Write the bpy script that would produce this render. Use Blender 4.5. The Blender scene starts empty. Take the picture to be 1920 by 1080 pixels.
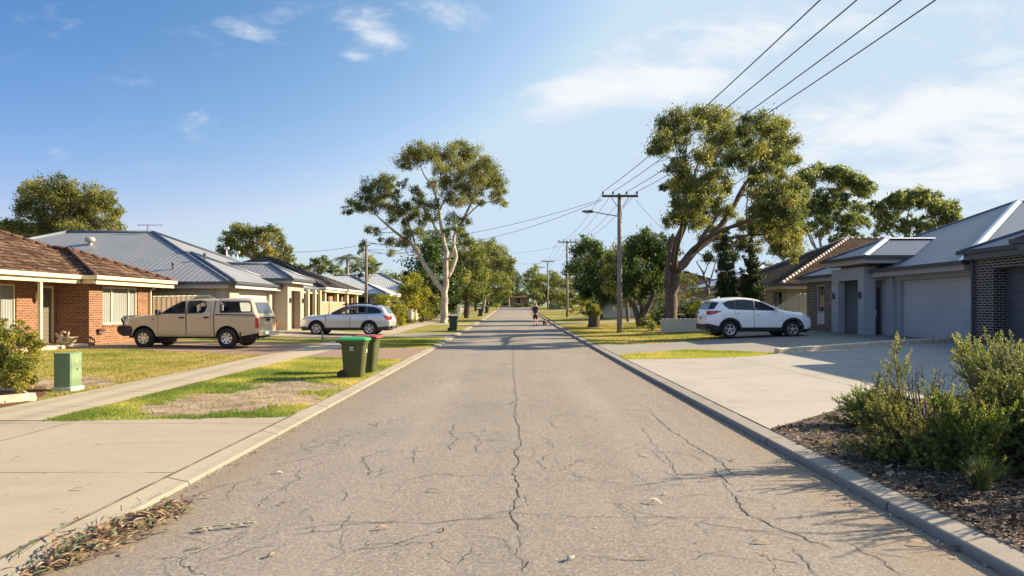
SKY, SUNE, EXPO, SKY_FILL, CLOUD = 0.055, 5.0, 1.57, 0.55, (6.0, 6.0, 6.1)
import bpy, bmesh, math, random
import numpy as np
from mathutils import Vector, Matrix, geometry
R = math.radians
rng = np.random.default_rng(7)
rnd = random.Random(5)
scene = bpy.context.scene
COL = scene.collection
F, CX, HY, EYE = 1300.0, 965.0, 575.0, 1.65      # lens in pixels of a 1920 px frame, principal column, horizon row, eye height

# ------------------------------------------------------------------ terrain
def ss(t):
    t = np.clip(t, 0, 1); return t*t*(3-2*t)
def G(Y):
    Y = np.clip(Y, 0, 150); return 7.5e-5*Y*Y
KR, KI = 3.03, 3.26                                # road edge, inner kerb edge
def H(X, Y):
    X = np.asarray(X, float); Y = np.asarray(Y, float)
    left = .056+.07*ss((-X-8)/6)+.10*ss((-X-9)/4)*ss((Y-29)/6)
    right = .072+.29*ss((X-4)/11)
    o = np.where(X < -KI+.005, left, np.where(X > KI-.005, right, -.08))
    return G(Y)+o
def h(X, Y): return float(H(X, Y))
def at(px, py, Y): return Vector(((px-CX)/F*Y, Y, EYE-(py-HY)/F*Y))
def gp(px, py):
    Y = 1.5*F/max(py-HY, 3)
    for _ in range(60):
        z = h((px-CX)/F*Y, Y); Y = .5*Y+.5*max(.5, (EYE-z)*F/(py-HY))
    return ((px-CX)/F*Y, Y)

# ------------------------------------------------------------------ materials
def new_mat(name):
    m = bpy.data.materials.new(name); m.use_nodes = True
    nt = m.node_tree; b = nt.nodes['Principled BSDF']
    return m, nt, b
class NT:
    def __init__(s, nt): s.nt = nt
    def n(s, t, **kw):
        nd = s.nt.nodes.new(t)
        for k, v in kw.items():
            if k == 'inp':
                for i, val in v.items():
                    if isinstance(val, bpy.types.NodeSocket): s.nt.links.new(val, nd.inputs[i])
                    else: nd.inputs[i].default_value = val
            else: setattr(nd, k, v)
        return nd
    def link(s, a, b): s.nt.links.new(a, b)
    def math(s, op, a, b=0.0, c=None, clamp=False):
        d = {0: a, 1: b}
        if c is not None: d[2] = c
        return s.n('ShaderNodeMath', operation=op, use_clamp=clamp, inp=d).outputs[0]
    def ramp(s, f, stops, interp='LINEAR'):
        r = s.n('ShaderNodeValToRGB', inp={0: f}); cr = r.color_ramp; cr.interpolation = interp
        while len(cr.elements) > len(stops): cr.elements.remove(cr.elements[-1])
        while len(cr.elements) < len(stops): cr.elements.new(1)
        for e, (p, c) in zip(cr.elements, stops):
            e.position = p; e.color = (*c, 1) if len(c) == 3 else c
        return r.outputs[0]
    def step(s, f, a, b): return s.n('ShaderNodeMapRange', inp={0: f, 1: a, 2: b, 3: 0.0, 4: 1.0}, interpolation_type='SMOOTHSTEP').outputs[0]
    def noise(s, vec, scale, detail=4, rough=.55, dist=0):
        return s.n('ShaderNodeTexNoise', inp={'Vector': vec, 'Scale': scale, 'Detail': detail, 'Roughness': rough, 'Distortion': dist}).outputs[0]
    def mix(s, f, a, b, mode='MIX'):
        m = s.n('ShaderNodeMix', data_type='RGBA', blend_type=mode)
        for i, v in ((0, f), (6, a), (7, b)):
            if isinstance(v, bpy.types.NodeSocket): s.link(v, m.inputs[i])
            elif isinstance(v, (int, float)): m.inputs[i].default_value = v
            else: m.inputs[i].default_value = (*v, 1)
        return m.outputs[2]
    def scale(s, vec, v): return s.n('ShaderNodeVectorMath', operation='MULTIPLY', inp={0: vec, 1: v}).outputs[0]
def vcol(c): return (*c, 1)
def plain(name, c, rough=.6, metal=0, var=.12, scale=3.0, bump=0, spec=.4, coat=0):
    m, nt, b = new_mat(name); N = NT(nt)
    co = N.n('ShaderNodeTexCoord').outputs['Object']
    f = N.noise(co, scale, 5)
    lo = tuple(x*(1-var) for x in c); hi = tuple(min(1, x*(1+var)) for x in c)
    N.link(N.ramp(f, [(.3, lo), (.7, hi)]), b.inputs['Base Color'])
    b.inputs['Roughness'].default_value = rough; b.inputs['Metallic'].default_value = metal
    b.inputs['Specular IOR Level'].default_value = spec
    if coat: b.inputs['Coat Weight'].default_value = coat; b.inputs['Coat Roughness'].default_value = .06
    if bump:
        bp = N.n('ShaderNodeBump', inp={'Height': N.noise(co, scale*12, 5), 'Strength': bump, 'Distance': .02})
        N.link(bp.outputs[0], b.inputs['Normal'])
    return m
def foliage_mat(name, cols, trans=.3, rough=.5):
    m, nt, b = new_mat(name); N = NT(nt)
    a = N.n('ShaderNodeAttribute', attribute_name='tone').outputs['Fac']
    k = len(cols)-1
    c = N.ramp(a, [(i/k, col) for i, col in enumerate(cols)])
    N.link(c, b.inputs['Base Color']); b.inputs['Roughness'].default_value = rough
    b.inputs['Specular IOR Level'].default_value = .3
    tr = N.n('ShaderNodeBsdfTranslucent')
    N.link(N.mix(1.0, c, (1.45, 1.45, .8), 'MULTIPLY'), tr.inputs[0])
    mx = N.n('ShaderNodeMixShader', inp={0: trans, 1: b.outputs[0], 2: tr.outputs[0]})
    N.link(mx.outputs[0], nt.nodes['Material Output'].inputs[0])
    return m
def brick_mat(name, cols, mortar, w=.24, hgt=.086, msize=.011, bump=.5):
    m, nt, b = new_mat(name); N = NT(nt)
    uv = N.n('ShaderNodeTexCoord').outputs['UV']
    ob = N.n('ShaderNodeTexCoord').outputs['Object']
    br = N.n('ShaderNodeTexBrick', offset=.5, inp={'Vector': uv, 'Color1': vcol((0, 0, 0)), 'Color2': vcol((1, 1, 1)), 'Mortar': vcol((.5, .5, .5)),
             'Scale': 1.0, 'Mortar Size': msize, 'Mortar Smooth': .15, 'Bias': 0.0, 'Brick Width': w, 'Row Height': hgt})
    bw = N.n('ShaderNodeRGBToBW', inp={0: br.outputs[0]}).outputs[0]
    k = len(cols)-1
    c = N.ramp(bw, [(i/k, col) for i, col in enumerate(cols)])
    c = N.mix(N.math('MULTIPLY', N.noise(ob, 2.2, 6), .35), c, tuple(.6*x for x in cols[0]))
    c = N.mix(br.outputs['Fac'], c, mortar)
    N.link(c, b.inputs['Base Color']); b.inputs['Roughness'].default_value = .85
    hgtn = N.math('ADD', N.math('MULTIPLY', br.outputs['Fac'], -1.0), N.math('MULTIPLY', N.noise(ob, 60, 3), .5))
    N.link(N.n('ShaderNodeBump', inp={'Height': hgtn, 'Strength': bump, 'Distance': .012}).outputs[0], b.inputs['Normal'])
    return m
def ribbed_mat(name, c, pitch=.25, duty=.25, rough=.45, axis=0, depth=.03, metal=0.0, var=.08, strength=1.0, groove=0.0):
    """sheet metal with pressed ribs; UV in metres"""
    m, nt, b = new_mat(name); N = NT(nt)
    uv = N.n('ShaderNodeTexCoord').outputs['UV']; ob = N.n('ShaderNodeTexCoord').outputs['Object']
    u = N.n('ShaderNodeSeparateXYZ', inp={0: uv}).outputs[axis]
    f = N.math('FRACT', N.math('DIVIDE', u, pitch))
    d = N.math('ABSOLUTE', N.math('SUBTRACT', f, .5))
    rib = N.step(d, duty*.5+.08, duty*.5-.02)
    n1 = N.noise(N.scale(ob, (1, 1, 1)), .9, 6)
    lo = tuple(x*(1-var) for x in c); hi = tuple(x*(1+var) for x in c)
    N.link(N.mix(N.math('MULTIPLY', N.math('SUBTRACT', 1.0, rib), groove), N.ramp(n1, [(.3, lo), (.7, hi)]), tuple(.3*x for x in c)), b.inputs['Base Color'])
    b.inputs['Roughness'].default_value = rough; b.inputs['Metallic'].default_value = metal
    N.link(N.n('ShaderNodeBump', inp={'Height': rib, 'Strength': strength, 'Distance': depth}).outputs[0], b.inputs['Normal'])
    return m
def tile_mat(name, cols, w=.3, row=.3, lichen=None):
    m, nt, b = new_mat(name); N = NT(nt)
    uv = N.n('ShaderNodeTexCoord').outputs['UV']; ob = N.n('ShaderNodeTexCoord').outputs['Object']
    sx = N.n('ShaderNodeSeparateXYZ', inp={0: uv})
    br = N.n('ShaderNodeTexBrick', offset=.5, inp={'Vector': uv, 'Color1': vcol((0, 0, 0)), 'Color2': vcol((1, 1, 1)), 'Mortar': vcol((.5, .5, .5)),
             'Scale': 1.0, 'Mortar Size': .004, 'Bias': 0.0, 'Brick Width': w, 'Row Height': row})
    bw = N.n('ShaderNodeRGBToBW', inp={0: br.outputs[0]}).outputs[0]
    n1 = N.noise(ob, 9, 6, .7); n2 = N.noise(ob, 1.3, 4)
    v = N.math('ADD', N.math('MULTIPLY', bw, .45), N.math('MULTIPLY', n1, .6), clamp=True)
    k = len(cols)-1
    c = N.ramp(v, [(.15+.7*i/k, col) for i, col in enumerate(cols)])
    if lichen: c = N.mix(N.step(N.math('ADD', n1, N.math('MULTIPLY', n2, .35)), .74, .84), c, lichen)
    rowf = N.math('FRACT', N.math('DIVIDE', sx.outputs[1], row))
    c = N.mix(N.step(rowf, .70, .95), c, tuple(.30*x for x in cols[0]))        # dark lap joint between courses
    N.link(c, b.inputs['Base Color']); b.inputs['Roughness'].default_value = .95; b.inputs['Specular IOR Level'].default_value = .05
    wave = N.math('SINE', N.math('MULTIPLY', sx.outputs[0], 2*math.pi/w*2))
    hg = N.math('ADD', N.math('MULTIPLY', rowf, -1.0), N.math('MULTIPLY', wave, .3))
    hg = N.math('ADD', hg, N.math('MULTIPLY', n1, .5))
    N.link(N.n('ShaderNodeBump', inp={'Height': hg, 'Strength': .9, 'Distance': .04}).outputs[0], b.inputs['Normal'])
    return m
def concrete_mat(name, c, joint=None, stain=.25, rough=.85):
    m, nt, b = new_mat(name); N = NT(nt)
    ob = N.n('ShaderNodeTexCoord').outputs['Object']
    big = N.noise(ob, .55, 7, .62, .8); mid = N.noise(N.scale(ob, (.35, 1.6, 1)), 2.6, 8, .68, .5); fine = N.noise(ob, 70, 4, .7)
    d = tuple(x*(1-stain) for x in c); l = tuple(min(.95, x*(1+stain*.45)) for x in c)
    v = N.math('ADD', N.math('MULTIPLY', big, .55), N.math('MULTIPLY', mid, .45))
    cc = N.ramp(v, [(.32, d), (.5, c), (.68, l)])
    cc = N.mix(.35, cc, N.ramp(fine, [(.3, tuple(.6*x for x in c)), (.7, tuple(min(1, 1.3*x) for x in c))]))
    spots = N.step(N.noise(ob, 16, 2, .5), .72, .78)
    cc = N.mix(N.math('MULTIPLY', spots, .35), cc, tuple(.35*x for x in c))
    hgt = N.math('ADD', N.math('MULTIPLY', fine, .4), mid)
    if joint:
        s = N.n('ShaderNodeSeparateXYZ', inp={0: ob})
        for ax, per, offs in joint:
            f = N.math('FRACT', N.math('DIVIDE', N.math('ADD', s.outputs[ax], 100+offs), per))
            e = N.step(N.math('ABSOLUTE', N.math('SUBTRACT', f, .5)), .018/per, .006/per)
            cc = N.mix(N.math('MULTIPLY', e, N.step(N.noise(ob, 2.5, 4), .30, .55)), cc, tuple(.3*x for x in c))
            hgt = N.math('SUBTRACT', hgt, e)
    N.link(cc, b.inputs['Base Color']); b.inputs['Roughness'].default_value = rough; b.inputs['Specular IOR Level'].default_value = .25
    N.link(N.n('ShaderNodeBump', inp={'Height': hgt, 'Strength': .35, 'Distance': .01}).outputs[0], b.inputs['Normal'])
    return m
def glass_mat(name, tint=(.02, .025, .03), opacity=.75, rough=.03, clear=(.55, .62, .66)):
    m, nt, b = new_mat(name); N = NT(nt)
    b.inputs['Base Color'].default_value = vcol(tint); b.inputs['Roughness'].default_value = rough
    b.inputs['Specular IOR Level'].default_value = .7
    t = N.n('ShaderNodeBsdfTransparent', inp={0: vcol(clear)})
    lw = N.math('MULTIPLY', N.math('POWER', N.n('ShaderNodeLayerWeight', inp={0: .5}).outputs['Facing'], 4.0), .55)
    f = N.math('ADD', lw, opacity, clamp=True)
    mx = N.n('ShaderNodeMixShader', inp={0: f, 1: t.outputs[0], 2: b.outputs[0]})
    N.link(mx.outputs[0], nt.nodes['Material Output'].inputs[0])
    return m

# ------------------------------------------------------------------ objects
def tag(o, label, cat, group=None, kind=None):
    o['label'] = label; o['category'] = cat
    if group: o['group'] = group
    if kind: o['kind'] = kind
    return o
def thing(name, label, cat, loc, rz=0.0, group=None):
    o = bpy.data.objects.new(name, None); COL.objects.link(o)
    o.location = loc; o.rotation_euler = (0, 0, rz); o.empty_display_size = .2
    return tag(o, label, cat, group)
def origin_of(p):
    v = Vector((0, 0, 0))
    while p is not None: v += p.location; p = p.parent
    return v
def finish(name, me, mats, parent=None, smooth=False, world=True):
    for m in (mats if isinstance(mats, (list, tuple)) else [mats]): me.materials.append(m)
    if smooth: me.shade_smooth()
    if parent is not None and world:
        o = origin_of(parent); me.transform(Matrix.Translation(-o))
    ob = bpy.data.objects.new(name, me); COL.objects.link(ob)
    if parent is not None: ob.parent = parent
    return ob
class MB:
    def __init__(s): s.v = []; s.f = []; s.mi = []; s.cur = 0
    def add(s, vs, fs):
        b = len(s.v); s.v += [tuple(v) for v in vs]
        for f in fs: s.f.append(tuple(b+i for i in f)); s.mi.append(s.cur)
        return s
    def box(s, c, d, rz=0, taper=1.0):
        x, y, z = [k/2 for k in d]; ca, sa = math.cos(rz), math.sin(rz); vs = []
        for dz, t in ((-z, 1), (z, taper)):
            for sx, sy in ((-1, -1), (1, -1), (1, 1), (-1, 1)):
                a, b = sx*x*t, sy*y*t
                vs.append((c[0]+a*ca-b*sa, c[1]+a*sa+b*ca, c[2]+dz))
        return s.add(vs, [(3, 2, 1, 0), (4, 5, 6, 7), (0, 1, 5, 4), (1, 2, 6, 5), (2, 3, 7, 6), (3, 0, 4, 7)])
    def span(s, a, b):
        return s.box([(p+q)/2 for p, q in zip(a, b)], [abs(q-p) for p, q in zip(a, b)])
    def prism(s, poly, ext):
        n = len(poly); e = Vector(ext); P = [Vector(p) for p in poly]
        nrm = Vector((0, 0, 0))
        for i in range(n): nrm += P[i].cross(P[(i+1) % n])
        if nrm.dot(e) > 0: P.reverse()
        vs = P+[p+e for p in P]
        return s.add(vs, [tuple(range(n)), tuple(range(2*n-1, n-1, -1))]+[((i+1) % n, i, n+i, n+(i+1) % n) for i in range(n)])
    def tube(s, pts, rad, n=8, caps=True):
        P = [Vector(p) for p in pts]; rad = rad if isinstance(rad, (list, tuple)) else [rad]*len(P)
        prev = None; rings = []
        for i, p in enumerate(P):
            t = (P[min(i+1, len(P)-1)]-P[max(i-1, 0)]).normalized()
            if prev is None:
                a = Vector((0, 0, 1)) if abs(t.z) < .9 else Vector((1, 0, 0)); u = t.cross(a).normalized()
            else:
                u = (prev-t*prev.dot(t)); u = u.normalized() if u.length > 1e-6 else t.orthogonal().normalized()
            prev = u; w = t.cross(u)
            rings.append([p+(u*math.cos(2*math.pi*k/n)+w*math.sin(2*math.pi*k/n))*rad[i] for k in range(n)])
        vs = [v for r in rings for v in r]; fs = []
        for i in range(len(P)-1):
            for k in range(n): fs.append((i*n+k, i*n+(k+1) % n, (i+1)*n+(k+1) % n, (i+1)*n+k))
        if caps: fs += [tuple(range(n-1, -1, -1)), tuple(range((len(P)-1)*n, len(P)*n))]
        return s.add(vs, fs)
    def lathe(s, prof, c, axis='z', n=24, closed=False):
        vs = []; m = len(prof)
        for r, t in prof:
            for k in range(n):
                a = 2*math.pi*k/n; x, y = r*math.cos(a), r*math.sin(a)
                p = (x, y, t) if axis == 'z' else (x, t, y) if axis == 'y' else (t, x, y)
                vs.append((c[0]+p[0], c[1]+p[1], c[2]+p[2]))
        fs = []
        for i in range(m if closed else m-1):
            j = (i+1) % m
            for k in range(n):
                q = (i*n+k, i*n+(k+1) % n, j*n+(k+1) % n, j*n+k)
                fs.append(q if axis != 'y' else q[::-1])
        return s.add(vs, fs)
    def mesh(s, name):
        me = bpy.data.meshes.new(name); me.from_pydata(s.v, [], s.f)
        me.polygons.foreach_set('material_index', s.mi); me.update()
        uv = me.uv_layers.new(name='UVMap')
        for p in me.polygons:
            n = p.normal
            if abs(n.z) > .97: t = Vector((1, 0, 0)); b = Vector((0, 1, 0))
            else:
                t = Vector((-n.y, n.x, 0)).normalized(); b = n.cross(t)
            for li in p.loop_indices:
                co = me.vertices[me.loops[li].vertex_index].co
                uv.data[li].uv = (co.dot(t), co.dot(b))
        return me
    def build(s, name, mats, parent=None, smooth=False, bevel=0, world=True, sub=0):
        o = finish(name, s.mesh(name), mats, parent, smooth, world)
        if bevel:
            b = o.modifiers.new('bevel', 'BEVEL'); b.width = bevel; b.segments = 2; b.limit_method = 'ANGLE'; b.angle_limit = R(40)
        return o
def np_mesh(name, V, faces, mat, parent=None, tone=None, smooth=False, nper=4):
    """V (n*nper,3) laid out face by face; or V plus explicit faces array (m,k)"""
    me = bpy.data.meshes.new(name); V = np.asarray(V, np.float32)
    if faces is None: faces = np.arange(len(V), dtype=np.int32).reshape(-1, nper)
    faces = np.asarray(faces, np.int32); m, k = faces.shape
    me.vertices.add(len(V)); me.vertices.foreach_set('co', V.ravel())
    me.loops.add(m*k); me.loops.foreach_set('vertex_index', faces.ravel())
    me.polygons.add(m); me.polygons.foreach_set('loop_start', np.arange(0, m*k, k, dtype=np.int32))
    me.update(calc_edges=True)
    if tone is not None:
        a = me.attributes.new('tone', 'FLOAT', 'FACE'); a.data.foreach_set('value', np.asarray(tone, np.float32))
    return finish(name, me, mat, parent, smooth)
def struct(o, kind='structure'):
    o['kind'] = kind; return o
def drape(name, poly, mat, dz=.01, step=.6, kind='structure'):
    """a paved or planted area laid on the terrain; poly in world x, y"""
    P = [Vector((float(x), float(y))) for x, y in poly]; pts = []
    for i, a in enumerate(P):
        b = P[(i+1) % len(P)]; k = max(1, int((b-a).length/step))
        pts += [a.lerp(b, j/k) for j in range(k)]
    n = len(pts); ed = [(i, (i+1) % n) for i in range(n)]
    xs = [p.x for p in pts]; ys = [p.y for p in pts]
    def inside(x, y):
        c = False; j = n-1
        for i in range(n):
            if (pts[i].y > y) != (pts[j].y > y) and x < (pts[j].x-pts[i].x)*(y-pts[i].y)/(pts[j].y-pts[i].y)+pts[i].x: c = not c
            j = i
        return c
    gx = np.arange(min(xs)+step/2, max(xs), step); gy = np.arange(min(ys)+step/2, max(ys), step)
    for x in gx:
        for y in gy:
            if inside(x, y): pts.append(Vector((x, y)))
    r = geometry.delaunay_2d_cdt(pts, ed, [], 0, 1e-4)
    vs = [(v.x, v.y, h(v.x, v.y)+dz) for v in r[0]]
    fs = []
    for f in r[2]:
        cx = sum(r[0][i].x for i in f)/3; cy = sum(r[0][i].y for i in f)/3
        if inside(cx, cy):
            a, b, c = (r[0][i] for i in f)
            fs.append(tuple(f) if (b-a).cross(c-a) > 0 else tuple(f)[::-1])
    me = bpy.data.meshes.new(name); me.from_pydata(vs, [], fs); me.update()
    return struct(finish(name, me, mat, smooth=True), kind)
# ------------------------------------------------------------------ ground, road, kerbs, paving
def soil_mask(X, Y):
    """bare sandy patches of the near verge and front lawn (0 grass .. 1 bare)"""
    X = np.asarray(X, float); Y = np.asarray(Y, float)
    def nz(s, a, b): return np.sin(X*s+a+1.7*np.sin(Y*s*.8+b))*np.cos(Y*s*.9+b+1.3*np.sin(X*s*1.1+a))
    n = .5*nz(1.9, .3, 1.1)+.32*nz(4.3, 2.0, .4)+.22*nz(9.1, 1.2, 3.3)+.14*nz(19., .2, 2.3)
    m = np.zeros_like(X+Y)
    for cx, cy, rx, ry, k in ((-4.6, 11.7, 1.25, 1.35, 1.6), (-5.3, 11.1, .8, .9, 1.1), (-4.3, 13.3, .95, 1.3, 1.25), (-4.9, 14.3, .8, 1.0, .85), (-5.1, 13.0, .7, .9, .8), (-9.5, 14.4, 1.7, 1.3, 1.0), (-12.5, 13.0, 2.5, 1.2, .8), (-4.0, 11.0, .7, .7, .8)):
        d = ((X-cx)/rx)**2+((Y-cy)/ry)**2
        m = np.maximum(m, k*np.exp(-d*.8))
    return np.clip((m+n*.5-.36)*3.2, 0, 1)
def green_mask(X, Y):
    X = np.asarray(X, float); Y = np.asarray(Y, float)
    n = .5*np.sin(X*2.3+np.sin(Y*1.7))+.5*np.cos(Y*1.9+1.3*np.sin(X*1.6))
    a = np.exp(-((X+6.3)/.75)**2)*ss((18.5-Y)/4)*(X < -3.2)*(X > -6.7)
    b = np.exp(-(((X+4.75)/1.9)**2+((Y-12.4)/2.6)**2)**2)*.75
    c = np.exp(-((Y-9.9)/.5)**2)*(X > -6.7)*(X < -3.2)*.8
    return np.clip(np.maximum(np.maximum(a, b), c)*(.75+.5*n)+.12*n, 0, 1)
def lawn_material():
    m, nt, b = new_mat('lawn'); N = NT(nt)
    ob = N.n('ShaderNodeTexCoord').outputs['Object']
    big = N.noise(ob, .35, 5, .6, .5); mid = N.noise(ob, 2.6, 6, .65, .4); fine = N.noise(ob, 26, 5, .75); vf = N.noise(ob, 90, 3, .7)
    v = N.math('ADD', N.math('MULTIPLY', big, .6), N.math('MULTIPLY', mid, .45))
    c = N.ramp(v, [(.36, (.13, .155, .03)), (.5, (.28, .23, .065)), (.64, (.39, .30, .115))])
    c = N.mix(.5, c, N.ramp(fine, [(.3, (.045, .06, .012)), (.55, (.18, .185, .035)), (.75, (.34, .29, .10))]))
    c = N.mix(.25, c, N.ramp(vf, [(.3, (.03, .04, .01)), (.7, (.35, .32, .09))]))
    c = N.mix(N.math('MULTIPLY', N.n('ShaderNodeAttribute', attribute_name='green').outputs['Fac'], .7), c, N.mix(fine, (.05, .082, .014), (.15, .185, .03)))
    bare = N.n('ShaderNodeAttribute', attribute_name='bare').outputs['Fac']
    soil = N.ramp(N.math('ADD', N.math('MULTIPLY', mid, .5), N.math('MULTIPLY', fine, .5)), [(.33, (.11, .072, .05)), (.48, (.27, .195, .135)), (.6, (.44, .345, .26))])
    c = N.mix(bare, c, soil)
    N.link(c, b.inputs['Base Color']); b.inputs['Roughness'].default_value = .95; b.inputs['Specular IOR Level'].default_value = .1
    hg = N.math('ADD', N.math('MULTIPLY', fine, .6), N.math('ADD', N.math('MULTIPLY', vf, .35), N.math('MULTIPLY', mid, .7)))
    N.link(N.n('ShaderNodeBump', inp={'Height': hg, 'Strength': .8, 'Distance': .06}).outputs[0], b.inputs['Normal'])
    return m
M_LAWN = lawn_material()
gx = np.unique(np.round(np.concatenate([[-900, -400, -200, -100, -60], np.arange(-40, -10, 2.), np.arange(-10, -6.6, .4), np.arange(-6.6, -3.3, .12), [-KI-.0, -KI+.02, -1, 1, KI-.02, KI], np.arange(3.6, 18, .6), np.arange(18, 42, 3.), [60, 100, 200, 400, 900]]), 3))
gy = np.unique(np.round(np.concatenate([[-300, -100, -40, -15, -5, 0, 4, 7, 9], np.arange(9.4, 20, .12), np.arange(20, 150, 1.5), [150, 170, 220, 300, 500, 900, 1800]]), 3))
GX, GY = np.meshgrid(gx, gy); GZ = H(GX, GY)
nx, ny = len(gx), len(gy)
idx = np.arange(nx*ny).reshape(ny, nx)
fcs = np.stack([idx[:-1, :-1], idx[:-1, 1:], idx[1:, 1:], idx[1:, :-1]], -1).reshape(-1, 4)
g = np_mesh('ground', np.stack([GX, GY, GZ], -1).reshape(-1, 3), fcs, M_LAWN, smooth=True)
ba = g.data.attributes.new('bare', 'FLOAT', 'POINT'); ba.data.foreach_set('value', soil_mask(GX, GY).ravel().astype(np.float32))
gr_ = g.data.attributes.new('green', 'FLOAT', 'POINT'); gr_.data.foreach_set('value', green_mask(GX, GY).ravel().astype(np.float32))
struct(g)

def asphalt():
    m, nt, b = new_mat('asphalt'); N = NT(nt)
    ob = N.n('ShaderNodeTexCoord').outputs['Object']
    s = N.n('ShaderNodeSeparateXYZ', inp={0: ob}); X = s.outputs[0]
    speck = N.n('ShaderNodeTexVoronoi', inp={'Vector': ob, 'Scale': 62.0}).outputs['Color']
    sp = N.n('ShaderNodeRGBToBW', inp={0: speck}).outputs[0]
    fine = N.noise(ob, 130, 4, .75); big = N.noise(ob, .5, 6, .6, .4); st = N.noise(N.scale(ob, (1.6, .12, 1)), 1.0, 5, .55)
    v = N.math('ADD', N.math('MULTIPLY', sp, .55), N.math('MULTIPLY', fine, .45))
    c = N.ramp(v, [(.24, (.09, .078, .065)), (.42, (.18, .155, .128)), (.6, (.265, .228, .187)), (.78, (.40, .355, .295))])
    c = N.mix(.45, c, N.ramp(N.math('ADD', N.math('MULTIPLY', big, .5), N.math('MULTIPLY', st, .5)), [(.34, (.155, .136, .115)), (.5, (.205, .180, .151)), (.66, (.265, .232, .192))]))
    ax = N.math('ABSOLUTE', X)
    dust = N.math('MULTIPLY', N.step(N.math('ADD', ax, N.math('MULTIPLY', N.math('SUBTRACT', big, .5), 1.6)), 2.25, 3.05), .55)
    c = N.mix(dust, c, N.mix(fine, (.17, .115, .075), (.27, .20, .135)))
    cr = N.n('ShaderNodeTexVoronoi', feature='DISTANCE_TO_EDGE', inp={'Vector': N.n('ShaderNodeVectorMath', operation='ADD', inp={0: N.scale(ob, (1, .8, 1)), 1: N.scale(N.n('ShaderNodeTexNoise', inp={'Vector': ob, 'Scale': 5.0, 'Detail': 6.0}).outputs['Color'], (.25, .25, 0))}).outputs[0], 'Scale': 1.15}).outputs[0]
    hair = N.math('MULTIPLY', N.step(cr, .009, .003), N.step(N.noise(ob, .8, 3), .52, .64))
    c = N.mix(N.math('MULTIPLY', hair, .75), c, (.035, .03, .026))
    N.link(c, b.inputs['Base Color']); b.inputs['Roughness'].default_value = .9; b.inputs['Specular IOR Level'].default_value = .2
    trk = N.math('MULTIPLY', N.step(N.math('ABSOLUTE', N.math('SUBTRACT', ax, 1.45)), .55, .1), N.math('MULTIPLY', st, .30))
    c = N.mix(trk, c, (.31, .275, .235))
    stn = N.step(N.noise(N.scale(ob, (1, .6, 1)), 1.7, 5, .6), .66, .76); c = N.mix(N.math('MULTIPLY', stn, .22), c, (.08, .07, .062))
    N.link(c, b.inputs['Base Color'])
    hg = N.math('ADD', N.math('MULTIPLY', v, 1.0), N.math('MULTIPLY', hair, -1.0))
    N.link(N.n('ShaderNodeBump', inp={'Height': hg, 'Strength': .9, 'Distance': .010}).outputs[0], b.inputs['Normal'])
    return m
M_ROAD = asphalt()
ys = np.concatenate([[-200, -60, -20], np.arange(-10, 136, 2.0)]); xs = np.linspace(-KR-.03, KR+.03, 9)
RX, RY = np.meshgrid(xs, ys); RZ = G(RY)+.0-.012*(RX/KR)**2
idx = np.arange(RX.size).reshape(RX.shape)
struct(np_mesh('road', np.stack([RX, RY, RZ], -1).reshape(-1, 3), np.stack([idx[:-1, :-1], idx[:-1, 1:], idx[1:, 1:], idx[1:, :-1]], -1).reshape(-1, 4), M_ROAD, smooth=True))
drape('cross_road', [(-70, 134.2), (-8, 134.2), (-3.3, 133.6), (-3.3, 134), (-8, 141), (-70, 141)], M_ROAD, .012, 3)
struct(bpy.data.objects['cross_road'])
mb = MB(); mb.add([(-3.3, 134, G(134)+.012), (3.3, 134, G(134)+.012), (70, 134.5, G(134.5)+.14), (70, 141, G(141)+.14), (-3.3, 141, G(141)+.1)], [(0, 1, 4), (1, 2, 3, 4)])
struct(mb.build('cross_road', M_ROAD))

M_KERB = concrete_mat('kerb_concrete_pale', (.235, .205, .158), joint=[(1, 2.4, .35), (0, 1000, 403.245)], stain=.4)
M_KERB2 = concrete_mat('kerb_concrete_grey', (.27, .235, .19), joint=[(1, 2.7, 1.0), (0, 1000, 396.758)], stain=.32)
def kerb(name, prof, mat, y0, y1):
    ys = np.unique(np.concatenate([np.arange(y0, y1, 1.0), [y1]])); vs = []
    for y in ys: vs += [(x, y, G(y)+z) for x, z in prof]
    k = len(prof); fs = []
    for i in range(len(ys)-1):
        for j in range(k-1): fs.append((i*k+j, (i+1)*k+j, (i+1)*k+j+1, i*k+j+1))
    mb = MB(); mb.add(vs, fs); o = mb.build(name, mat); return struct(o)
kerb('kerb', [(-KR+.0, -.03), (-KR, .008), (-KR-.015, .020), (-KR-.10, .036), (-KI+.02, .062), (-KI, .064), (-KI-.008, .03)], M_KERB, -20, 133)
kerb('kerb', [(KR, -.03), (KR+.004, .03), (KR+.008, .044), (KR+.016, .055), (KR+.028, .060), (KI-.012, .077), (KI, .078), (KI+.006, .05)][::-1], M_KERB2, -20, 133)

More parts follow.
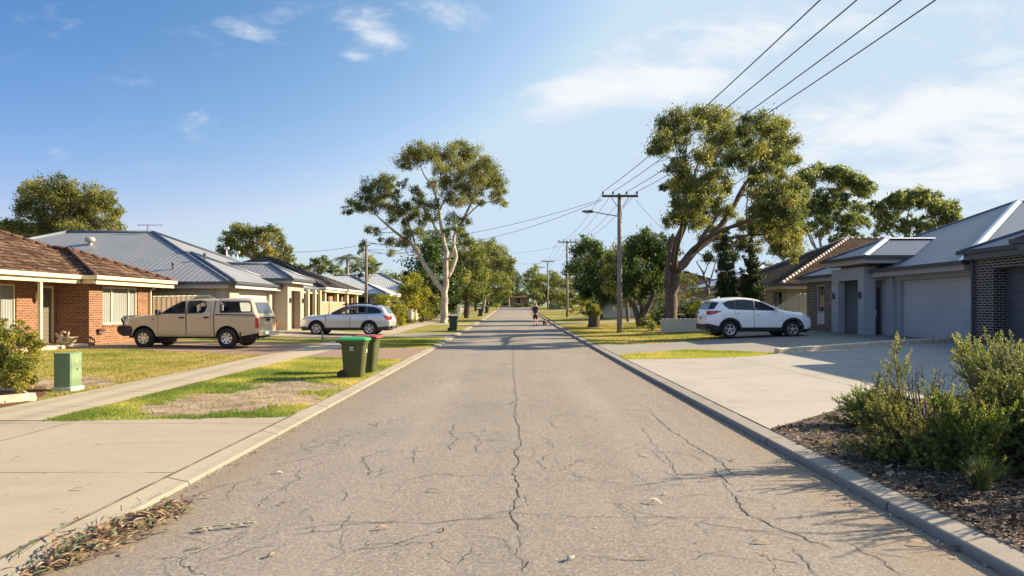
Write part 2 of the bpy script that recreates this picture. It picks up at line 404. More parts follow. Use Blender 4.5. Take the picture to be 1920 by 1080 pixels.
M_APRON = concrete_mat('concrete_apron', (.315, .262, .19), joint=[(1, 2.78, .42), (0, 3.3, .1)], stain=.30)
M_PATH = concrete_mat('footpath_concrete', (.355, .292, .205), joint=[(1, 1.9, .2)], stain=.22)
M_DRIVE = concrete_mat('driveway_concrete', (.315, .285, .242), joint=[(0, 3.9, .8), (1, 5.2, .4)], stain=.34)
M_GREYDRIVE = concrete_mat('driveway_grey', (.24, .215, .18), stain=.2)
M_REDPAVE = brick_mat('red_paving', [(.22, .085, .045), (.33, .14, .075), (.42, .2, .11)], (.22, .14, .09), .23, .115, .008, .4)
drape('driveway', [(-KI, -6), (-KI, 9.95), (-6.5, 9.58), (-14, 9.5), (-14, -6)], M_APRON, .010)
drape('footpath', [(-6.5, 9.62), (-6.5, 33.9), (-6.6, 60), (-7.0, 90), (-8.5, 130), (-9.9, 130), (-8.5, 90), (-8.1, 60), (-8.0, 33.9), (-7.96, 9.62)], M_PATH, .010, 1.2)
drape('driveway', [(-KI, 20.2), (-KI, 25.6), (-6.48, 25.6), (-6.48, 20.9)], M_REDPAVE, .012)
drape('driveway', [(-8.02, 22.2), (-8.02, 28.4), (-16.0, 29.2), (-16.4, 24.6), (-13.5, 24.1)], M_REDPAVE, .012)
drape('driveway', [(-KI, 33.9), (-KI, 37.6), (-6.5, 37.8), (-6.5, 33.9)], M_GREYDRIVE, .014)
drape('driveway', [(-6.5, 34.0), (-6.5, 37.8), (-9, 39.5), (-12.9, 42), (-13.5, 42), (-13.5, 33.0), (-10, 33.2)], M_APRON, .016)
drape('driveway', [(-KI, 52.5), (-KI, 55.5), (-6.5, 55.5), (-6.5, 52.5)], M_PATH, .014)
drape('driveway', [(-KI, 96), (-KI, 101), (-14, 101), (-14, 96)], M_GREYDRIVE, .014, 1.5)
drape('driveway', [(KI, 8.85), (4.85, 10.45), (7, 11.6), (15.5, 12.3), (15.5, 24.3), (12, 22.8), (8.1, 21.35), (7, 20.6), (5.1, 20.4), (KI, 20.2)], M_DRIVE, .012)
drape('driveway', [(KI, 21.9), (KI, 27.6), (6, 28.2), (8.5, 29.6), (9.7, 33.6), (12.0, 37.6), (15.9, 37.6), (15.9, 24.5), (12, 22.9), (8.3, 21.6), (7.25, 22.8), (6.2, 24.2), (4.5, 23.2)], M_GREYDRIVE, .012)
drape('driveway', [(KI, 54), (KI, 57), (15, 58), (15, 55)], M_PATH, .012, 1.5)
def mulch_mat():
    m, nt, b = new_mat('mulch'); N = NT(nt)
    ob = N.n('ShaderNodeTexCoord').outputs['Object']
    v = N.n('ShaderNodeTexVoronoi', inp={'Vector': N.scale(ob, (1, 1.6, 1)), 'Scale': 34.0})
    f = N.n('ShaderNodeRGBToBW', inp={0: v.outputs['Color']}).outputs[0]
    c = N.ramp(f, [(.15, (.020, .013, .009)), (.45, (.06, .036, .023)), (.7, (.13, .082, .052)), (.9, (.27, .195, .135))])
    N.link(c, b.inputs['Base Color']); b.inputs['Roughness'].default_value = .95
    N.link(N.n('ShaderNodeBump', inp={'Height': v.outputs[0], 'Strength': 1.0, 'Distance': .03}).outputs[0], b.inputs['Normal'])
    return m
M_MULCH = mulch_mat()
BED = [(KI, -4), (KI, 8.85), (4.85, 10.45), (7, 11.6), (15.5, 12.3), (15.5, -4)]
drape('garden_bed', BED, M_MULCH, .008)
M_REDMULCH = plain('red_mulch', (.15, .06, .035), .95, var=.6, scale=30, bump=1)
LBED = [(-8.05, 10.3), (-8.1, 11.75), (-8.5, 12.6), (-9.2, 13.6), (-16, 14), (-16, 10.3)]
drape('garden_bed', LBED, M_REDMULCH, .010)
M_EDGE = plain('edging_concrete', (.55, .44, .30), .9, var=.25, scale=6, bump=.4)
mb = MB()
def strip_wall(mb, pts, w, hh, base=0):
    for a, b in zip(pts, pts[1:]):
        n = Vector((b[1]-a[1], a[0]-b[0])).normalized()*w/2
        za, zb = h(*a), h(*b)
        v = [(a[0]+n.x, a[1]+n.y), (b[0]+n.x, b[1]+n.y), (b[0]-n.x, b[1]-n.y), (a[0]-n.x, a[1]-n.y)]
        z = [za, zb, zb, za]
        mb.add([(*p, q-.05) for p, q in zip(v, z)]+[(*p, q+hh) for p, q in zip(v, z)], [(0, 1, 5, 4), (1, 2, 6, 5), (2, 3, 7, 6), (3, 0, 4, 7), (4, 5, 6, 7)])
strip_wall(mb, [(-16, 10.2), (-12, 10.25), (-9.6, 10.45), (-8.6, 11.0), (-8.12, 11.72)], .14, .13)
strip_wall(mb, [(-8.15, 11.78), (-9.1, 12.75), (-11, 13.6)], .06, .06)
o = mb.build('garden_edging', M_EDGE, bevel=.015); tag(o, 'pale curved concrete edging round the red mulch bed beside the footpath', 'edging')

# cracks: thin sunken lines following the photograph's crack pattern
M_CRACK = plain('crack', (.046, .040, .034), .95, var=.3, scale=20)
def rz(y): return G(y)
cracks = [
 ([(963,640),(962,700),(968,745),(967,790),(972,810),(976,825),(977,830),(964,850),(974,866),(967,885),(966,900),(972,915),(971,930),(966,945),(965,955),(960,968),(969,982),(972,995),(980,1002)], .016),
 ([(970,1004),(970,1045),(980,1062),(992,1052),(986,1080)], .011),
 ([(605,978),(640,978),(690,980),(760,980),(820,981),(880,974),(955,969)], .012), ([(1005,964),(1080,970),(1145,970),(1240,968),(1310,971),(1395,974)], .009),
 ([(1222,775),(1245,795),(1256,806),(1285,823),(1300,835),(1340,858),(1362,878),(1375,892)], .016),
 ([(1336,876),(1345,890),(1375,912)], .014), ([(1380,928),(1390,945),(1415,970),(1445,985),(1490,1000),(1540,1018),(1560,1030)], .016),
 ([(1340,880),(1400,965)], .008), ([(1480,1022),(1487,1035),(1515,1055),(1535,1080)], .014), ([(1580,1012),(1625,1038),(1660,1058),(1690,1080)], .012),
 ([(1200,800),(1220,825),(1240,850),(1256,865),(1270,890)], .009), ([(1222,845),(1236,858),(1262,878)], .009),
 ([(854,796),(845,812),(858,825),(850,832),(840,846)], .014), ([(858,825),(905,826),(950,827)], .006),
 ([(715,788),(705,800),(690,808),(650,818),(632,826),(610,824)], .010), ([(635,826),(630,838),(615,838),(570,838)], .012),
 ([(680,855),(684,868),(697,884),(684,892)], .011), ([(668,844),(720,846),(830,847)], .006),
 ([(635,860),(600,870),(565,880),(555,888),(560,900),(530,915),(508,925),(490,940),(480,955)], .009),
 ([(640,915),(650,925),(645,938),(620,945)], .009), ([(590,988),(586,995),(588,1003)], .012), ([(580,968),(592,982)], .012), ([(560,970),(575,955),(590,945)], .007),
 ([(480,1014),(500,1003),(530,990),(560,982)], .007), ([(518,1033),(530,1018)], .010), ([(975,895),(1020,900),(1090,903),(1130,903)], .006),
 ([(880,893),(920,895),(955,894)], .006), ([(880,825),(945,826)], .005), ([(1025,705),(1100,706)], .006), ([(960,812),(1060,815),(1110,815)], .004),
 ([(650,990),(640,1010),(636,1035)], .005), ([(400,1035),(430,1018),(455,1002)], .005), ([(330,1000),(375,1012),(410,1025)], .006), ([(1180,797),(1250,800)], .005),
 ([(880,700),(940,702)], .005), ([(1060,680),(1078,690)], .005), ([(745,725),(770,735)], .005), ([(1150,905),(1200,920),(1240,915)], .005), ([(1260,790),(1200,760),(1180,740)], .005)]
rc = random.Random(31)
for _ in range(190):                                   # hairline branches
    y0 = 4.3*(19/4.3)**rc.random(); x0 = rc.uniform(-2.8, 2.8); a = rc.choice([0, 0, 3.14, 1.57, .6, 2.4])+rc.gauss(0, .35); P0 = []
    for k in range(rc.randint(3, 7)):
        P0.append((CX+x0*F/y0, HY+EYE*F/y0)); a += rc.gauss(0, .45); x0 += math.cos(a)*.16; y0 += math.sin(a)*.16
        if abs(x0) > 2.95: break
    if len(P0) > 2: cracks.append((P0, rc.choice([.005, .007, .010])))
V = []; Fq = []
def crack_pts(px):
    out = []
    for a, b in zip(px, px[1:]):
        wa = Vector(((a[0]-CX)*EYE/(a[1]-HY), EYE*F/(a[1]-HY))); wb = Vector(((b[0]-CX)*EYE/(b[1]-HY), EYE*F/(b[1]-HY)))
        k = max(2, int((wb-wa).length/.045)); d = (wb-wa); nrm = Vector((-d.y, d.x)).normalized() if d.length > 0 else Vector((1, 0))
        off = 0
        for j in range(k):
            off = off*.7+rnd.gauss(0, .012)
            out.append(wa.lerp(wb, j/k)+nrm*off*(1 if 0 < j else 0))
    out.append(wb); return out
for px, w in cracks:
    P = crack_pts(px); L = []; w *= .54
    for i, p in enumerate(P):
        d = P[min(i+1, len(P)-1)]-P[max(i-1, 0)]
        d = d.normalized() if d.length else Vector((1, 0)); nn = Vector((-d.y, d.x))
        ww = w*.5*(.55+1.1*rnd.random())*min(1, .25+min(i, len(P)-1-i)*.3)
        L.append((p+nn*ww, p-nn*ww))
    for (a, b), (c, d) in zip(L, L[1:]):
        k = len(V)
        for q in (a, b, d, c): V.append((q.x, q.y, rz(q.y)+.004-.012*(q.x/KR)**2))
        Fq.append((k, k+1, k+2, k+3))
me = bpy.data.meshes.new('road_cracks'); me.from_pydata(V, [], Fq); struct(finish('road_cracks', me, M_CRACK))

# grass blades on the near verge and lawn
def blades(name, region, n, seed, hmin, hmax, wid, cols, bare_keep=.02):
    r = np.random.default_rng(seed)
    x0, x1, y0, y1, test = region
    X = r.uniform(x0, x1, n); t = r.random(n); Y = y0*(y1/y0)**t
    keep = test(X, Y) & (r.random(n) > soil_mask(X, Y)*(1-bare_keep)); X, Y = X[keep], Y[keep]; k = len(X)
    Z = H(X, Y)
    patch = .5+.5*np.sin(X*1.7+2*np.sin(Y*1.1))*np.cos(Y*1.5+np.sin(X*2.1))
    hh = r.uniform(hmin, hmax, k)*(.7+.6*patch); a = r.uniform(0, 2*np.pi, k); ln = r.uniform(.2, 1.0, k)*hh
    w = wid*(1+Y/18)*r.uniform(.7, 1.3, k); b = r.uniform(0, 2*np.pi, k)
    P = np.zeros((k, 3, 3))
    P[:, 0] = np.stack([X-np.cos(a)*w, Y-np.sin(a)*w, Z], -1); P[:, 1] = np.stack([X+np.cos(a)*w, Y+np.sin(a)*w, Z], -1)
    P[:, 2] = np.stack([X+np.cos(b)*ln, Y+np.sin(b)*ln, Z+hh], -1)
    tone = np.clip(.12+.62*patch+.25*np.sin(X*.9+1.3*np.sin(Y*.6))+r.normal(0, .2, k)+.75*green_mask(X, Y), 0, 1)
    o = np_mesh(name, P.reshape(-1, 3), None, foliage_mat(name+'_mat', cols, .35, .6), tone=tone, nper=3)
    return struct(o, 'stuff')
GC = [(.60, .46, .17), (.46, .39, .10), (.28, .305, .055), (.115, .17, .026)]
verge = lambda X, Y: (Y < 20.3+.25*(-X-3.3)) & (Y > 9.95-.115*(-X-KI)-.03+.05*np.sin(X*13)*np.sin(X*5.3)-.05*np.sin(X*31)**4)
blades('verge_grass', (-6.52, -3.27, 9.55, 21, verge), 210000, 3, .02, .055, .0035, GC)
lawn = lambda X, Y: (Y < 24.2) & ~((X < -8.0) & (Y < 12.2+(-X-8.1)*1.0) & (Y < 14.0)) & ((Y < 22.2+(-X-8)*.33))
blades('lawn_grass', (-16.5, -8.02, 11.8, 24.2, lawn), 130000, 4, .015, .04, .0045, [(.42, .32, .13), (.36, .29, .095), (.27, .25, .06), (.15, .19, .03)], .05)
v2 = lambda X, Y: (Y > 25.7) & (Y < 33.8)
blades('verge_grass', (-6.48, -3.27, 25.6, 33.9, v2), 42000, 5, .02, .05, .006, GC)
v3 = lambda X, Y: (Y > np.interp(X, [3.26, 5.1, 7, 8.2], [20.2, 20.4, 20.6, 21.4])) & (Y < np.interp(X, [3.26, 4.5, 6.2, 7.25, 8.3], [21.9, 23.2, 24.2, 22.8, 21.6])) & (X < 8.3)
blades('verge_grass', (3.28, 8.3, 20.2, 24.3, v3), 42000, 6, .02, .05, .0055, [(.46, .39, .12), (.38, .36, .075), (.28, .31, .045), (.15, .21, .028)])
v4 = lambda X, Y: (Y > 27.7+np.maximum(0, X-5)*.55)
blades('verge_grass', (3.28, 9.6, 27.6, 52, v4), 70000, 8, .02, .05, .008, [(.44, .34, .14), (.35, .30, .095), (.25, .255, .055), (.13, .165, .03)])
# ------------------------------------------------------------------ houses
M_BRICKR = brick_mat('red_brick', [(.105, .034, .014), (.165, .058, .023), (.22, .088, .036), (.14, .05, .021)], (.24, .16, .095))
M_BRICKD = brick_mat('dark_brick', [(.022, .015, .012), (.046, .030, .022), (.08, .054, .039)], (.34, .29, .235), msize=.013)
M_BRICKT = brick_mat('mottled_brick', [(.05, .038, .028), (.14, .10, .07), (.22, .17, .12)], (.36, .31, .25), msize=.012)
M_BRICKB = brick_mat('brown_brick', [(.16, .07, .035), (.24, .11, .055), (.30, .15, .08)], (.3, .22, .15))
M_CREAM = plain('cream_paint', (.55, .46, .30), .5, var=.05, scale=1.5)
M_BEIGE = plain('beige_render', (.36, .30, .222), .85, var=.07, scale=1.2, bump=.15)
M_BEIGEBLOCK = brick_mat('beige_block', [(.40, .34, .265), (.46, .39, .30), (.50, .43, .34)], (.40, .34, .27), .4, .2, .008, .25)
M_RENDER = plain('grey_render', (.345, .36, .355), .85, var=.06, scale=1.0, bump=.12)
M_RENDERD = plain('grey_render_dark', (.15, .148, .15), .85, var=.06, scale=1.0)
M_YELLOW = plain('cream_render', (.46, .36, .215), .85, var=.08, scale=1.2)
M_TILER = tile_mat('roof_tile_red', row=.36, cols=[(.024, .014, .009), (.058, .032, .021), (.107, .060, .038), (.18, .115, .075)], lichen=(.31, .23, .165))
M_TILEB = tile_mat('roof_tile_brown', row=.36, cols=[(.022, .014, .010), (.046, .029, .021), (.08, .052, .038)], lichen=(.13, .10, .075))
M_TILED = tile_mat('roof_tile_dark', [(.045, .04, .037), (.075, .065, .06), (.11, .095, .085)])
M_METAL = ribbed_mat('roof_sheet_grey', (.20, .20, .20), .27, .22, strength=.45)
M_METALB = ribbed_mat('roof_sheet_bluegrey', (.060, .080, .125), .076*2, .5, depth=.018)
M_METALL = ribbed_mat('roof_sheet_pale', (.40, .40, .385), .3, .22)
M_CAPM = plain('ridge_cap_metal', (.10, .115, .14), .45, var=.08)
M_CAPL = plain('ridge_cap_sunlit', (.55, .56, .58), .35, var=.05, spec=.6)  # lit copy of the cap metal, glancing sun put into the colour
M_GUTD = plain('gutter_dark', (.055, .06, .068), .4, var=.1)
M_TRIM = plain('pale_trim', (.37, .355, .335), .6, var=.05)
M_WHITE = plain('white_paint', (.62, .60, .56), .5, var=.04)
M_DOORG = ribbed_mat('garage_panel_grey', (.45, .455, .43), .52, .93, rough=.5, axis=1, depth=.012, strength=.7, groove=.45)
M_DOORD = ribbed_mat('garage_panel_dark', (.085, .085, .09), .3, .9, rough=.5, axis=1, depth=.012, strength=.7, groove=.45)
M_DOORB = ribbed_mat('garage_panel_beige', (.46, .425, .36), .52, .93, rough=.5, axis=1, depth=.012, strength=.7, groove=.45)
M_FENCE = ribbed_mat('fence_sheet', (.33, .235, .145), .2, .45, rough=.55, depth=.03)
M_FENCEC = ribbed_mat('fence_sheet_cream', (.55, .50, .38), .24, .5, rough=.55, depth=.03)
M_GLASS = glass_mat('window_glass', opacity=.10, clear=(.92, .94, .95))
M_BLIND = ribbed_mat('blind', (.50, .47, .40), .13, .6, rough=.8, depth=.03, groove=.35)
M_CURT = plain('curtain', (.30, .29, .27), .9)
M_DARK = plain('dark_interior', (.02, .02, .022), .9)
M_SCREEN = brick_mat('security_screen', [(.03, .024, .018), (.045, .036, .028)], (.17, .135, .09), .07, .07, .012, .1)
M_STONE = plain('limestone', (.60, .50, .36), .9, var=.3, scale=9, bump=.6)

def wall(mb, p0, p1, z0, z1, th=.2, ops=()):
    """wall along p0->p1, outer face on its right-hand side, holes as (u0,u1,v0,v1)"""
    d = Vector((p1[0]-p0[0], p1[1]-p0[1])); L = d.length; d.normalize(); n = Vector((d.y, -d.x))
    us = sorted({0, L, *[u for o in ops for u in o[:2]]})
    for a, b in zip(us, us[1:]):
        segs = [(z0, z1)]
        for o in ops:
            if o[0] <= a+1e-6 and o[1] >= b-1e-6:
                segs = [q for s0, s1 in segs for q in ((s0, min(s1, o[2])), (max(s0, o[3]), s1)) if q[1]-q[0] > 1e-4]
        for s0, s1 in segs:
            c = Vector(p0)+d*(a+b)/2-n*th/2
            mb.box((c.x, c.y, (s0+s1)/2), (b-a, th, s1-s0), math.atan2(d.y, d.x))
def frame_at(p0, p1):
    d = Vector((p1[0]-p0[0], p1[1]-p0[1])).normalized(); n = Vector((d.y, -d.x)); rz_ = math.atan2(d.y, d.x)
    def bx(mb, u0, u1, v0, v1, d0, d1):
        c = Vector(p0)+d*(u0+u1)/2+n*(d0+d1)/2
        mb.box((c.x, c.y, (v0+v1)/2), (u1-u0, abs(d1-d0), v1-v0), rz_)
    return bx
def window(parent, p0, p1, op, mat_frame, mull=(), blind=None, depth=.08, fw=.05, sill=None, label=None):
    bx = frame_at(p0, p1); u0, u1, v0, v1 = op; mb = MB()
    bx(mb, u0, u1, v0, v0+fw, -depth-.02, -depth+.03); bx(mb, u0, u1, v1-fw, v1, -depth-.02, -depth+.03)
    for u in (u0, *[m-fw/2 for m in mull], u1-fw): bx(mb, u, u+fw, v0+fw, v1-fw, -depth-.02, -depth+.03)
    w = mb.build('window', mat_frame, parent)
    mb = MB(); bx(mb, u0+fw*.6, u1-fw*.6, v0+fw*.6, v1-fw*.6, -depth-.004, -depth+.004); mb.build('pane', M_GLASS, w)
    mb = MB()
    if blind:
        for a, b, m in blind:
            q = MB(); bx(q, u0+(u1-u0)*a, u0+(u1-u0)*b, v0+.02, v1-.02, -depth-.035, -depth-.02); q.build('blind' if m is M_BLIND else 'curtain', m, w)
    bx(mb, u0-.02, u1+.02, v0-.02, v1+.02, -depth-.55, -depth-.5); mb.build('room_back', M_DARK, w)
    if sill:
        mb = MB(); bx(mb, u0-.03, u1+.03, v0-.075, v0, -depth, .035); mb.build('sill', sill, w)
    return w
def door(parent, p0, p1, op, mat, name='door', depth=.12, frame=None, fw=.06):
    bx = frame_at(p0, p1); u0, u1, v0, v1 = op; mb = MB()
    k = fw if frame else 0
    bx(mb, u0+k, u1-k, v0, v1-k, -depth-.05, -depth); dr = mb.build(name, mat, parent)
    if frame:
        mb = MB(); bx(mb, u0, u0+fw, v0, v1, -depth-.06, -depth+.03); bx(mb, u1-fw, u1, v0, v1, -depth-.06, -depth+.03); bx(mb, u0+fw, u1-fw, v1-fw, v1, -depth-.06, -depth+.03)
        mb.build('frame', frame, dr)
    return dr
class Roof:
    """hip roofs of one house, with ridge caps, gutters, fascias and soffits"""
    def __init__(s): s.top = MB(); s.cap = MB(); s.gut = MB(); s.fas = MB(); s.sof = MB(); s.cap2 = MB()
    def hip(s, x0, x1, y0, y1, ze, tn, cap=.09, edges='NESW', fas=.2, inset=.02, bright=(), skip=(), gutter=True, seg=False):
        w, d = x1-x0, y1-y0; t = min(w, d)/2; zr = ze+t*tn
        A, B, C, D = (x0, y0, ze), (x1, y0, ze), (x1, y1, ze), (x0, y1, ze)
        if w >= d: P, Q = (x0+t, y0+t, zr), (x1-t, y0+t, zr); fs = [(A, B, Q, P), (B, C, Q), (C, D, P, Q), (D, A, P)]; hips = [(A, P), (B, Q), (C, Q), (D, P)]
        else: P, Q = (x0+t, y0+t, zr), (x0+t, y1-t, zr); fs = [(A, B, P), (B, C, Q, P), (C, D, Q), (D, A, P, Q)]; hips = [(A, P), (B, P), (C, Q), (D, Q)]
        for f in fs: s.top.add(f, [tuple(range(len(f)))])
        s.sof.add([(x0+.03, y0+.03, ze-.03), (x1-.03, y0+.03, ze-.03), (x1-.03, y1-.03, ze-.03), (x0+.03, y1-.03, ze-.03)], [(3, 2, 1, 0)])
        for i, (a, b) in enumerate(hips+[(P, Q)]):
            if (Vector(b)-Vector(a)).length < .05 or i in skip: continue
            u = Vector((0, 0, .02))
            if i in bright:
                dd = (Vector(b)-Vector(a)).normalized(); sd = dd.cross(Vector((0, 0, 1))).normalized()
                wd = .17
                s.cap2.add([Vector(a)+sd*wd-u*.5, Vector(a)+u*3, Vector(a)-sd*wd-u*.5, Vector(b)+sd*wd-u*.5, Vector(b)+u*3, Vector(b)-sd*wd-u*.5], [(0, 1, 4, 3), (1, 2, 5, 4)])
            elif seg:
                a_, b_ = Vector(a)+u, Vector(b)+u; n_ = max(2, int((b_-a_).length/.42))
                for k in range(n_): s.cap.tube([a_.lerp(b_, k/n_), a_.lerp(b_, (k+.97)/n_)], [cap*1.15, cap*.85], 8)
            else: s.cap.tube([Vector(a)+u, Vector(b)+u], cap, 8)
        g = .11; e = .003
        z0, z1 = ze-.115, ze+.02
        if gutter:
            if 'S' in edges: s.gut.span((x0-g, y0-g, z0), (x1+g, y0-e, z1)); s.fas.span((x0+inset, y0+inset, ze-.1-fas), (x1-inset, y0+inset+.03, ze-.05))
            if 'N' in edges: s.gut.span((x0-g, y1+e, z0), (x1+g, y1+g, z1)); s.fas.span((x0+inset, y1-inset-.03, ze-.1-fas), (x1-inset, y1-inset, ze-.05))
            if 'W' in edges: s.gut.span((x0-g, y0, z0), (x0-e, y1, z1)); s.fas.span((x0+inset, y0+inset+.033, ze-.1-fas), (x0+inset+.03, y1-inset-.033, ze-.05))
            if 'E' in edges: s.gut.span((x1+e, y0, z0), (x1+g, y1, z1)); s.fas.span((x1-inset-.03, y0+inset+.033, ze-.1-fas), (x1-inset, y1-inset-.033, ze-.05))
    def build(s, parent, mroof, mcap, mgut, mfas, msof, capsunlit=None):
        r = s.top.build('roof', mroof, parent)
        if s.cap.v: s.cap.build('ridge_cap', mcap, r, smooth=True)
        if s.cap2.v: s.cap2.build('ridge_cap', capsunlit, r)
        if s.gut.v: s.gut.build('gutter', mgut, parent)
        if s.fas.v: s.fas.build('fascia', mfas, parent)
        s.sof.build('soffit', msof, parent)
        return r

# ---- left: red brick house with tiled roof
A = thing('brick_house', 'red brick house with brown tiled hip roof and cream gutters, nearest house on the left', 'house', (-18, 24, .15))
wg0, wg1 = (-17.1, 13.6), (-17.1, 25.9)
b0, b1 = (-15.9, 25.9), (-15.9, 30.45)
mb = MB()
opw = (7.6, 10.2, .32, 2.42); opd = (11.35, 12.2, .30, 2.42); opb = (.87, 3.35, .95, 2.44)
wall(mb, wg0, wg1, 0, 2.62, .22, [opw, opd])
wall(mb, (-17.1, 25.9), (-16.12, 25.9), 0, 2.62, .22)
wall(mb, b0, b1, 0, 2.62, .22, [opb])
wall(mb, (-15.9-.0, 30.45), (-26.5, 30.45), 0, 2.62, .2)
wall(mb, (-26.7, 13.6), (-17.32, 13.6), 0, 2.62, .2)
wall(mb, (-26.5, 30.25), (-26.5, 13.8), 0, 2.62, .2)
mb.build('wall', M_BRICKR, A)
window(A, wg0, wg1, opw, M_CREAM, (8.9,), [(.3, .98, M_BLIND)], sill=M_CREAM)
window(A, b0, b1, opb, M_CREAM, (1.55, 2.75), [(.02, .26, M_BLIND), (.29, .74, M_BLIND), (.78, .98, M_BLIND)], fw=.07, sill=M_BRICKR)
door(A, wg0, wg1, opd, M_SCREEN, 'screen_door', .08, M_CREAM, .09)
mb = MB(); mb.span((-17.1, 14, -.1), (-15.9, 25.88, .27)); mb.build('porch_slab', M_EDGE, A, bevel=.02)
mb = MB(); mb.span((-16.9, 24.7, .27), (-16.3, 25.7, .30)); mb.build('doormat', plain('doormat', (.10, .085, .07), .95, var=.3, scale=30), A)
for y in (18.0, 21.4, 23.45):
    mb = MB(); mb.box((-16.05, y, 1.44), (.11, .11, 2.35)); mb.build('porch_post', M_CREAM, A, bevel=.008)
mb = MB(); mb.lathe([(0, .08), (.05, .08), (.07, .03), (.11, -.02), (.12, -.16), (.08, -.24), (.03, -.28), (0, -.28)], (-16.96, 24.72, 2.12), n=12); mb.box((-17.04, 24.72, 2.1), (.12, .07, .18))
mb.build('porch_lamp', plain('brass_lamp', (.62, .47, .24), .35), A, smooth=True)
mb = MB(); mb.tube([(-15.83, 30.15, .1), (-15.83, 30.15, 2.35), (-15.5, 30.3, 2.62)], .042, 8); mb.build('downpipe', M_CREAM, A)
mb = MB(); mb.box((-15.85, 26.55, .70), (.1, .35, .16)); mb.box((-15.8, 26.55, .78), (.16, .4, .03)); mb.build('meter_box', plain('meter', (.10, .06, .045), .6), A)
rf = Roof(); rf.hip(-27.5, -15.95, 13.4, 31.5, 2.78, .42, edges='SNW', skip=(), seg=True)
rf.hip(-23, -15.4, 25.5, 31.44, 2.785, .42, edges='E', skip=(0, 3), seg=True)
rf.gut.span((-15.947, 13.3, 2.665), (-15.84, 25.38, 2.8)); rf.fas.span((-16.0, 13.45, 2.5), (-15.97, 25.52, 2.73))
rf.gut.span((-15.95, 25.39, 2.667), (-15.29, 25.497, 2.803)); rf.fas.span((-15.94, 25.53, 2.5), (-15.46, 25.56, 2.73))
rr = rf.build(A, M_TILER, plain('ridge_tile_red', (.085, .043, .027), .9, var=.5, scale=5, bump=.5), M_CREAM, M_CREAM, M_WHITE)

# ---- left: house with wide grey metal roof, garage and portico
B = thing('rendered_house', 'beige house with wide grey metal roof, garage door and square portico behind the tan ute', 'house', (-18, 38, .2))
mb = MB(); wall(mb, (-31, 32.6), (-13.62, 32.6), 0, 2.62, .22); mb.build('wall', M_BEIGEBLOCK, B)
g0, g1 = (-13.4, 32.6), (-13.4, 38.5); opg = (1.1, 5.3, .1, 2.42)
mb = MB(); wall(mb, g0, g1, 0, 2.62, .22, [opg])
f0, f1 = (-13.9, 41.4), (-13.9, 46.5); opf = (.5, 1.7, .3, 2.4); opf2 = (2.3, 4.6, .3, 2.4)
wall(mb, f0, f1, 0, 2.7, .2, [opf, opf2]); wall(mb, (-14.1, 46.5), (-31, 46.5), 0, 2.7, .2)
mb.build('wall', M_BEIGE, B)
door(B, g0, g1, opg, M_DOORB, 'garage_door', .16)
mb = MB()
P0, P1 = (-12.6, 38.5), (-12.6, 41.4)
wall(mb, P0, P1, .05, 2.95, .35, [(.62, 2.3, .0, 2.56)])
mb.span((-13.9, 38.5, .05), (-12.95, 38.72, 2.95)); mb.span((-13.9, 41.18, .05), (-12.95, 41.4, 2.95)); mb.span((-12.93, 38.74, 2.6), (-13.9, 41.16, 2.9))
mb.span((-14.4, 38.74, .05), (-13.95, 41.16, 2.9)); mb.build('portico', M_BEIGE, B)
mb = MB(); mb.span((-14.2, 38.75, 2.95), (-12.9, 41.15, 3.2)); mb.build('portico_neck', M_RENDERD, B)
for yy in (38.8, 41.1):
    mb = MB(); mb.box((-12.53, yy, 2.0), (.1, .1, .28)); mb.build('wall_lamp', M_GUTD, B)
for o_ in (opf, opf2): window(B, f0, f1, o_, M_CREAM, (), [(0, .45, M_CURT)])
for yy in (41.9, 43.5, 45.0, 46.2):
    mb = MB(); mb.box((-13.0, yy, 1.4), (.2, .2, 2.7)); mb.build('verandah_post', M_CREAM, B)
mb = MB(); mb.tube([(-14.1, 32.53, .1), (-14.1, 32.53, 2.5)], .04, 8); mb.build('downpipe', M_BEIGE, B)
rf = Roof(); rf.hip(-32.9, -13.3, 32.2, 46.9, 2.8, .42, edges='SNWE'); rf.hip(-21.1, -12.95, 32.16, 39.8, 2.815, .42, edges='E', skip=(0, 3))
rf.gut.span((-13.3, 32.05, 2.70), (-12.84, 32.157, 2.836))
rf.hip(-20, -12.2, 38.1, 42.0, 3.2, .47, edges='ESN', skip=(0, 3), fas=.16)
rr = rf.build(B, M_METAL, M_CAPM, M_GUTD, M_TRIM, M_TRIM)
mb = MB(); mb.lathe([(.12, -.3), (.12, .06), (.20, .08), (.25, .16), (.26, .24), (.22, .32), (.12, .37), (0, .38)], (-22.9, 37.4, 5.05), n=16); mb.build('roof_vent', plain('vent_metal', (.30, .29, .28), .45, .3, var=.3, scale=18), rr, smooth=False)
mb = MB(); mb.tube([(-20.9, 39.5, 5.8), (-20.9, 39.5, 6.32)], .018, 6); mb.tube([(-21.5, 39.5, 6.3), (-20.05, 39.5, 6.3)], .016, 6)
for k, xx in enumerate((-21.45, -21.25, -21.05, -20.85, -20.65, -20.45, -20.25, -20.1)): mb.tube([(xx, 39.5-.25+.015*k, 6.3), (xx, 39.5+.25-.015*k, 6.3)], .008, 5)
mb.build('antenna', M_GUTD, rr)
for x_, y_, z_, l_ in ((-16.6, 33.7, 3.4, .3), (-15.6, 34.9, 4.0, .25)):
    mb = MB(); mb.tube([(x_, y_, z_-.1), (x_, y_, z_+l_)], .05, 8); mb.lathe([(0, .1), (.08, .08), (.09, 0), (.05, -.02)], (x_, y_, z_+l_), n=10); mb.build('flue', M_GUTD, rr)
for x_, l_ in ((-18.7, 1.0), (-18.0, .45)):
    mb = MB(); mb.tube([(x_, 45.0, 3.4), (x_, 45.0, 4.9+l_*.5)], .05, 8); mb.box((x_, 45.0, 4.95+l_*.5), (.3, .12, .16)); mb.build('flue', M_WHITE, rr)

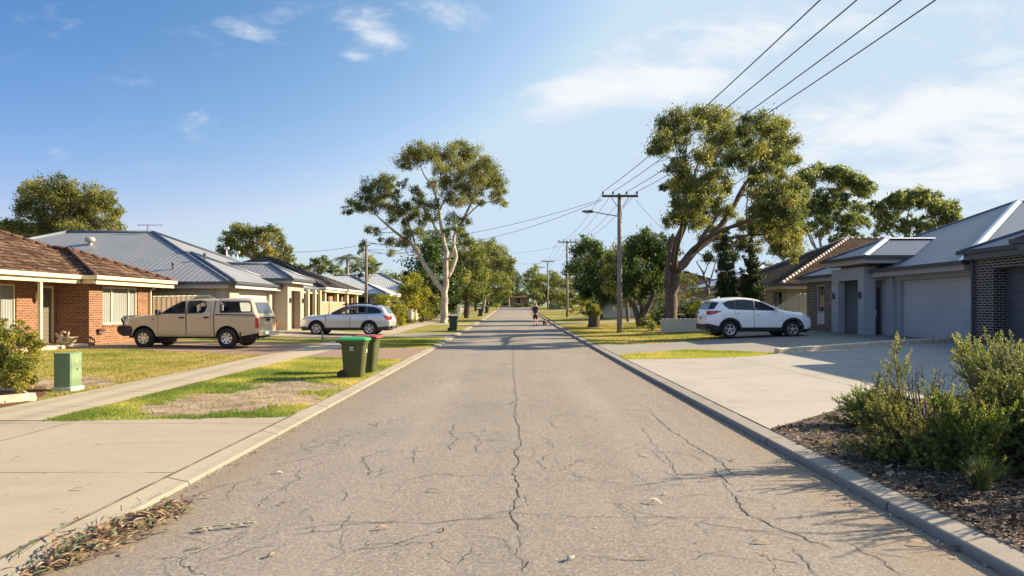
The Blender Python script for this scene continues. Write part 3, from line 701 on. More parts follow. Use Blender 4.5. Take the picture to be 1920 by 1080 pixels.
def simple_house(label, x0, x1, y0, y1, ze, tn, side, mwall, mroof, mcap, mgut, wins=(), loc=None, mfas=M_TRIM, name='house', swin=()):
    """a hip-roofed house further down the street; its street wall faces the road"""
    T = thing(name, label, 'house', ((x0+x1)/2, (y0+y1)/2, h((x0+x1)/2, (y0+y1)/2)))
    o = .55; zb = h(x1 if side > 0 else x0, y0)-.3; mb = MB()
    a, b = ((x1-o, y0+o), (x1-o, y1-o)) if side > 0 else ((x0+o, y1-o), (x0+o, y0+o))
    L = y1-y0-2*o
    ops = [(max(.3, u0*L), u1*L, zb+v0+.3, zb+v1+.3) for u0, u1, v0, v1 in wins]
    wall(mb, a, b, zb, ze-.12, .2, ops)
    s0, s1 = (x0+o, y0+o), (x1-o, y0+o)
    if side > 0: s1 = (x1-o-.2, y0+o)
    else: s0 = (x0+o+.2, y0+o)
    Ls = s1[0]-s0[0]; sops = [(u0*Ls, u1*Ls, zb+v0+.3, zb+v1+.3) for u0, u1, v0, v1 in swin]
    wall(mb, s0, s1, zb, ze-.12, .2, sops)
    wall(mb, (x1-o-.2, y1-o), (x0+o+.2, y1-o), zb, ze-.12, .2)
    if side > 0: wall(mb, (x0+o, y1-o), (x0+o, y0+o+.2), zb, ze-.12, .2)
    else: wall(mb, (x1-o, y0+o+.2), (x1-o, y1-o), zb, ze-.12, .2)
    mb.build('wall', mwall, T)
    for q in ops: window(T, a, b, q, M_CREAM, ((q[0]+q[1])/2,), [(0, .35, M_CURT)], sill=M_CREAM)
    for q in sops: window(T, s0, s1, q, M_CREAM, ((q[0]+q[1])/2,), [(0, .35, M_CURT)], sill=M_CREAM)
    rf = Roof(); rf.hip(x0, x1, y0, y1, ze, tn, seg=mroof in (M_TILEB, M_TILED, M_TILER), cap=.10 if mroof is M_TILEB else .09); rf.build(T, mroof, mcap, mgut, mfas, M_TRIM)
    return T
C_ = simple_house('brown brick house under a dark tiled hip roof, behind the silver wagon', -26, -13.4, 49, 61, 3.0, .42, 1, M_BRICKB, M_TILED, M_TILED, M_WHITE, [(.08, .25, .5, 2.3), (.4, .6, .2, 2.3), (.72, .92, .8, 2.2)], mfas=M_CREAM)
for yy in (49.9, 53.4, 56.6, 60.0):
    mb = MB(); mb.box((-13.75, yy, 1.6), (.3, .3, 2.7)); mb.build('verandah_pier', M_CREAM, C_)
simple_house('low house with a pale corrugated metal roof and shaded verandah, left of the yellow hedge', -25, -13.5, 72.6, 82.2, 3.1, .42, 1, M_YELLOW, M_METALL, M_CAPM, M_WHITE, [(.1, .35, .5, 2.1), (.55, .9, .5, 2.1)], swin=[(.3, .55, .4, 2.1), (.65, .9, .4, 2.1)])
simple_house('pale roofed house half hidden behind the tall yellow green bush', -26, -13.8, 93, 104, 3.9, .45, 1, M_YELLOW, M_METALL, M_CAPM, M_WHITE, [(.1, .35, .5, 2.1)])
simple_house('small brick house with orange tiled roof facing the far end of the road', -6, 3.6, 147, 157, 3.9, .38, -1, M_BRICKB, M_TILER, M_TILER, M_CREAM, [], swin=[(.25, .45, .2, 2.0), (.6, .78, .6, 1.9)])

# ---- right: grey house with garage, portico and blue-grey roof
D_ = thing('rendered_house', 'grey rendered house with blue grey metal roof, boxy portico and grey garage door', 'house', (18, 30, .3))
q0, q1 = (16.0, 29.6), (16.0, 23.9); opq = (.8, 5.3, .25, 2.72)
mb = MB(); wall(mb, q0, q1, 0, 3.0, .22, [opq]); wall(mb, (16.22, 23.9), (29.5, 23.9), 0, 3.0, .2); wall(mb, (29.5, 36.6), (16, 36.6), 0, 3.0, .2)
mb.build('wall', M_RENDER, D_)
door(D_, q0, q1, opq, M_DOORG, 'garage_door', .17)
mb = MB(); bx = frame_at(q0, q1); bx(mb, .0, .55, .2, 3.0, .004, .18); bx(mb, .57, 5.7, 2.74, 3.02, .004, .10); mb.build('pier', M_RENDER, D_)
w0, w1 = (15.6, 37.0), (15.6, 32.6); opn = (1.1, 2.05, .75, 2.75)
mb = MB(); wall(mb, w0, w1, 0, 3.0, .22, [opn]); mb.build('wall', M_BRICKT, D_)
bx = frame_at(w0, w1); mb = MB()
ww = window(D_, w0, w1, (1.1, 2.05, 1.35, 2.75), M_WHITE, (), [(0, .4, M_CURT), (.7, 1, M_BLIND)])
mb = MB(); bx(mb, 1.1, 2.05, .75, 1.33, -.12, -.06); mb.build('panel', M_WHITE, ww)
mb = MB()
wall(mb, (14.9, 32.6), (14.9, 29.6), .1, 3.36, .3, [(.67, 2.5, .0, 2.82)])
wall(mb, (15.2, 29.6), (15.995, 29.6), .1, 3.36, .3, [(.2, .64, .0, 2.78)])
wall(mb, (15.995, 32.6), (15.2, 32.6), .1, 3.36, .3)
mb.span((15.2, 29.9, 3.0), (15.99, 32.3, 3.3)); mb.build('portico', M_RENDER, D_)
mb = MB(); mb.span((16.05, 29.9, .1), (16.15, 32.3, 3.0)); mb.build('entry_wall', M_RENDERD, D_)
mb = MB(); mb.span((15.98, 30.5, .3), (16.04, 31.5, 2.5)); dr = mb.build('door', M_GUTD, D_); mb = MB(); mb.box((15.95, 30.62, 1.35), (.05, .04, .3)); mb.build('handle', M_CAPL, dr)
mb = MB(); mb.span((15.2, 29.8, 3.36), (17.5, 32.3, 3.72)); mb.build('portico_neck', M_RENDERD, D_)
for yy in (29.85, 32.3):
    mb = MB(); mb.tube([(14.84, yy, 2.0), (14.84, yy, 2.28)], .055, 10); mb.build('wall_lamp', M_GUTD, D_)
rf = Roof(); rf.hip(15.2, 31, 23.5, 37.2, 3.2, .45, bright=(0, 4), cap=.05, fas=.2, inset=.06)
rf.hip(14.4, 22, 28.55, 32.4, 3.75, .46, bright=(0, 4), cap=.05, edges='WSN', skip=(1, 2), fas=.2, inset=.06)
rf.build(D_, M_METALB, M_CAPM, M_GUTD, M_TRIM, M_TRIM, M_CAPL)

# ---- right: dark brick house with dark garage door
E_ = thing('brick_house', 'dark brick house with dark garage door at the right edge, behind the native shrubs', 'house', (19, 16, .35))
r0, r1 = (15.3, 23.1), (15.3, 19.2); opr = (.95, 3.8, .2, 2.87)
mb = MB(); wall(mb, r0, r1, 0, 3.3, .5, [opr]); wall(mb, (14.4, 18.7), (14.4, 8.6), 0, 3.3, .22, [(2, 4.5, .9, 2.6)]); wall(mb, (29.5, 23.1), (15.8, 23.1), 0, 3.3, .2); wall(mb, (14.4, 8.4), (29.5, 8.4), 0, 3.3, .2)
wall(mb, (15.8, 18.92), (14.4, 18.92), 0, 3.3, .22)
mb.build('wall', M_BRICKD, E_)
door(E_, r0, r1, opr, M_DOORD, 'garage_door', .42)
window(E_, (14.4, 18.7), (14.4, 8.6), (2, 4.5, .9, 2.6), M_GUTD, (3.25,), [(0, .3, M_CURT)])
mb = MB(); mb.tube([(15.2, 23.02, .2), (15.2, 23.02, 3.1), (15.05, 23.1, 3.42)], .05, 8); mb.build('downpipe', M_GUTD, E_)
rf = Roof(); rf.hip(15.0, 30.2, 8.0, 23.3, 3.5, .45, cap=.05, edges='NWE', bright=(4,), inset=.05); rf.hip(13.9, 26, 8.02, 19.25, 3.51, .45, cap=.05, edges='WSN', inset=.05, skip=(1, 2))
rf.build(E_, M_METALB, M_CAPM, M_GUTD, M_RENDERD, M_RENDERD, M_CAPL)

T3 = simple_house('cream rendered house with brown tiled hip roof behind the white car', 15, 32, 39, 53.4, 2.95, .45, -1, M_YELLOW, M_TILEB, plain('ridge_tile_pale', (.40, .31, .25), .85, var=.4, scale=5, bump=.4), M_GUTD, [(.83, .94, .9, 2.1), (.4, .6, .9, 2.1)], mfas=M_CREAM)
simple_house('pale blue roofed house seen between the big gum and the first cypress', 17, 30, 58, 70, 3.4, .34, -1, M_BEIGE, M_METALL, M_CAPM, M_GUTD, [(.6, .8, .6, 2.0)])
simple_house('brown roofed house mostly hidden behind the dark street trees on the right', 16, 28, 84, 96, 3.7, .42, -1, M_YELLOW, M_TILEB, M_TILEB, M_CREAM, [(.5, .7, .7, 2.0)])

# ------------------------------------------------------------------ fences and walls
def sheet_fence(label, pts, mat, posts=True, cap=.04, name='fence', group=None, postmat=None):
    """pts: (x, y, top) along the fence"""
    x0, y0 = pts[0][:2]
    T = thing(name, label, 'fence', (x0, y0, h(x0, y0)), group=group); mb = MB(); ps = MB(); cp = MB()
    for (xa, ya, ta), (xb, yb, tb) in zip(pts, pts[1:]):
        d = Vector((xb-xa, yb-ya)).normalized(); n = Vector((d.y, -d.x))*.02
        za, zb = h(xa, ya)-.05, h(xb, yb)-.05
        v = [(xa+n.x, ya+n.y), (xb+n.x, yb+n.y), (xb-n.x, yb-n.y), (xa-n.x, ya-n.y)]
        mb.add([(*v[0], za), (*v[1], zb), (*v[2], zb), (*v[3], za), (*v[0], ta), (*v[1], tb), (*v[2], tb), (*v[3], ta)], [(3, 2, 1, 0), (4, 5, 6, 7), (0, 1, 5, 4), (1, 2, 6, 5), (2, 3, 7, 6), (3, 0, 4, 7)])
        cp.tube([(xa, ya, ta+.01), (xb, yb, tb+.01)], cap, 6)
    for x, y, t in pts: ps.box((x, y, (h(x, y)+t)/2-.02), (.075, .075, t-h(x, y)))
    mb.build('panel', mat, T); cp.build('rail', postmat or M_FENCEC, T); ps.build('post', postmat or M_FENCEC, T)
    return T
sheet_fence('tan ribbed sheet metal fence with raked end behind the tan ute', [(-16.1, 30.75, 2.08), (-14.05, 32.0, 2.14), (-13.6, 32.25, 1.75)], M_FENCE)
sheet_fence('tan sheet fence beside the brown brick house, behind the silver wagon', [(-13.3, 47.2, 1.95), (-13.2, 50.2, 1.95), (-13.1, 53.3, 1.95)], M_FENCE)
sheet_fence('low cream ribbed fence at the foot of the big gum', [(7.8, 36.8, .99), (9.0, 36.8, .99), (10.2, 36.8, .99)], M_FENCEC, cap=.03)
sheet_fence('pale sheet fence with raked top between mottled brick wall and white car', [(14.3, 38.3, 1.50), (15.75, 38.3, 2.34), (17.2, 38.3, 2.34)], M_FENCEC)
def masonry(label, parts, cat='wall', name='garden_wall', mat=M_WHITE):
    x, y = parts[0][0], parts[0][1]
    T = thing(name, label, cat, (x, y, h(x, y)))
    for nm, x_, y_, sx, sy, hh in parts:
        pass
    return T
def wall_thing(label, pieces, mat=M_WHITE, name='garden_wall', cat='wall'):
    x, y = pieces[0][1], pieces[0][2]; T = thing(name, label, cat, (x, y, h(x, y)))
    for nm, x_, y_, sx, sy, hh in pieces:
        z = h(x_, y_); mb = MB(); mb.box((x_, y_, z+hh/2-.05), (sx, sy, hh+.1))
        if nm == 'pier': mb.box((x_, y_, z+hh+.035), (sx+.08, sy+.08, .06))
        mb.build(nm, mat, T, bevel=.01)
    return T
wall_thing('white masonry front wall behind the stump, beside the dark street trees', [('pier', 9.25, 69, .95, .5, 1.75), ('panel', 10.9, 69.05, 2.3, .25, .95), ('pier', 12.2, 69, .35, .35, 1.05)])
wall_thing('white pier front fence left of the footpath behind the silver wagon', [('pier', -8.6, 51.6, .3, .3, 1.0), ('pier', -8.75, 58.0, .34, .34, 1.05), ('pier', -8.75, 60.5, .34, .34, 1.0), ('panel', -8.8, 59.25, .12, 2.1, .85), ('pier', -8.75, 66.0, .34, .34, 1.0), ('panel', -8.8, 63.2, .12, 5.1, .7)], M_CREAM, 'front_fence', 'fence')
wall_thing('white front wall seen just left of the pale gum trunk', [('panel', -8.9, 79, .2, 3.2, 1.15), ('pier', -8.8, 77.2, .4, .4, 1.2)])
wall_thing('small white letterbox wall between the pale gum and the brown trunk', [('panel', -7.6, 88, 1.0, .3, 1.0), ('pier', -6.95, 88, .26, .34, 1.15)], name='letterbox_wall')
wall_thing('grey green timber fence under the round bushes near the road end', [('panel', 7.3, 118, 3.2, .1, 1.0), ('post', 5.6, 118, .15, .15, 1.1), ('post', 9.0, 118, .15, .15, 1.1)], plain('weathered_timber', (.13, .135, .10), .9, var=.2), 'front_fence', 'fence')
mb = MB(); pts = [(8.1, 21.45), (10, 22.1), (12, 22.85), (14, 23.65), (15.6, 24.3)]
strip_wall(mb, pts, .22, .16); o = mb.build('retaining_wall', M_STONE, bevel=.02); tag(o, 'low weathered stone kerb wall between the two right hand driveways', 'wall')
# ------------------------------------------------------------------ vehicles
def paint(name, c, metal=.0, rough=.28):
    m, nt, b = new_mat(name); N = NT(nt); ob = N.n('ShaderNodeTexCoord').outputs['Object']
    s = N.n('ShaderNodeSeparateXYZ', inp={0: ob})
    dirt = N.math('MULTIPLY', N.step(N.math('ADD', s.outputs[2], N.math('MULTIPLY', N.noise(ob, 3, 5), .35)), .75, .35), .35)
    cc = N.mix(dirt, N.mix(N.math('MULTIPLY', N.noise(ob, 1.5, 4), .2), c, tuple(.85*x for x in c)), (.26, .21, .15))
    N.link(cc, b.inputs['Base Color']); b.inputs['Metallic'].default_value = metal
    N.link(N.math('ADD', N.math('MULTIPLY', dirt, .8), rough), b.inputs['Roughness'])
    b.inputs['Coat Weight'].default_value = .7; b.inputs['Coat Roughness'].default_value = .05
    return m
M_TYRE = plain('tyre_rubber', (.022, .021, .020), .85, var=.25, scale=20)
M_RIM = plain('alloy', (.60, .60, .59), .3, .75, var=.06)
M_BLACK = plain('black_plastic', (.022, .022, .023), .6, var=.15)
M_CHROME = plain('chrome', (.75, .74, .72), .15, 1.0, var=.03)
M_CARGLASS = glass_mat('car_glass', (.012, .016, .022), .16, clear=(.78, .84, .87))
M_CARGLASSD = glass_mat('car_glass_dark', (.010, .014, .020), .82)
M_REARGLASS = plain('rear_glass', (.05, .06, .07), .06, 0, var=.1, spec=1.0)
M_REARDARK = plain('rear_glass_dark', (.012, .014, .018), .12, var=.1, spec=.35)
M_RED = plain('tail_lamp_red', (.42, .012, .016), .15, var=.15, coat=1)
M_CLEAR = plain('lamp_clear', (.62, .62, .60), .12, .3, var=.1, coat=1)
M_SEAT = plain('seat_fabric', (.035, .035, .04), .9)
M_PLATE = plain('number_plate', (.72, .72, .68), .5, var=.08, scale=20)

def in_poly(x, z, P):
    c = False; j = len(P)-1
    for i in range(len(P)):
        if (P[i][1] > z) != (P[j][1] > z) and x < (P[j][0]-P[i][0])*(z-P[i][1])/(P[j][1]-P[i][1])+P[i][0]: c = not c
        j = i
    return c
def smooth_line(P, step=.05, it=1, closed=False):
    for _ in range(it):                                  # corner cutting
        Q = []; n = len(P)
        rngi = range(n if closed else n-1)
        if not closed: Q.append(P[0])
        for i in rngi:
            a, b = P[i], P[(i+1) % n]
            Q += [(a[0]*.75+b[0]*.25, a[1]*.75+b[1]*.25), (a[0]*.25+b[0]*.75, a[1]*.25+b[1]*.75)]
        if not closed: Q.append(P[-1])
        P = Q
    out = []; n = len(P)
    for i in range(n if closed else n-1):
        a, b = P[i], P[(i+1) % n]; L = math.hypot(b[0]-a[0], b[1]-a[1]); k = max(1, int(round(L/step)))
        out += [(a[0]+(b[0]-a[0])*j/k, a[1]+(b[1]-a[1])*j/k) for j in range(k)]
    if not closed: out.append(P[-1])
    return out
class Shell:
    def __init__(s, top, arches, sill, W, r=.10, bulge=.05, res=.07):
        s.W = W; s.r = r
        top = smooth_line(top, res*.8, 2); s.top = top
        bottom = []
        def arc(xc, zc, rad, rev):
            a0 = math.asin(max(-1, min(1, (sill-zc)/rad))); k = 16
            pts = [(xc+rad*math.cos(a0+(math.pi-2*a0)*j/k), zc+rad*math.sin(a0+(math.pi-2*a0)*j/k)) for j in range(k+1)]
            return pts[::-1] if rev else pts
        xs = sorted(arches, key=lambda a: a[0])            # rear to front
        for a in xs: bottom += [p for p in arc(*a, True)]
        x_first = bottom[0][0]
        seg = []
        loop = top+[(x, z) for x, z in smooth_line([top[-1], bottom[0]], res)[1:-1]]
        k = 0
        prev = None
        pts = []
        for a in xs:
            A = arc(*a, True)
            if prev is not None: pts += smooth_line([prev, A[0]], res)[1:-1]
            pts += A; prev = A[-1]
        loop = loop+pts+smooth_line([prev, top[0]], res)[1:-1]
        s.loop = loop
        s.T = np.array(top)
    def dist_top(s, x, z):
        A = s.T[:-1]; B = s.T[1:]; d = B-A; L = (d**2).sum(1); p = np.array((x, z))
        t = np.clip(((p-A)*d).sum(1)/np.maximum(L, 1e-9), 0, 1); q = A+d*t[:, None]
        return float(np.sqrt(((p-q)**2).sum(1)).min())
    def y(s, x, z, off=0):
        d = s.dist_top(x, z); r = s.r; w = s.W(x, z)
        if d < r: w -= r*(1-math.sqrt(max(0, 1-((r-d)/r)**2)))
        return w+off
    def side(s, regions, res=.07):
        """triangulate the side; regions: ordered list of (key, polygon); first match wins, else 'body'"""
        pts = [Vector(p) for p in s.loop]; n = len(pts); ed = [(i, (i+1) % n) for i in range(n)]
        polys = {}
        for key, P in regions:
            b = len(pts); pts += [Vector(p) for p in P]; m = len(P); ed += [(b+i, b+(i+1) % m) for i in range(m)]
        L = s.loop; xs = [p[0] for p in L]; zs = [p[1] for p in L]
        for x in np.arange(min(xs)+res/2, max(xs), res):
            for z in np.arange(min(zs)+res/2, max(zs), res):
                if in_poly(x, z, L): pts.append(Vector((x, z)))
        for d_ in (.012, .03, .06):                        # finer rows near the rounded shoulder
            for (x0, z0), (x1, z1) in zip(s.top, s.top[1:]):
                l = math.hypot(x1-x0, z1-z0)
                if l < 1e-6: continue
                q = ((x0+x1)/2-(z1-z0)/l*d_*-1*-1, (z0+z1)/2+(x1-x0)/l*d_*-1*-1)
                for q in (((x0+x1)/2+(z1-z0)/l*d_, (z0+z1)/2-(x1-x0)/l*d_), ((x0+x1)/2-(z1-z0)/l*d_, (z0+z1)/2+(x1-x0)/l*d_)):
                    if in_poly(*q, L): pts.append(Vector(q))
        R_ = geometry.delaunay_2d_cdt(pts, ed, [], 0, 1e-4)
        out = {}
        for f in R_[2]:
            cx = sum(R_[0][i].x for i in f)/3; cz = sum(R_[0][i].y for i in f)/3
            if not in_poly(cx, cz, s.loop): continue
            key = 'body'
            for k_, P in regions:
                if in_poly(cx, cz, P): key = k_; break
            out.setdefault(key, []).append(f)
        s.v2 = R_[0]; s.ys = [s.y(v.x, v.y) for v in R_[0]]
        return out
    def add_side(s, mb, faces, sgn, off=0):
        used = sorted({i for f in faces for i in f}); mp = {i: k for k, i in enumerate(used)}
        vs = [(s.v2[i].x, sgn*(s.ys[i]+off), s.v2[i].y) for i in used]; fs = []
        for f in faces:
            a, b, c = (s.v2[i] for i in f); ccw = (b-a).cross(c-a) > 0
            g = tuple(mp[i] for i in f); fs.append(g[::-1] if (ccw == (sgn > 0)) else g)
        mb.add(vs, fs)
    def strip(s, mb, bulge, i0=0, i1=None, off=0.0, inset=0.0, nY=8):
        T = s.top[i0:i1]; rows = []
        for i, (x, z) in enumerate(T):
            a = T[max(0, i-1)]; b = T[min(len(T)-1, i+1)]; l = math.hypot(b[0]-a[0], b[1]-a[1]) or 1
            nx, nz = -(b[1]-a[1])/l, (b[0]-a[0])/l
            if nz < 0 and False: nx, nz = -nx, -nz
            w = s.y(x, z)-inset; bl = bulge(x, z)+off
            sg = s.nsign
            rows.append([(x+sg*nx*(bl*(1-(q*2/nY-1)**2)+0*off), w*(q*2/nY-1), z+sg*nz*(bl*(1-(q*2/nY-1)**2))) for q in range(nY+1)])
        vs = [p for r_ in rows for p in r_]; k = nY+1; fs = []
        for i in range(len(rows)-1):
            for q in range(nY): fs.append((i*k+q, i*k+q+1, (i+1)*k+q+1, (i+1)*k+q))
        mb.add(vs, fs)
    nsign = -1
def offset_poly(P, d):
    n = len(P); out = []; ar = sum(P[i][0]*P[(i+1) % n][1]-P[(i+1) % n][0]*P[i][1] for i in range(n)); sg = 1 if ar > 0 else -1
    for i in range(n):
        a, b, c = P[i-1], P[i], P[(i+1) % n]
        e1 = Vector((b[0]-a[0], b[1]-a[1])).normalized(); e2 = Vector((c[0]-b[0], c[1]-b[1])).normalized()
        n1 = Vector((e1.y, -e1.x))*sg; n2 = Vector((e2.y, -e2.x))*sg; m = (n1+n2); m = m.normalized() if m.length > 1e-6 else n1
        k = d/max(.4, m.dot(n1)); out.append((b[0]+m.x*k, b[1]+m.y*k))
    return out
def seam(mb, shell, line, sgn, w=.0035, off=.003, closed=True):
    L = smooth_line(list(line), .08, 0, closed)
    P = [Vector((x, sgn*shell.y(x, z, off), z)) for x, z in L]
    if closed: P.append(P[0])
    for a, b in zip(P, P[1:]):
        d = (b-a)
        if d.length < 1e-5: continue
        t = Vector((0, 1, 0)).cross(d).normalized()*w
        mb.add([a+t, b+t, b-t, a-t], [(0, 1, 2, 3)])
def ring(mb, shell, P, sgn, win, wout, off=.004):
    A = smooth_line(offset_poly(P, -win), .1, 0, True); 
    P_ = smooth_line(P, .1, 0, True); I = offset_poly(P_, -win); O = offset_poly(P_, wout); n = len(P_)
    vs = [(x, sgn*shell.y(x, z, off), z) for x, z in I]+[(x, sgn*shell.y(x, z, off), z) for x, z in O]
    mb.add(vs, [(i, (i+1) % n, n+(i+1) % n, n+i) for i in range(n)])
def patch(mb, shell, P, sgn, off=.005, th=.0):
    P = smooth_line(P, .08, 0, True); n = len(P); vs = [(x, sgn*shell.y(x, z, off), z) for x, z in P]
    mb.add(vs, [tuple(range(n))])
def wheel(parent, x, y, zc, R_, w, sgn, spokes, rimr, rimmat, twin=False, steer=0):
    mb = MB(); hw = w/2; rr = rimr
    mb.lathe([(rr*.98, -hw*.85), (rr+.02, -hw), (R_-.03, -hw*.96), (R_-.006, -hw*.75), (R_, -hw*.4), (R_, hw*.4), (R_-.006, hw*.75), (R_-.03, hw*.96), (rr+.02, hw), (rr*.98, hw*.85)], (x, y, zc), 'y', 32, closed=True)
    t = mb.build('wheel', M_TYRE, parent, smooth=True, world=False)
    mb = MB(); o = sgn*hw
    mb.lathe([(rr*.99, o*.9), (rr*.93, o*.95), (rr*.90, o*.6), (rr*.3, o*.30), (0, o*.30)], (x, y, zc), 'y', 32)
    mb.build('rim_barrel', M_BLACK, t, smooth=True, world=False)
    mb = MB()
    mb.lathe([(rr*1.0, o*.86), (rr*.985, o*1.0), (rr*.89, o*.97), (rr*.87, o*.8)], (x, y, zc), 'y', 32)
    mb.lathe([(rr*.27, o*.5), (rr*.25, o*.82), (rr*.12, o*.9), (0, o*.9)], (x, y, zc), 'y', 16)
    n = spokes*(2 if twin else 1)
    for k in range(n):
        a = 2*math.pi*(k//2 if twin else k)/spokes+(.19*(1 if k % 2 else -1) if twin else 0)+.3
        a2 = 2*math.pi*(k//2 if twin else k)/spokes+(.10*(1 if k % 2 else -1) if twin else 0)+.3
        wd = rr*(.075 if twin else .62/spokes*2.0)
        ca, sa = math.cos(a), math.sin(a); p0 = (rr*.2, rr*.92)
        vs = []
        for rad, wf, yy, aa in ((rr*.18, .8, .88, a2), (rr*.92, 1.05, .97, a)):
            for s_ in (-1, 1):
                for dy in (0, -.22):
                    px_ = rad*math.cos(aa)-s_*wd*wf*math.sin(aa); pz = rad*math.sin(aa)+s_*wd*wf*math.cos(aa)
                    vs.append((x+px_, y+o*(yy+dy), zc+pz))
        mb.add(vs, [(0, 2, 6, 4), (0, 1, 5, 4), (2, 3, 7, 6), (1, 3, 7, 5)])
    mb.build('rim', rimmat, t, smooth=False, world=False)
    return t
def car(name, label, loc, rz_, S, body_mat, spec, cat):
    T = thing(name, label, cat, loc, rz_)
    regions = []
    for d in spec['doors']: 
        for w in d.get('win', []): regions.append((('win', w), spec['win'][w]))
    for w in spec.get('bodywin', []): regions.append((('win', w), spec['win'][w]))
    regions += [(('patch', i), p_[1]) for i, p_ in enumerate(spec.get('patches', []))]
    for i, d in enumerate(spec['doors']): regions.append((('door', i), d['poly']))
    F_ = S.side(regions)
    mb = MB()
    for sg in (-1, 1): S.add_side(mb, F_['body'], sg)
    S.strip(mb, spec['bulge'])
    for _ in (0,):
        n = len(S.loop)
    me = mb.build('body', body_mat, T, smooth=True, world=False)
    me.data.set_sharp_from_angle(angle=R(38))
    for sg in (-1, 1):
        for w in [*(w for d in spec['doors'] for w in d.get('win', [])), *spec.get('bodywin', [])]:
            mb = MB(); ring(mb, S, spec['win'][w], sg, .015, .022); mb.build('window_trim', M_BLACK, T, world=False)
    for sg in (-1, 1):
        for i, d in enumerate(spec['doors']):
            mb = MB(); S.add_side(mb, F_[('door', i)], sg)
            D = mb.build('door', body_mat, T, smooth=True, world=False); D.data.set_sharp_from_angle(angle=R(38))
            mb = MB(); seam(mb, S, d['poly'], sg); mb.build('seal', M_BLACK, D, world=False)
            hx, hz = d['handle']; yy = sg*S.y(hx, hz)
            mb = MB(); mb.box((hx, yy+sg*.022, hz), (.2, .03, .032)); mb.box((hx, yy+sg*.004, hz), (.15, .012, .06))
            mb.build('handle', spec.get('handlemat', body_mat), D, bevel=.008, world=False)
            for w in d.get('win', []):
                mb = MB(); patch(mb, S, spec['win'][w], sg, -.012); mb.build('window', spec.get('glass', {}).get(w, M_CARGLASS), D, world=False)
        for w in spec.get('bodywin', []):
            mb = MB(); patch(mb, S, spec['win'][w], sg, -.012); mb.build('window', spec.get('glass', {}).get(w, M_CARGLASSD), T, world=False)
    for i, (nm, _, pm) in enumerate(spec.get('patches', [])):
        for sg in (-1, 1):
            if ('patch', i) in F_:
                mb = MB(); S.add_side(mb, F_[('patch', i)], sg, .002); mb.build(nm, pm, T, smooth=True, world=False)
    # underbody and cabin
    x0, x1, zb = spec['under']; hw = spec['hw']
    mb = MB(); mb.box(((x0+x1)/2, 0, zb+.14), (x1-x0, hw*1.55, .24)); mb.box(((x0+x1)/2-.1, 0, zb+.30), (x1-x0-.5, hw*1.45, .2))
    for (xc, zc, r_) in spec['arches']: mb.box((xc, 0, zc+.12), (r_*1.9, hw*1.2, r_*1.45))
    mb.build('underbody', M_BLACK, T, world=False)
    mb = MB()
    for sx in spec['seats']:
        for yy in (-.37, .37):
            mb.box((sx, yy, spec['seatz']+.10), (.5, .48, .16)); mb.box((sx-.27, yy, spec['seatz']+.42), (.16, .46, .62), 0, .85); mb.box((sx-.31, yy, spec['seatz']+.80), (.10, .26, .17))
    dx = spec['dash']; mb.box((dx, 0, spec['seatz']+.33), (.35, hw*1.6, .3))
    mb.tube([(dx-.32, .37+.18*math.cos(a), spec['seatz']+.45+.18*math.sin(a)) for a in np.linspace(0, 6.28, 13)], .018, 6)
    mb.build('interior', M_SEAT, T, bevel=.04, world=False)
    for (xc, zc, r_) in spec['arches']:
        for sg in (-1, 1): wheel(T, xc, sg*(spec['track']), spec['wr'], spec['wr'], spec['ww'], sg, *spec['rim'])
    return T

# ---- tan dual cab ute with canopy
def Wu(x, z):
    w = .865
    if z > 1.2: w -= (z-1.2)*.30
    if z < .6: w -= (.6-z)*.10
    if x > 1.9: w -= ((x-1.9)/.5)**2*.10
    if x < -2.3: w -= ((-2.3-x)/.4)**2*.03
    return w
utop = [(2.30, .48), (2.37, .62), (2.38, .85), (2.33, 1.0), (2.2, 1.09), (1.6, 1.175), (1.06, 1.235), (.98, 1.255), (.60, 1.50), (.28, 1.68), (.05, 1.735), (-.5, 1.765), (-1.0, 1.755), (-1.3, 1.785), (-2.2, 1.775), (-2.36, 1.755), (-2.42, 1.70), (-2.60, 1.22), (-2.665, 1.16), (-2.68, .9), (-2.68, .62), (-2.64, .54)]
ua = [(1.545, .37, .455), (-1.54, .37, .455)]
US = Shell(utop, ua, .42, Wu, r=.09)
uspec = dict(arches=ua, bulge=lambda x, z: (.004 if x < -2.3 else .035) if z > .9 else .09*(1 if x > 0 else .35), under=(-2.5, 2.2, .33), hw=.86, seats=(.25, -.62), seatz=.62, dash=.95, track=.765, wr=.355, ww=.25, rim=(7, .20, M_RIM), handlemat=M_BLACK,
    win={'f': [(.86, 1.255), (.52, 1.50), (.26, 1.645), (.06, 1.672), (.02, 1.26)], 'r': [(-.10, 1.262), (-.07, 1.675), (-.5, 1.690), (-.68, 1.665), (-.75, 1.50), (-.70, 1.33), (-.6, 1.275)],
         'c': [(-1.27, 1.33), (-1.255, 1.62), (-1.31, 1.665), (-2.28, 1.655), (-2.36, 1.60), (-2.42, 1.36), (-2.36, 1.31), (-1.32, 1.29)]},
    doors=[dict(poly=[(1.03, .50), (1.0, 1.21), (.86, 1.30), (.52, 1.56), (.28, 1.685), (-.02, 1.71), (-.03, .46), (.95, .46)], win=['f'], handle=(.13, 1.10)),
           dict(poly=[(-.045, .46), (-.035, 1.71), (-.5, 1.725), (-.74, 1.69), (-.90, 1.5), (-.93, .95), (-.96, .46)], win=['r'], handle=(-.78, 1.105))], bodywin=['c'], glass={'c': M_CARGLASS}, patches=[('headlight', [(2.10, .90), (2.12, 1.05), (2.34, 1.02), (2.40, .86), (2.2, .84)], M_CLEAR), ('bumper_corner', [(1.95, .40), (1.95, .66), (2.02, .80), (2.5, .80), (2.5, .40)], M_BLACK), ('indicator', [(1.16, 1.02), (1.16, 1.06), (1.24, 1.06), (1.24, 1.02)], M_RED)])
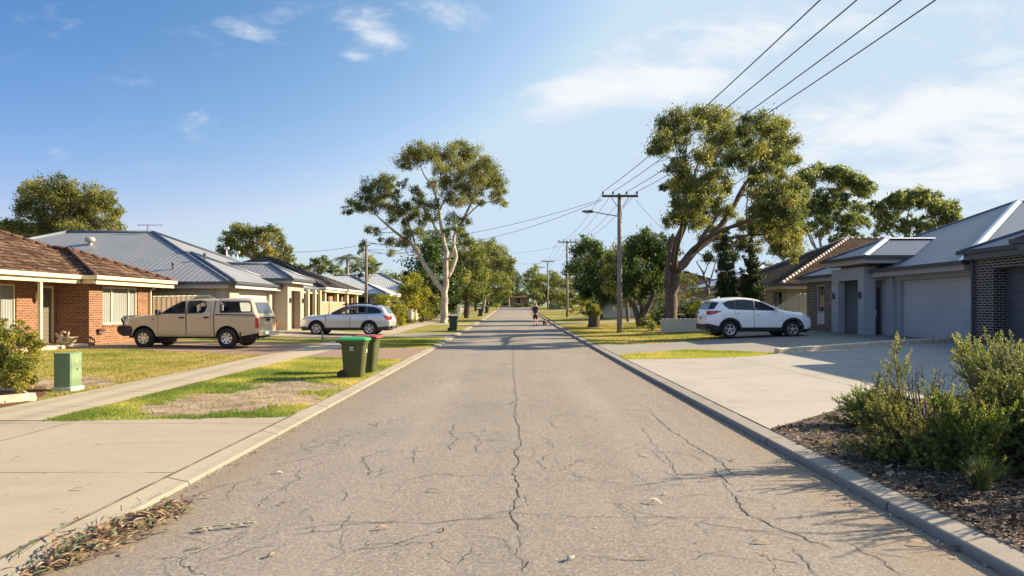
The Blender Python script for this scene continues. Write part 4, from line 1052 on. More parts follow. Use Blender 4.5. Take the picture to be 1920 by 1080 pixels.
M_TAN = paint('tan_paint', (.50, .37, .235))
ang = R(180-3)
UT = car('utility_truck', 'tan dual cab ute with canopy and black bull bar parked on red paving', (-11.83, 25.85, h(-11.4, 25)+.012), ang, US, M_TAN, uspec, 'ute')
mb = MB()
mb.prism([(2.02, -.86, .44), (2.30, -.86, .42), (2.46, -.86, .50), (2.55, -.86, .62), (2.54, -.86, .76), (2.46, -.86, .81), (2.06, -.86, .80)], (0, 1.72, 0))
for yy in (-.42, .42): mb.tube([(2.50, yy, .72), (2.53, yy, 1.02), (2.47, yy, 1.12)], .032, 8)
mb.tube([(2.34, -.72, .80), (2.46, -.70, 1.04), (2.50, -.45, 1.13), (2.50, .45, 1.13), (2.46, .70, 1.04), (2.34, .72, .80)], .042, 8)
mb.tube([(2.5, -.6, .92), (2.52, 0, .93), (2.5, .6, .92)], .026, 8); mb.build('bull_bar', M_BLACK, UT, bevel=.02, world=False)
for sg in (-1, 1):
    mb = MB(); mb.box((-2.625, sg*.825, .91), (.12, .07, .36)); mb.build('taillight', M_RED, UT, world=False, bevel=.02)
    mb = MB(); mb.box((.98, sg*.93, 1.30), (.12, .20, .17)); mb.box((.95, sg*.84, 1.26), (.06, .12, .05)); mb.build('mirror', M_BLACK, UT, bevel=.03, world=False)
    mb = MB()
    for xc, zc, r_ in ua:
        mb.tube([(xc+(r_-.0)*math.cos(a), sg*US.y(xc+r_*math.cos(a), zc+r_*math.sin(a), -.01), zc+(r_-.0)*math.sin(a)) for a in np.linspace(.12, math.pi-.12, 15)], .022, 6)
    mb.build('wheel_arch', M_TAN, UT, smooth=True, world=False)
    mb = MB(); seam(mb, US, [(-1.075, .44), (-1.05, 1.0), (-1.06, 1.72)], sg, .016, .004, False); seam(mb, US, [(-1.1, 1.215), (-2.62, 1.185)], sg, .018, .004, False); seam(mb, US, [(-1.1, 1.165), (-2.6, 1.135)], sg, .006, .004, False)
    mb.build('tray_seal', M_BLACK, UT, world=False)
    mb = MB(); mb.box((-2.03, sg*.76, .40), (.03, .26, .36)); mb.build('mud_flap', M_BLACK, UT, world=False)
mb = MB(); mb.box((-2.74, 0, .52), (.16, 1.5, .14)); mb.box((-2.82, 0, .47), (.06, .5, .06)); mb.tube([(-2.8, 0, .47), (-2.95, 0, .47), (-2.95, 0, .55)], .03, 8); mb.build('rear_bumper', M_CHROME, UT, bevel=.02, world=False)
mb = MB(); mb.add([(-2.455, -.58, 1.66), (-2.455, .58, 1.66), (-2.615, .64, 1.25), (-2.615, -.64, 1.25)], [(0, 1, 2, 3)]); mb.build('rear_window', M_REARGLASS, UT, world=False)
mb = MB(); mb.box((-2.70, 0, 1.10), (.03, 1.3, .035)); mb.box((-2.715, 0, 1.02), (.03, .22, .09)); mb.build('tailgate_handle', M_BLACK, UT, world=False, bevel=.006)
mb = MB(); mb.box((-2.83, .35, .56), (.012, .37, .11)); mb.build('number_plate', M_PLATE, UT, world=False)
mb = MB(); mb.tube([(.9, -.2, .33), (-2.4, -.35, .36)], .04, 6); mb.lathe([(.0, -.05), (.12, -.05), (.14, 0), (.12, .05), (0, .05)], (-1.54, 0, .37), n=12); mb.build('exhaust', M_BLACK, UT, world=False)

# ---- silver wagon
def Wo(x, z):
    w = .90
    if z > 1.02: w -= (z-1.02)*.38
    if z < .5: w -= (.5-z)*.15
    if x > 1.75: w -= ((x-1.75)/.57)**2*.20
    if x < -1.95: w -= ((-1.95-x)/.5)**2*.12
    if .55 < z < .95: w += .012*math.sin((z-.55)/.4*math.pi)
    return w
otop = [(2.20, .26), (2.30, .40), (2.32, .60), (2.26, .76), (2.1, .86), (1.7, .97), (1.1, 1.05), (.78, 1.09), (.40, 1.29), (-.02, 1.49), (-.35, 1.56), (-.8, 1.585), (-1.4, 1.565), (-1.85, 1.51), (-2.06, 1.47), (-2.12, 1.42), (-2.30, 1.12), (-2.42, 1.0), (-2.47, .84), (-2.49, .58), (-2.46, .42), (-2.36, .34)]
oa = [(1.37, .35, .40), (-1.375, .35, .40)]
OS = Shell(otop, oa, .30, Wo, r=.12)
ospec = dict(arches=oa, bulge=lambda x, z: (.004 if x < -2.05 else .03) if z > .95 else .10*(1 if x > 0 else .5), under=(-2.3, 2.15, .22), hw=.86, seats=(.05, -.9), seatz=.42, dash=.72, track=.785, wr=.345, ww=.225, rim=(5, .225, M_RIM, True),
    win={'f': [(.62, 1.085), (.28, 1.275), (.0, 1.415), (-.28, 1.47), (-.33, 1.095)], 'r': [(-.40, 1.10), (-.36, 1.475), (-.8, 1.495), (-1.18, 1.48), (-1.25, 1.125)], 'q': [(-1.31, 1.13), (-1.25, 1.475), (-1.6, 1.445), (-1.86, 1.33), (-2.0, 1.20), (-1.92, 1.155)]}, patches=[('taillight', [(-2.04, 1.02), (-2.5, 1.0), (-2.5, .80), (-2.3, .79), (-2.2, .86)], M_RED), ('headlight', [(1.90, .79), (1.84, .89), (2.10, .85), (2.34, .74), (2.1, .70)], M_CLEAR), ('cladding', [(.99, .25), (.97, .40), (-.97, .40), (-.99, .25)], M_BLACK), ('cladding', [(-1.74, .25), (-1.76, .42), (-2.35, .46), (-2.55, .44), (-2.55, .25)], M_BLACK), ('cladding', [(1.74, .2), (1.77, .40), (2.1, .43), (2.4, .40), (2.4, .2)], M_BLACK)],
    doors=[dict(poly=[(.88, .38), (.90, 1.05), (.62, 1.13), (.28, 1.33), (-.02, 1.47), (-.35, 1.525), (-.38, .9), (-.36, .36)], win=['f'], handle=(-.16, .93)),
           dict(poly=[(-.375, .36), (-.395, .9), (-.365, 1.525), (-.8, 1.545), (-1.22, 1.525), (-1.29, 1.1), (-1.22, .82), (-1.0, .62), (-.88, .36)], win=['r'], handle=(-1.12, .96))], bodywin=['q'])
M_SILVER = paint('silver_paint', (.52, .535, .56), .55, .3)
OT = car('station_wagon', 'silver station wagon with roof rails parked across the concrete driveway, nose to the portico', (-8.87, 36.7, h(-9, 36)+.016), R(180-1), OS, M_SILVER, ospec, 'station wagon')
for sg in (-1, 1):
    for (xc, zc, r_) in oa: mb = MB(); mb.tube([(xc+(r_+.02)*math.cos(a), sg*OS.y(xc+(r_+.02)*math.cos(a), zc+(r_+.02)*math.sin(a), -.012), zc+(r_+.02)*math.sin(a)) for a in np.linspace(-.05, math.pi+.05, 17)], .034, 6); mb.build('wheel_arch', M_BLACK, OT, world=False)
    mb = MB(); mb.tube([(.1, sg*.55, 1.55), (-.05, sg*.56, 1.615), (-.8, sg*.57, 1.65), (-1.5, sg*.56, 1.62), (-1.75, sg*.55, 1.53)], .026, 8); mb.box((-.1, sg*.56, 1.575), (.14, .06, .09)); mb.box((-1.55, sg*.56, 1.575), (.14, .06, .09)); mb.build('roof_rail', M_BLACK, OT, world=False)
    mb = MB(); mb.box((-2.44, sg*.66, .91), (.10, .18, .16)); mb.build('taillight', M_RED, OT, world=False, bevel=.01)
    mb = MB(); mb.box((.66, sg*.97, 1.10), (.13, .20, .13)); mb.box((.66, sg*.87, 1.07), (.05, .1, .04)); mb.build('mirror', M_SILVER, OT, bevel=.04, world=False)
mb = MB(); mb.add([(-2.145, -.52, 1.40), (-2.145, .52, 1.40), (-2.315, .60, 1.13), (-2.315, -.60, 1.13)], [(0, 1, 2, 3)]); mb.build('rear_window', M_REARGLASS, OT, world=False)
mb = MB(); mb.box((-2.08, 0, 1.475), (.24, 1.1, .03)); mb.build('spoiler', M_SILVER, OT, bevel=.01, world=False)
mb = MB(); mb.box((-2.545, 0, .74), (.012, .37, .11)); mb.build('number_plate', M_PLATE, OT, world=False)
mb = MB(); mb.box((-2.5, 0, .40), (.09, 1.35, .16)); mb.build('rear_bumper', M_BLACK, OT, bevel=.03, world=False)

# ---- white SUV
def Wc(x, z):
    w = .915
    if z > 1.12: w -= (z-1.12)*.42
    if z < .5: w -= (.5-z)*.15
    if x > 1.65: w -= ((x-1.65)/.6)**2*.19
    if x < -1.75: w -= ((-1.75-x)/.5)**2*.14
    if .6 < z < 1.05: w += .015*math.sin((z-.6)/.45*math.pi)
    return w
ctop = [(2.12, .27), (2.25, .38), (2.27, .60), (2.22, .84), (2.10, .95), (1.7, 1.05), (1.15, 1.135), (.85, 1.19), (.42, 1.42), (.0, 1.60), (-.4, 1.685), (-.9, 1.71), (-1.4, 1.685), (-1.85, 1.615), (-2.04, 1.575), (-2.05, 1.52), (-2.17, 1.27), (-2.27, 1.10), (-2.29, .8), (-2.29, .56), (-2.25, .42), (-2.12, .34)]
ca_ = [(1.35, .36, .415), (-1.35, .36, .415)]
CS = Shell(ctop, ca_, .31, Wc, r=.12)
cspec = dict(arches=ca_, bulge=lambda x, z: (.004 if x < -2.0 else .03) if z > 1.0 else .10*(1 if x > 0 else .45), under=(-2.1, 2.05, .23), hw=.88, seats=(.0, -.9), seatz=.5, dash=.72, track=.79, wr=.355, ww=.225, rim=(5, .225, M_RIM, True),
    win={'f': [(.66, 1.165), (.40, 1.32), (.10, 1.48), (-.22, 1.565), (-.27, 1.19)], 'r': [(-.34, 1.192), (-.30, 1.575), (-.7, 1.60), (-1.05, 1.585), (-1.12, 1.215)], 'q': [(-1.17, 1.22), (-1.11, 1.58), (-1.38, 1.545), (-1.60, 1.45), (-1.50, 1.33), (-1.36, 1.235)]}, patches=[('rear_quarter_glass', [(-1.78, 1.50), (-2.3, 1.52), (-2.3, 1.20), (-2.02, 1.215)], M_CARGLASSD), ('taillight', [(-1.66, 1.15), (-1.80, 1.09), (-2.0, 1.0), (-2.4, .98), (-2.4, 1.13), (-2.1, 1.135)], M_RED), ('headlight', [(1.76, .97), (1.86, 1.0), (2.14, .93), (2.3, .82), (2.0, .86)], M_CLEAR), ('cladding', [(.97, .25), (.95, .44), (-.95, .44), (-.97, .25)], M_BLACK), ('cladding', [(-1.76, .25), (-1.82, .50), (-2.4, .62), (-2.4, .25)], M_BLACK), ('cladding', [(1.76, .2), (1.80, .37), (2.4, .39), (2.4, .2)], M_BLACK)],
    doors=[dict(poly=[(.93, .42), (.93, 1.10), (.68, 1.205), (.40, 1.38), (.08, 1.545), (-.285, 1.63), (-.32, .95), (-.30, .40)], win=['f'], handle=(-.12, 1.02)),
           dict(poly=[(-.315, .40), (-.335, .95), (-.30, 1.63), (-.7, 1.655), (-1.08, 1.635), (-1.16, 1.2), (-1.10, .90), (-.92, .62), (-.82, .40)], win=['r'], handle=(-1.02, 1.06))], bodywin=['q'], glass={'f': M_CARGLASS, 'r': M_CARGLASSD})
M_WHITEP = paint('white_paint_car', (.80, .80, .79), 0, .25)
CT = car('suv', 'white compact SUV with black wheel arches parked on the grey driveway nose to the house', (10.45, 30.35, h(10.4, 29.5)+.014), R(2), CS, M_WHITEP, cspec, 'SUV')
for sg in (-1, 1):
    mb = MB()
    for (xc, zc, r_) in ca_:
        A_ = np.linspace(-.1, math.pi+.1, 19); pi_ = [(xc+r_*math.cos(a), zc+r_*math.sin(a)) for a in A_]; po = [(xc+(r_+.085)*math.cos(a), zc+(r_+.085)*math.sin(a)) for a in A_]
        vs = [(x, sg*CS.y(x, z, .012), z) for x, z in pi_]+[(x, sg*CS.y(x, z, .010), z) for x, z in po]; n = len(pi_); mb = MB(); mb.add(vs, [(i, i+1, n+i+1, n+i) for i in range(n-1)]); mb.build('wheel_arch', M_BLACK, CT, world=False)
    mb = MB(); mb.box((-2.27, sg*.62, 1.06), (.08, .22, .11)); mb.build('taillight', M_RED, CT, world=False, bevel=.01)
    mb = MB(); mb.box((.62, sg*.99, 1.20), (.14, .20, .15)); mb.box((.64, sg*.88, 1.16), (.05, .12, .04)); mb.build('mirror', M_WHITEP, CT, bevel=.04, world=False)
mb = MB(); mb.add([(-2.075, -.55, 1.50), (-2.075, .55, 1.50), (-2.225, .66, 1.20), (-2.225, -.66, 1.20)], [(0, 1, 2, 3)])
mb.build('rear_window', M_REARDARK, CT, world=False)
mb = MB(); mb.box((-2.06, 0, 1.575), (.22, 1.12, .035)); mb.build('spoiler', M_WHITEP, CT, bevel=.012, world=False)
mb = MB(); mb.box((-2.335, 0, .82), (.012, .37, .11)); NP = mb.build('number_plate', M_PLATE, CT, world=False)
mb = MB()
for k in range(6): mb.box((-2.343, -.125+.05*k, .82), (.006, .026, .06))
mb.build('plate_marks', plain('plate_ink', (.03, .05, .12), .6), NP, world=False)
mb = MB(); mb.box((-2.28, 0, .46), (.12, 1.4, .24)); mb.build('rear_bumper', M_BLACK, CT, bevel=.04, world=False)
mb = MB(); mb.box((-1.55, 0, 1.72), (.16, .05, .07), 0, .5); mb.build('antenna_fin', M_WHITEP, CT, world=False, bevel=.01)
# ------------------------------------------------------------------ power poles and wires
M_TIMBER = plain('pole_timber', (.235, .205, .175), .9, var=.25, scale=5, bump=.5)
M_TIMBERD = plain('crossarm_timber', (.10, .085, .072), .9, var=.2, scale=6)
M_WIRE = plain('wire', (.03, .03, .032), .6)
M_LAMPG = plain('lamp_glass', (.55, .58, .58), .2, coat=1)
def power_pole(label, x, y, hh, lamp=False, arm=1.0, r=.135, group='power poles along the right verge'):
    z = h(x, y); T = thing('power_pole', label, 'power pole', (x, y, z), group=group); mb = MB()
    mb.tube([(x, y, z-.2), (x, y, z+hh*.5), (x, y, z+hh)], [r, r*.86, r*.70], 12); mb.build('pole', M_TIMBER, T, smooth=True)
    zt = z+hh-.16; mb = MB(); mb.box((x, y-.14, zt), (2*arm, .10, .12)); 
    c = mb.build('crossarm', M_TIMBERD, T)
    mb = MB()
    for sx in (-1, 1): mb.tube([(x+sx*.12, y-.15, zt-.62), (x+sx*.48, y-.15, zt-.06)], .018, 6)
    mb.build('brace', M_GUTD, T)
    ends = []
    for sx in (-.94, -.38, .38, .94):
        px = x+sx*arm; mb = MB(); mb.tube([(px, y-.14, zt+.05), (px, y-.14, zt+.13)], .016, 6)
        mb.lathe([(.02, .06), (.06, .07), (.065, .10), (.04, .12), (.062, .14), (.05, .19), (.02, .21), (0, .21)], (px, y-.14, zt+.05), n=10)
        mb.build('insulator', M_GUTD, T); ends.append(Vector((px, y-.14, zt+.24)))
    if lamp:
        q = z+hh-1.18; mb = MB(); mb.tube([(x-.08, y, q-.06), (x-.75, y-.05, q+.05), (x-1.45, y-.1, q+.17)], .026, 8); mb.build('lamp_arm', M_GUTD, T)
        mb = MB(); mb.lathe([(0, -.34), (.05, -.33), (.09, -.2), (.10, .0), (.12, .15), (.08, .3), (0, .32)], (0, 0, 0), 'x', 12)
        mb.v = [(a-1.72+x, b+y-.1, c_*.75+q+.19) for a, b, c_ in mb.v]; H_ = mb.build('lamp_head', M_GUTD, T, smooth=True)
        mb = MB(); mb.lathe([(0, -.10), (.07, -.07), (.10, 0)], (x-1.82, y-.1, q+.15), n=12); mb.build('lamp_bowl', M_LAMPG, H_, smooth=True)
    return ends
def wire(label, a, b, sag, r=.011, group=None, name='power_line'):
    n = 24; a, b = Vector(a), Vector(b); pts = []
    for i in range(n+1):
        t = i/n; p = a.lerp(b, t); p.z -= sag*4*t*(1-t); pts.append(p)
    mb = MB(); mb.tube(pts, r, 5); o = mb.build(name, M_WIRE)
    return tag(o, label, 'power line', group)
p1 = power_pole('tall timber power pole with crossarm and street lamp, nearest pole on the right verge', 5.72, 37.8, 7.62, True, .98, .155)
p2 = power_pole('second timber power pole beyond the one with the street lamp', 5.75, 76, 8.35, False, .98, .15)
p3 = power_pole('third timber power pole, beside the round bushes near the road end', 5.6, 117, 8.3, False, 1.1, .15)
p4 = power_pole('farthest power pole, just above the trees left of the third pole', 5.3, 152, 8.6, False, 1.2, .15)
near = [Vector((x, 1.5, 7.75)) for x in (6.21, 6.97, 7.85, 8.54)]
for i, nm in enumerate(('leftmost', 'second from the left', 'third from the left', 'rightmost')):
    wire(f'{nm} of the four overhead wires crossing the top right sky', near[i], p1[i], .42, .014, 'overhead wires to the lamp pole')
for i in range(4):
    wire('thin wire running from the street lamp pole to the second pole', p1[i], p2[i], .75, .011, 'wires between lamp pole and second pole')
    wire('thin wire running between the second and third power poles', p2[i], p3[i], .8, .012, 'wires between second and third poles')
    wire('thin far wire between the third and farthest power poles', p3[i], p4[i], .7, .012, 'wires between third and farthest poles')
lp = (-10.7, 50.0)
z = h(*lp); T = thing('power_pole', 'slim dark timber pole behind the roof of the silver wagon', 'power pole', (*lp, z))
mb = MB(); mb.tube([(*lp, z-.2), (*lp, z+5.95)], [.11, .09], 10); mb.build('pole', plain('pole_dark', (.16, .125, .10), .9, var=.25, scale=5), T, smooth=True)
mb = MB(); mb.tube([(lp[0]-.28, lp[1], z+5.75), (lp[0]+.28, lp[1], z+5.75)], .035, 6); mb.build('crossarm', M_TIMBERD, T)
lt = Vector((lp[0], lp[1], z+5.85)); c1 = Vector((4.72, 37.6, p1[0].z-.42))
wire('upper service wire from the lamp pole across to the slim pole on the left', c1, lt+Vector((.2, 0, 0)), .55, .012, name='service_wire')
wire('lower service wire from the lamp pole across to the slim pole on the left', c1+Vector((.02, 0, -.05)), lt+Vector((-.1, 0, -.35)), .95, .012, name='service_wire')
wire('wire from the slim left pole toward the grey roofed house', lt, (-17.0, 46.5, 5.35), .25, .014, name='service_wire')
wire('service wire from the right end of the lamp pole crossarm into the big gum', (6.6, 37.7, p1[3].z-.45), (10.6, 43.5, 5.6), .25, .011, name='service_wire')
wire('far wire crossing the street left of the third pole', p3[0]-Vector((0, 0, .5)), (-9, 112, 9.6), .5, .014, name='service_wire')
wire('faint far wire crossing the street below the other far wire', p2[0]-Vector((0, 0, .7)), (-10.5, 84, 8.0), .6, .012, name='service_wire')

# ------------------------------------------------------------------ bins, cabinet, ornaments
def bin_mat(name, c): return plain(name, c, .45, var=.10, scale=4, bump=.06)
M_BINB = bin_mat('bin_green', (.058, .066, .016)); M_BING = bin_mat('bin_lid_green', (.03, .26, .075)); M_BINR = bin_mat('bin_lid_red', (.24, .045, .045)); M_BIND = bin_mat('bin_dark', (.030, .045, .038))
def wheelie(label, loc, rz_, body, lid, s=1.0, emblem=True, lidname='lid', tilt=0):
    """front faces local +x, handle and wheels at -x"""
    T = thing('wheelie_bin', label, 'wheelie bin', loc, rz_); mb = MB()
    def ring4(x0, x1, yh, z, c=.04):
        return [(x0, -yh+c, z), (x0+c, -yh, z), (x1-c, -yh, z), (x1, -yh+c, z), (x1, yh-c, z), (x1-c, yh, z), (x0+c, yh, z), (x0, yh-c, z)]
    L = [ring4(-.20*s, .21*s, .20*s, .02*s), ring4(-.205*s, .215*s, .205*s, .06*s), ring4(-.245*s, .275*s, .255*s, .72*s), ring4(-.25*s, .285*s, .262*s, .79*s), ring4(-.29*s, .30*s, .28*s, .80*s), ring4(-.30*s, .31*s, .285*s, .86*s)]
    vs = [v for r_ in L for v in r_]; fs = [tuple(range(7, -1, -1)), tuple(range(40, 48))]
    for i in range(5): fs += [(i*8+k, i*8+(k+1) % 8, (i+1)*8+(k+1) % 8, (i+1)*8+k) for k in range(8)]
    mb.add(vs, fs); B_ = mb.build('body', body, T, world=False, bevel=.008)
    mb = MB(); P = [ring4(-.33*s, .345*s, .30*s, .862*s), ring4(-.335*s, .35*s, .305*s, .895*s), ring4(-.30*s, .31*s, .27*s, .925*s, .07), ring4(-.2*s, .2*s, .17*s, .945*s, .07)]
    vs = [v for r_ in P for v in r_]; fs = [tuple(range(7, -1, -1)), tuple(range(24, 32))]
    for i in range(3): fs += [(i*8+k, i*8+(k+1) % 8, (i+1)*8+(k+1) % 8, (i+1)*8+k) for k in range(8)]
    mb.add(vs, fs); mb.build('lid', lid, T, world=False, bevel=.01)
    mb = MB(); mb.tube([(-.37*s, -.2*s, .86*s), (-.37*s, .2*s, .86*s)], .018*s, 8); mb.box((-.335*s, -.19*s, .85*s), (.08*s, .03, .05)); mb.box((-.335*s, .19*s, .85*s), (.08*s, .03, .05)); mb.build('handle', body, T, world=False)
    for sg in (-1, 1):
        mb = MB(); mb.lathe([(0, -.025), (.05, -.028), (.085, -.025), (.10, -.018), (.10, .018), (.085, .025), (.05, .028), (0, .025)], (-.235*s, sg*.235*s, .10), 'y', 20); mb.build('wheel', M_TYRE, T, world=False, smooth=False)
    mb = MB(); mb.tube([(-.235*s, -.22*s, .10), (-.235*s, .22*s, .10)], .012, 6); mb.build('axle', M_BLACK, T, world=False)
    if emblem:
        mb = MB(); zz = .68*s
        def yy(z): return -(.205+(.255-.205)*(z/s-.06)/.66)*s-.004
        for k, (dx, dz, w_, h_) in enumerate(((-.03, .035, .03, .03), (.012, .035, .035, .022), (-.012, 0, .075, .014), (-.02, -.03, .06, .012), (.03, -.03, .025, .012))):
            z0, z1 = zz+dz-h_/2, zz+dz+h_/2
            mb.add([(dx-w_/2, yy(z0), z0), (dx+w_/2, yy(z0), z0), (dx+w_/2, yy(z1), z1), (dx-w_/2, yy(z1), z1)], [(0, 1, 2, 3)])
        mb.build('emblem', M_WHITE, B_, world=False)
        mb = MB(); mb.add([(.262*s+.006, .02, .58*s), (.262*s+.006, .13, .58*s), (.267*s+.008, .13, .66*s), (.267*s+.008, .02, .66*s)], [(0, 1, 2, 3)]); mb.build('sticker', M_WHITE, B_, world=False)
    return T
wheelie('dark green wheelie bin with bright green lid on the near left verge', (-3.53, 15.25, h(-3.5, 15.2)+.005), R(2), M_BINB, M_BING, .96)
wheelie('dark green wheelie bin with red lid directly behind the green lidded bin', (-3.50, 16.4, h(-3.5, 16.4)+.005), R(-2), M_BINB, M_BINR, .96, False)
wheelie('dark grey green wheelie bin standing alone on the verge by the pale gum', (-3.72, 42, h(-3.7, 42)), R(0), M_BIND, M_BIND, .98, False)
wheelie('dark wheelie bin farther up the left verge, past the brown trunk', (-3.95, 80, h(-3.9, 80)), R(10), M_BIND, M_BIND, .95, False)
wheelie('farthest small dark wheelie bin on the left verge', (-3.9, 97, h(-3.9, 97)), R(-8), M_BIND, M_BIND, .95, False)
M_CAB = plain('cabinet_green', (.15, .215, .115), .5, var=.07, scale=2, bump=.05)
cx, cy = -8.42, 13.07; z = h(cx, cy); T = thing('utility_cabinet', 'small pale green metal service cabinet at the corner of the red mulch bed', 'cabinet', (cx, cy, z))
mb = MB(); mb.box((cx, cy, z+.37), (.31, .35, .64)); mb.box((cx, cy, z+.70), (.325, .365, .025)); mb.build('body', M_CAB, T, bevel=.012)
mb = MB(); mb.box((cx, cy, z+.035), (.37, .40, .09)); mb.build('plinth', plain('plinth_concrete', (.42, .46, .34), .9, var=.2, scale=8), T, bevel=.01)
mb = MB(); mb.box((cx+.157, cy, z+.36), (.008, .30, .56)); dd = mb.build('door', M_CAB, T, bevel=.004)
mb = MB(); mb.box((cx+.163, cy+.02, z+.40), (.008, .03, .03)); mb.build('lock', M_BLACK, dd)
mb = MB(); mb.add([(cx+.1625, cy-.04, z+.54), (cx+.1625, cy+.05, z+.54), (cx+.1625, cy+.005, z+.62)], [(0, 1, 2)]); mb.build('warning_sticker', plain('sticker', (.62, .30, .12), .6), dd)
# stone swan planter by the porch
M_PLANTER = plain('weathered_stone', (.36, .29, .20), .9, var=.25, scale=14, bump=.5)
px, py = -16.25, 25.25; z = h(px, py); T = thing('stone_planter', 'weathered pale stone swan planter on the lawn edge by the porch', 'planter', (px, py, z))
SC0 = (px, py, z)
mb = MB(); mb.lathe([(.0, 0), (.16, 0), (.15, .06), (.07, .12), (.08, .18), (.20, .26), (.26, .40), (.27, .46), (.22, .46), (.18, .36), (0, .32)], (px+.12, py, z), n=16); mb.build('urn', M_PLANTER, T, smooth=True)
mb = MB(); mb.lathe([(0, -.02), (.2, 0), (.26, .14), (.24, .30), (.13, .42), (0, .46)], (px-.26, py, z), n=14); mb.tube([(px-.30, py, z+.3), (px-.36, py, z+.52), (px-.26, py, z+.70), (px-.16, py, z+.66), (px-.10, py, z+.60)], [.10, .07, .055, .05, .02], 8)
mb.tube([(px-.20, py, z+.35), (px-.46, py, z+.50), (px-.58, py, z+.62)], [.12, .09, .02], 8); mb.tube([(px-.05, py, z+.42), (px, py, z+.62), (px+.02, py, z+.70)], [.05, .045, .02], 8); mb.build('swan', M_PLANTER, T, smooth=True); T.scale = (.82, .82, .82)
# white marker post on the verge between the two left driveways
mx, my = gp(604.5, 638); z = h(mx, my); T = thing('marker_post', 'short white peg standing on the shaded grass in front of the silver wagon', 'post', (mx, my, z)); mb = MB()
mb.box((mx, my, z+.2), (.09, .09, .42), .3, .75); mb.box((mx+.05, my, z+.05), (.2, .14, .12), .2, .7); mb.build('peg', M_PLANTER, T, bevel=.015)
# low terracotta pots on the porch step
for i, (qx, qy, sc) in enumerate(((-15.72, 22.9, 1.0), (-15.62, 24.3, .75))):
    z = .27 if qx < -15.65 else h(qx, qy); T = thing('plant_pot', ('squat pot beside the porch post', 'smaller squat pot at the porch edge near the door')[i], 'pot', (qx, qy, z)); mb = MB()
    mb.lathe([(0, 0), (.12*sc, 0), (.17*sc, .16*sc), (.18*sc, .20*sc), (.15*sc, .20*sc), (.13*sc, .15*sc), (0, .14*sc)], (qx, qy, z), n=16); mb.build('pot', plain('terracotta', (.30, .20, .13), .9, var=.2, scale=8), T, smooth=True)
    leaf_n = 9; mb = MB()
    for k in range(leaf_n):
        a = k*2.4; mb.tube([(qx, qy, z+.14*sc), (qx+.10*math.cos(a)*sc, qy+.10*math.sin(a)*sc, z+.28*sc), (qx+.2*math.cos(a)*sc, qy+.2*math.sin(a)*sc, z+.30*sc)], [.012, .02, .003], 5)
    mb.build('succulent', plain('succulent_leaf', (.10, .13, .05), .6), T)
# ------------------------------------------------------------------ trees
EU = foliage_mat('gum_leaf', [(0.044, 0.058, 0.023), (0.091, 0.108, 0.035), (0.157, 0.170, 0.048), (0.253, 0.235, 0.072), (0.338, 0.246, 0.086)], .46)
EUG = foliage_mat('gum_leaf_grey', [(0.047, 0.065, 0.030), (0.091, 0.124, 0.046), (0.148, 0.178, 0.065), (0.224, 0.235, 0.086), (0.303, 0.259, 0.103)], .46)
DK = foliage_mat('dark_leaf', [(0.025, 0.040, 0.015), (0.048, 0.079, 0.021), (0.085, 0.125, 0.028), (0.153, 0.186, 0.041)], .36)
YL = foliage_mat('yellow_leaf', [(0.085, 0.104, 0.015), (0.171, 0.183, 0.022), (0.281, 0.262, 0.030), (0.403, 0.329, 0.043)], .35)
OL = foliage_mat('olive_leaf', [(0.054, 0.075, 0.022), (0.117, 0.139, 0.035), (0.200, 0.207, 0.051), (0.287, 0.272, 0.065)], .44)
CYP = foliage_mat('cypress_leaf', [(.014, .026, .008), (.032, .052, .012), (.06, .085, .018), (.10, .12, .028)], .2)
BK_W = plain('bark_pale', (.35, .295, .225), .85, var=.4, scale=2.2, bump=.5)
BK_B = plain('bark_brown', (.125, .09, .068), .95, var=.4, scale=6, bump=.8)
BK_G = plain('bark_grey', (.23, .185, .145), .95, var=.4, scale=4, bump=.7)
def leaf_quads(C, D, L, Wd, r):
    n = len(C); s = np.cross(D, r.normal(size=(n, 3))); s /= np.linalg.norm(s, axis=1, keepdims=True)+1e-9
    L = L[:, None]; Wd = Wd[:, None]
    return np.stack([C-D*L*.5, C-D*L*.05+s*Wd*.5, C+D*L*.5, C-D*L*.05-s*Wd*.5], 1)
DENS = 1.75
def clump_leaves(clumps, r, leaf, aspect, density, droop, sub=(10, 22), flat=.8, hollow=.45):
    """clumps: (x,y,z,radius). Leaves gather in twig tufts spread through each clump."""
    Q = []; TN = []
    for (x, y, z, rad) in clumps:
        k = int(r.integers(*sub)*max(.6, min(2.2, rad/1.0)))
        d = r.normal(size=(k, 3)); d /= np.linalg.norm(d, axis=1, keepdims=True)
        rr = rad*(hollow+(1-hollow)*r.random(k)**.6)*r.uniform(.7, 1.15, k)
        T = np.stack([x+d[:, 0]*rr, y+d[:, 1]*rr, z+d[:, 2]*rr*flat], 1)
        area = DENS*density*rad*rad*3.14; n = int(area/(leaf*leaf*aspect*.55)/k)+1
        tone0 = r.normal(0, .14)
        for t in T:
            sg = rad*r.uniform(.17, .33)*(1 if hollow < .7 else .5); m = max(3, int(n*r.uniform(.5, 1.5)))
            P = t+r.normal(size=(m, 3))*np.array([sg, sg, sg*.8])
            D = r.normal(size=(m, 3)); D[:, 2] -= droop*r.uniform(.5, 1.5, m); D /= np.linalg.norm(D, axis=1, keepdims=True)
            P[:, 2] -= droop*.12*rad*r.random(m)
            Q.append(leaf_quads(P, D, leaf*r.uniform(.6, 1.35, m), leaf*aspect*r.uniform(.7, 1.3, m), r))
            TN.append(np.clip(.42+tone0+r.normal(0, .10)+r.normal(0, .17, m), 0, 1))
    return np.concatenate(Q).reshape(-1, 3), np.concatenate(TN)
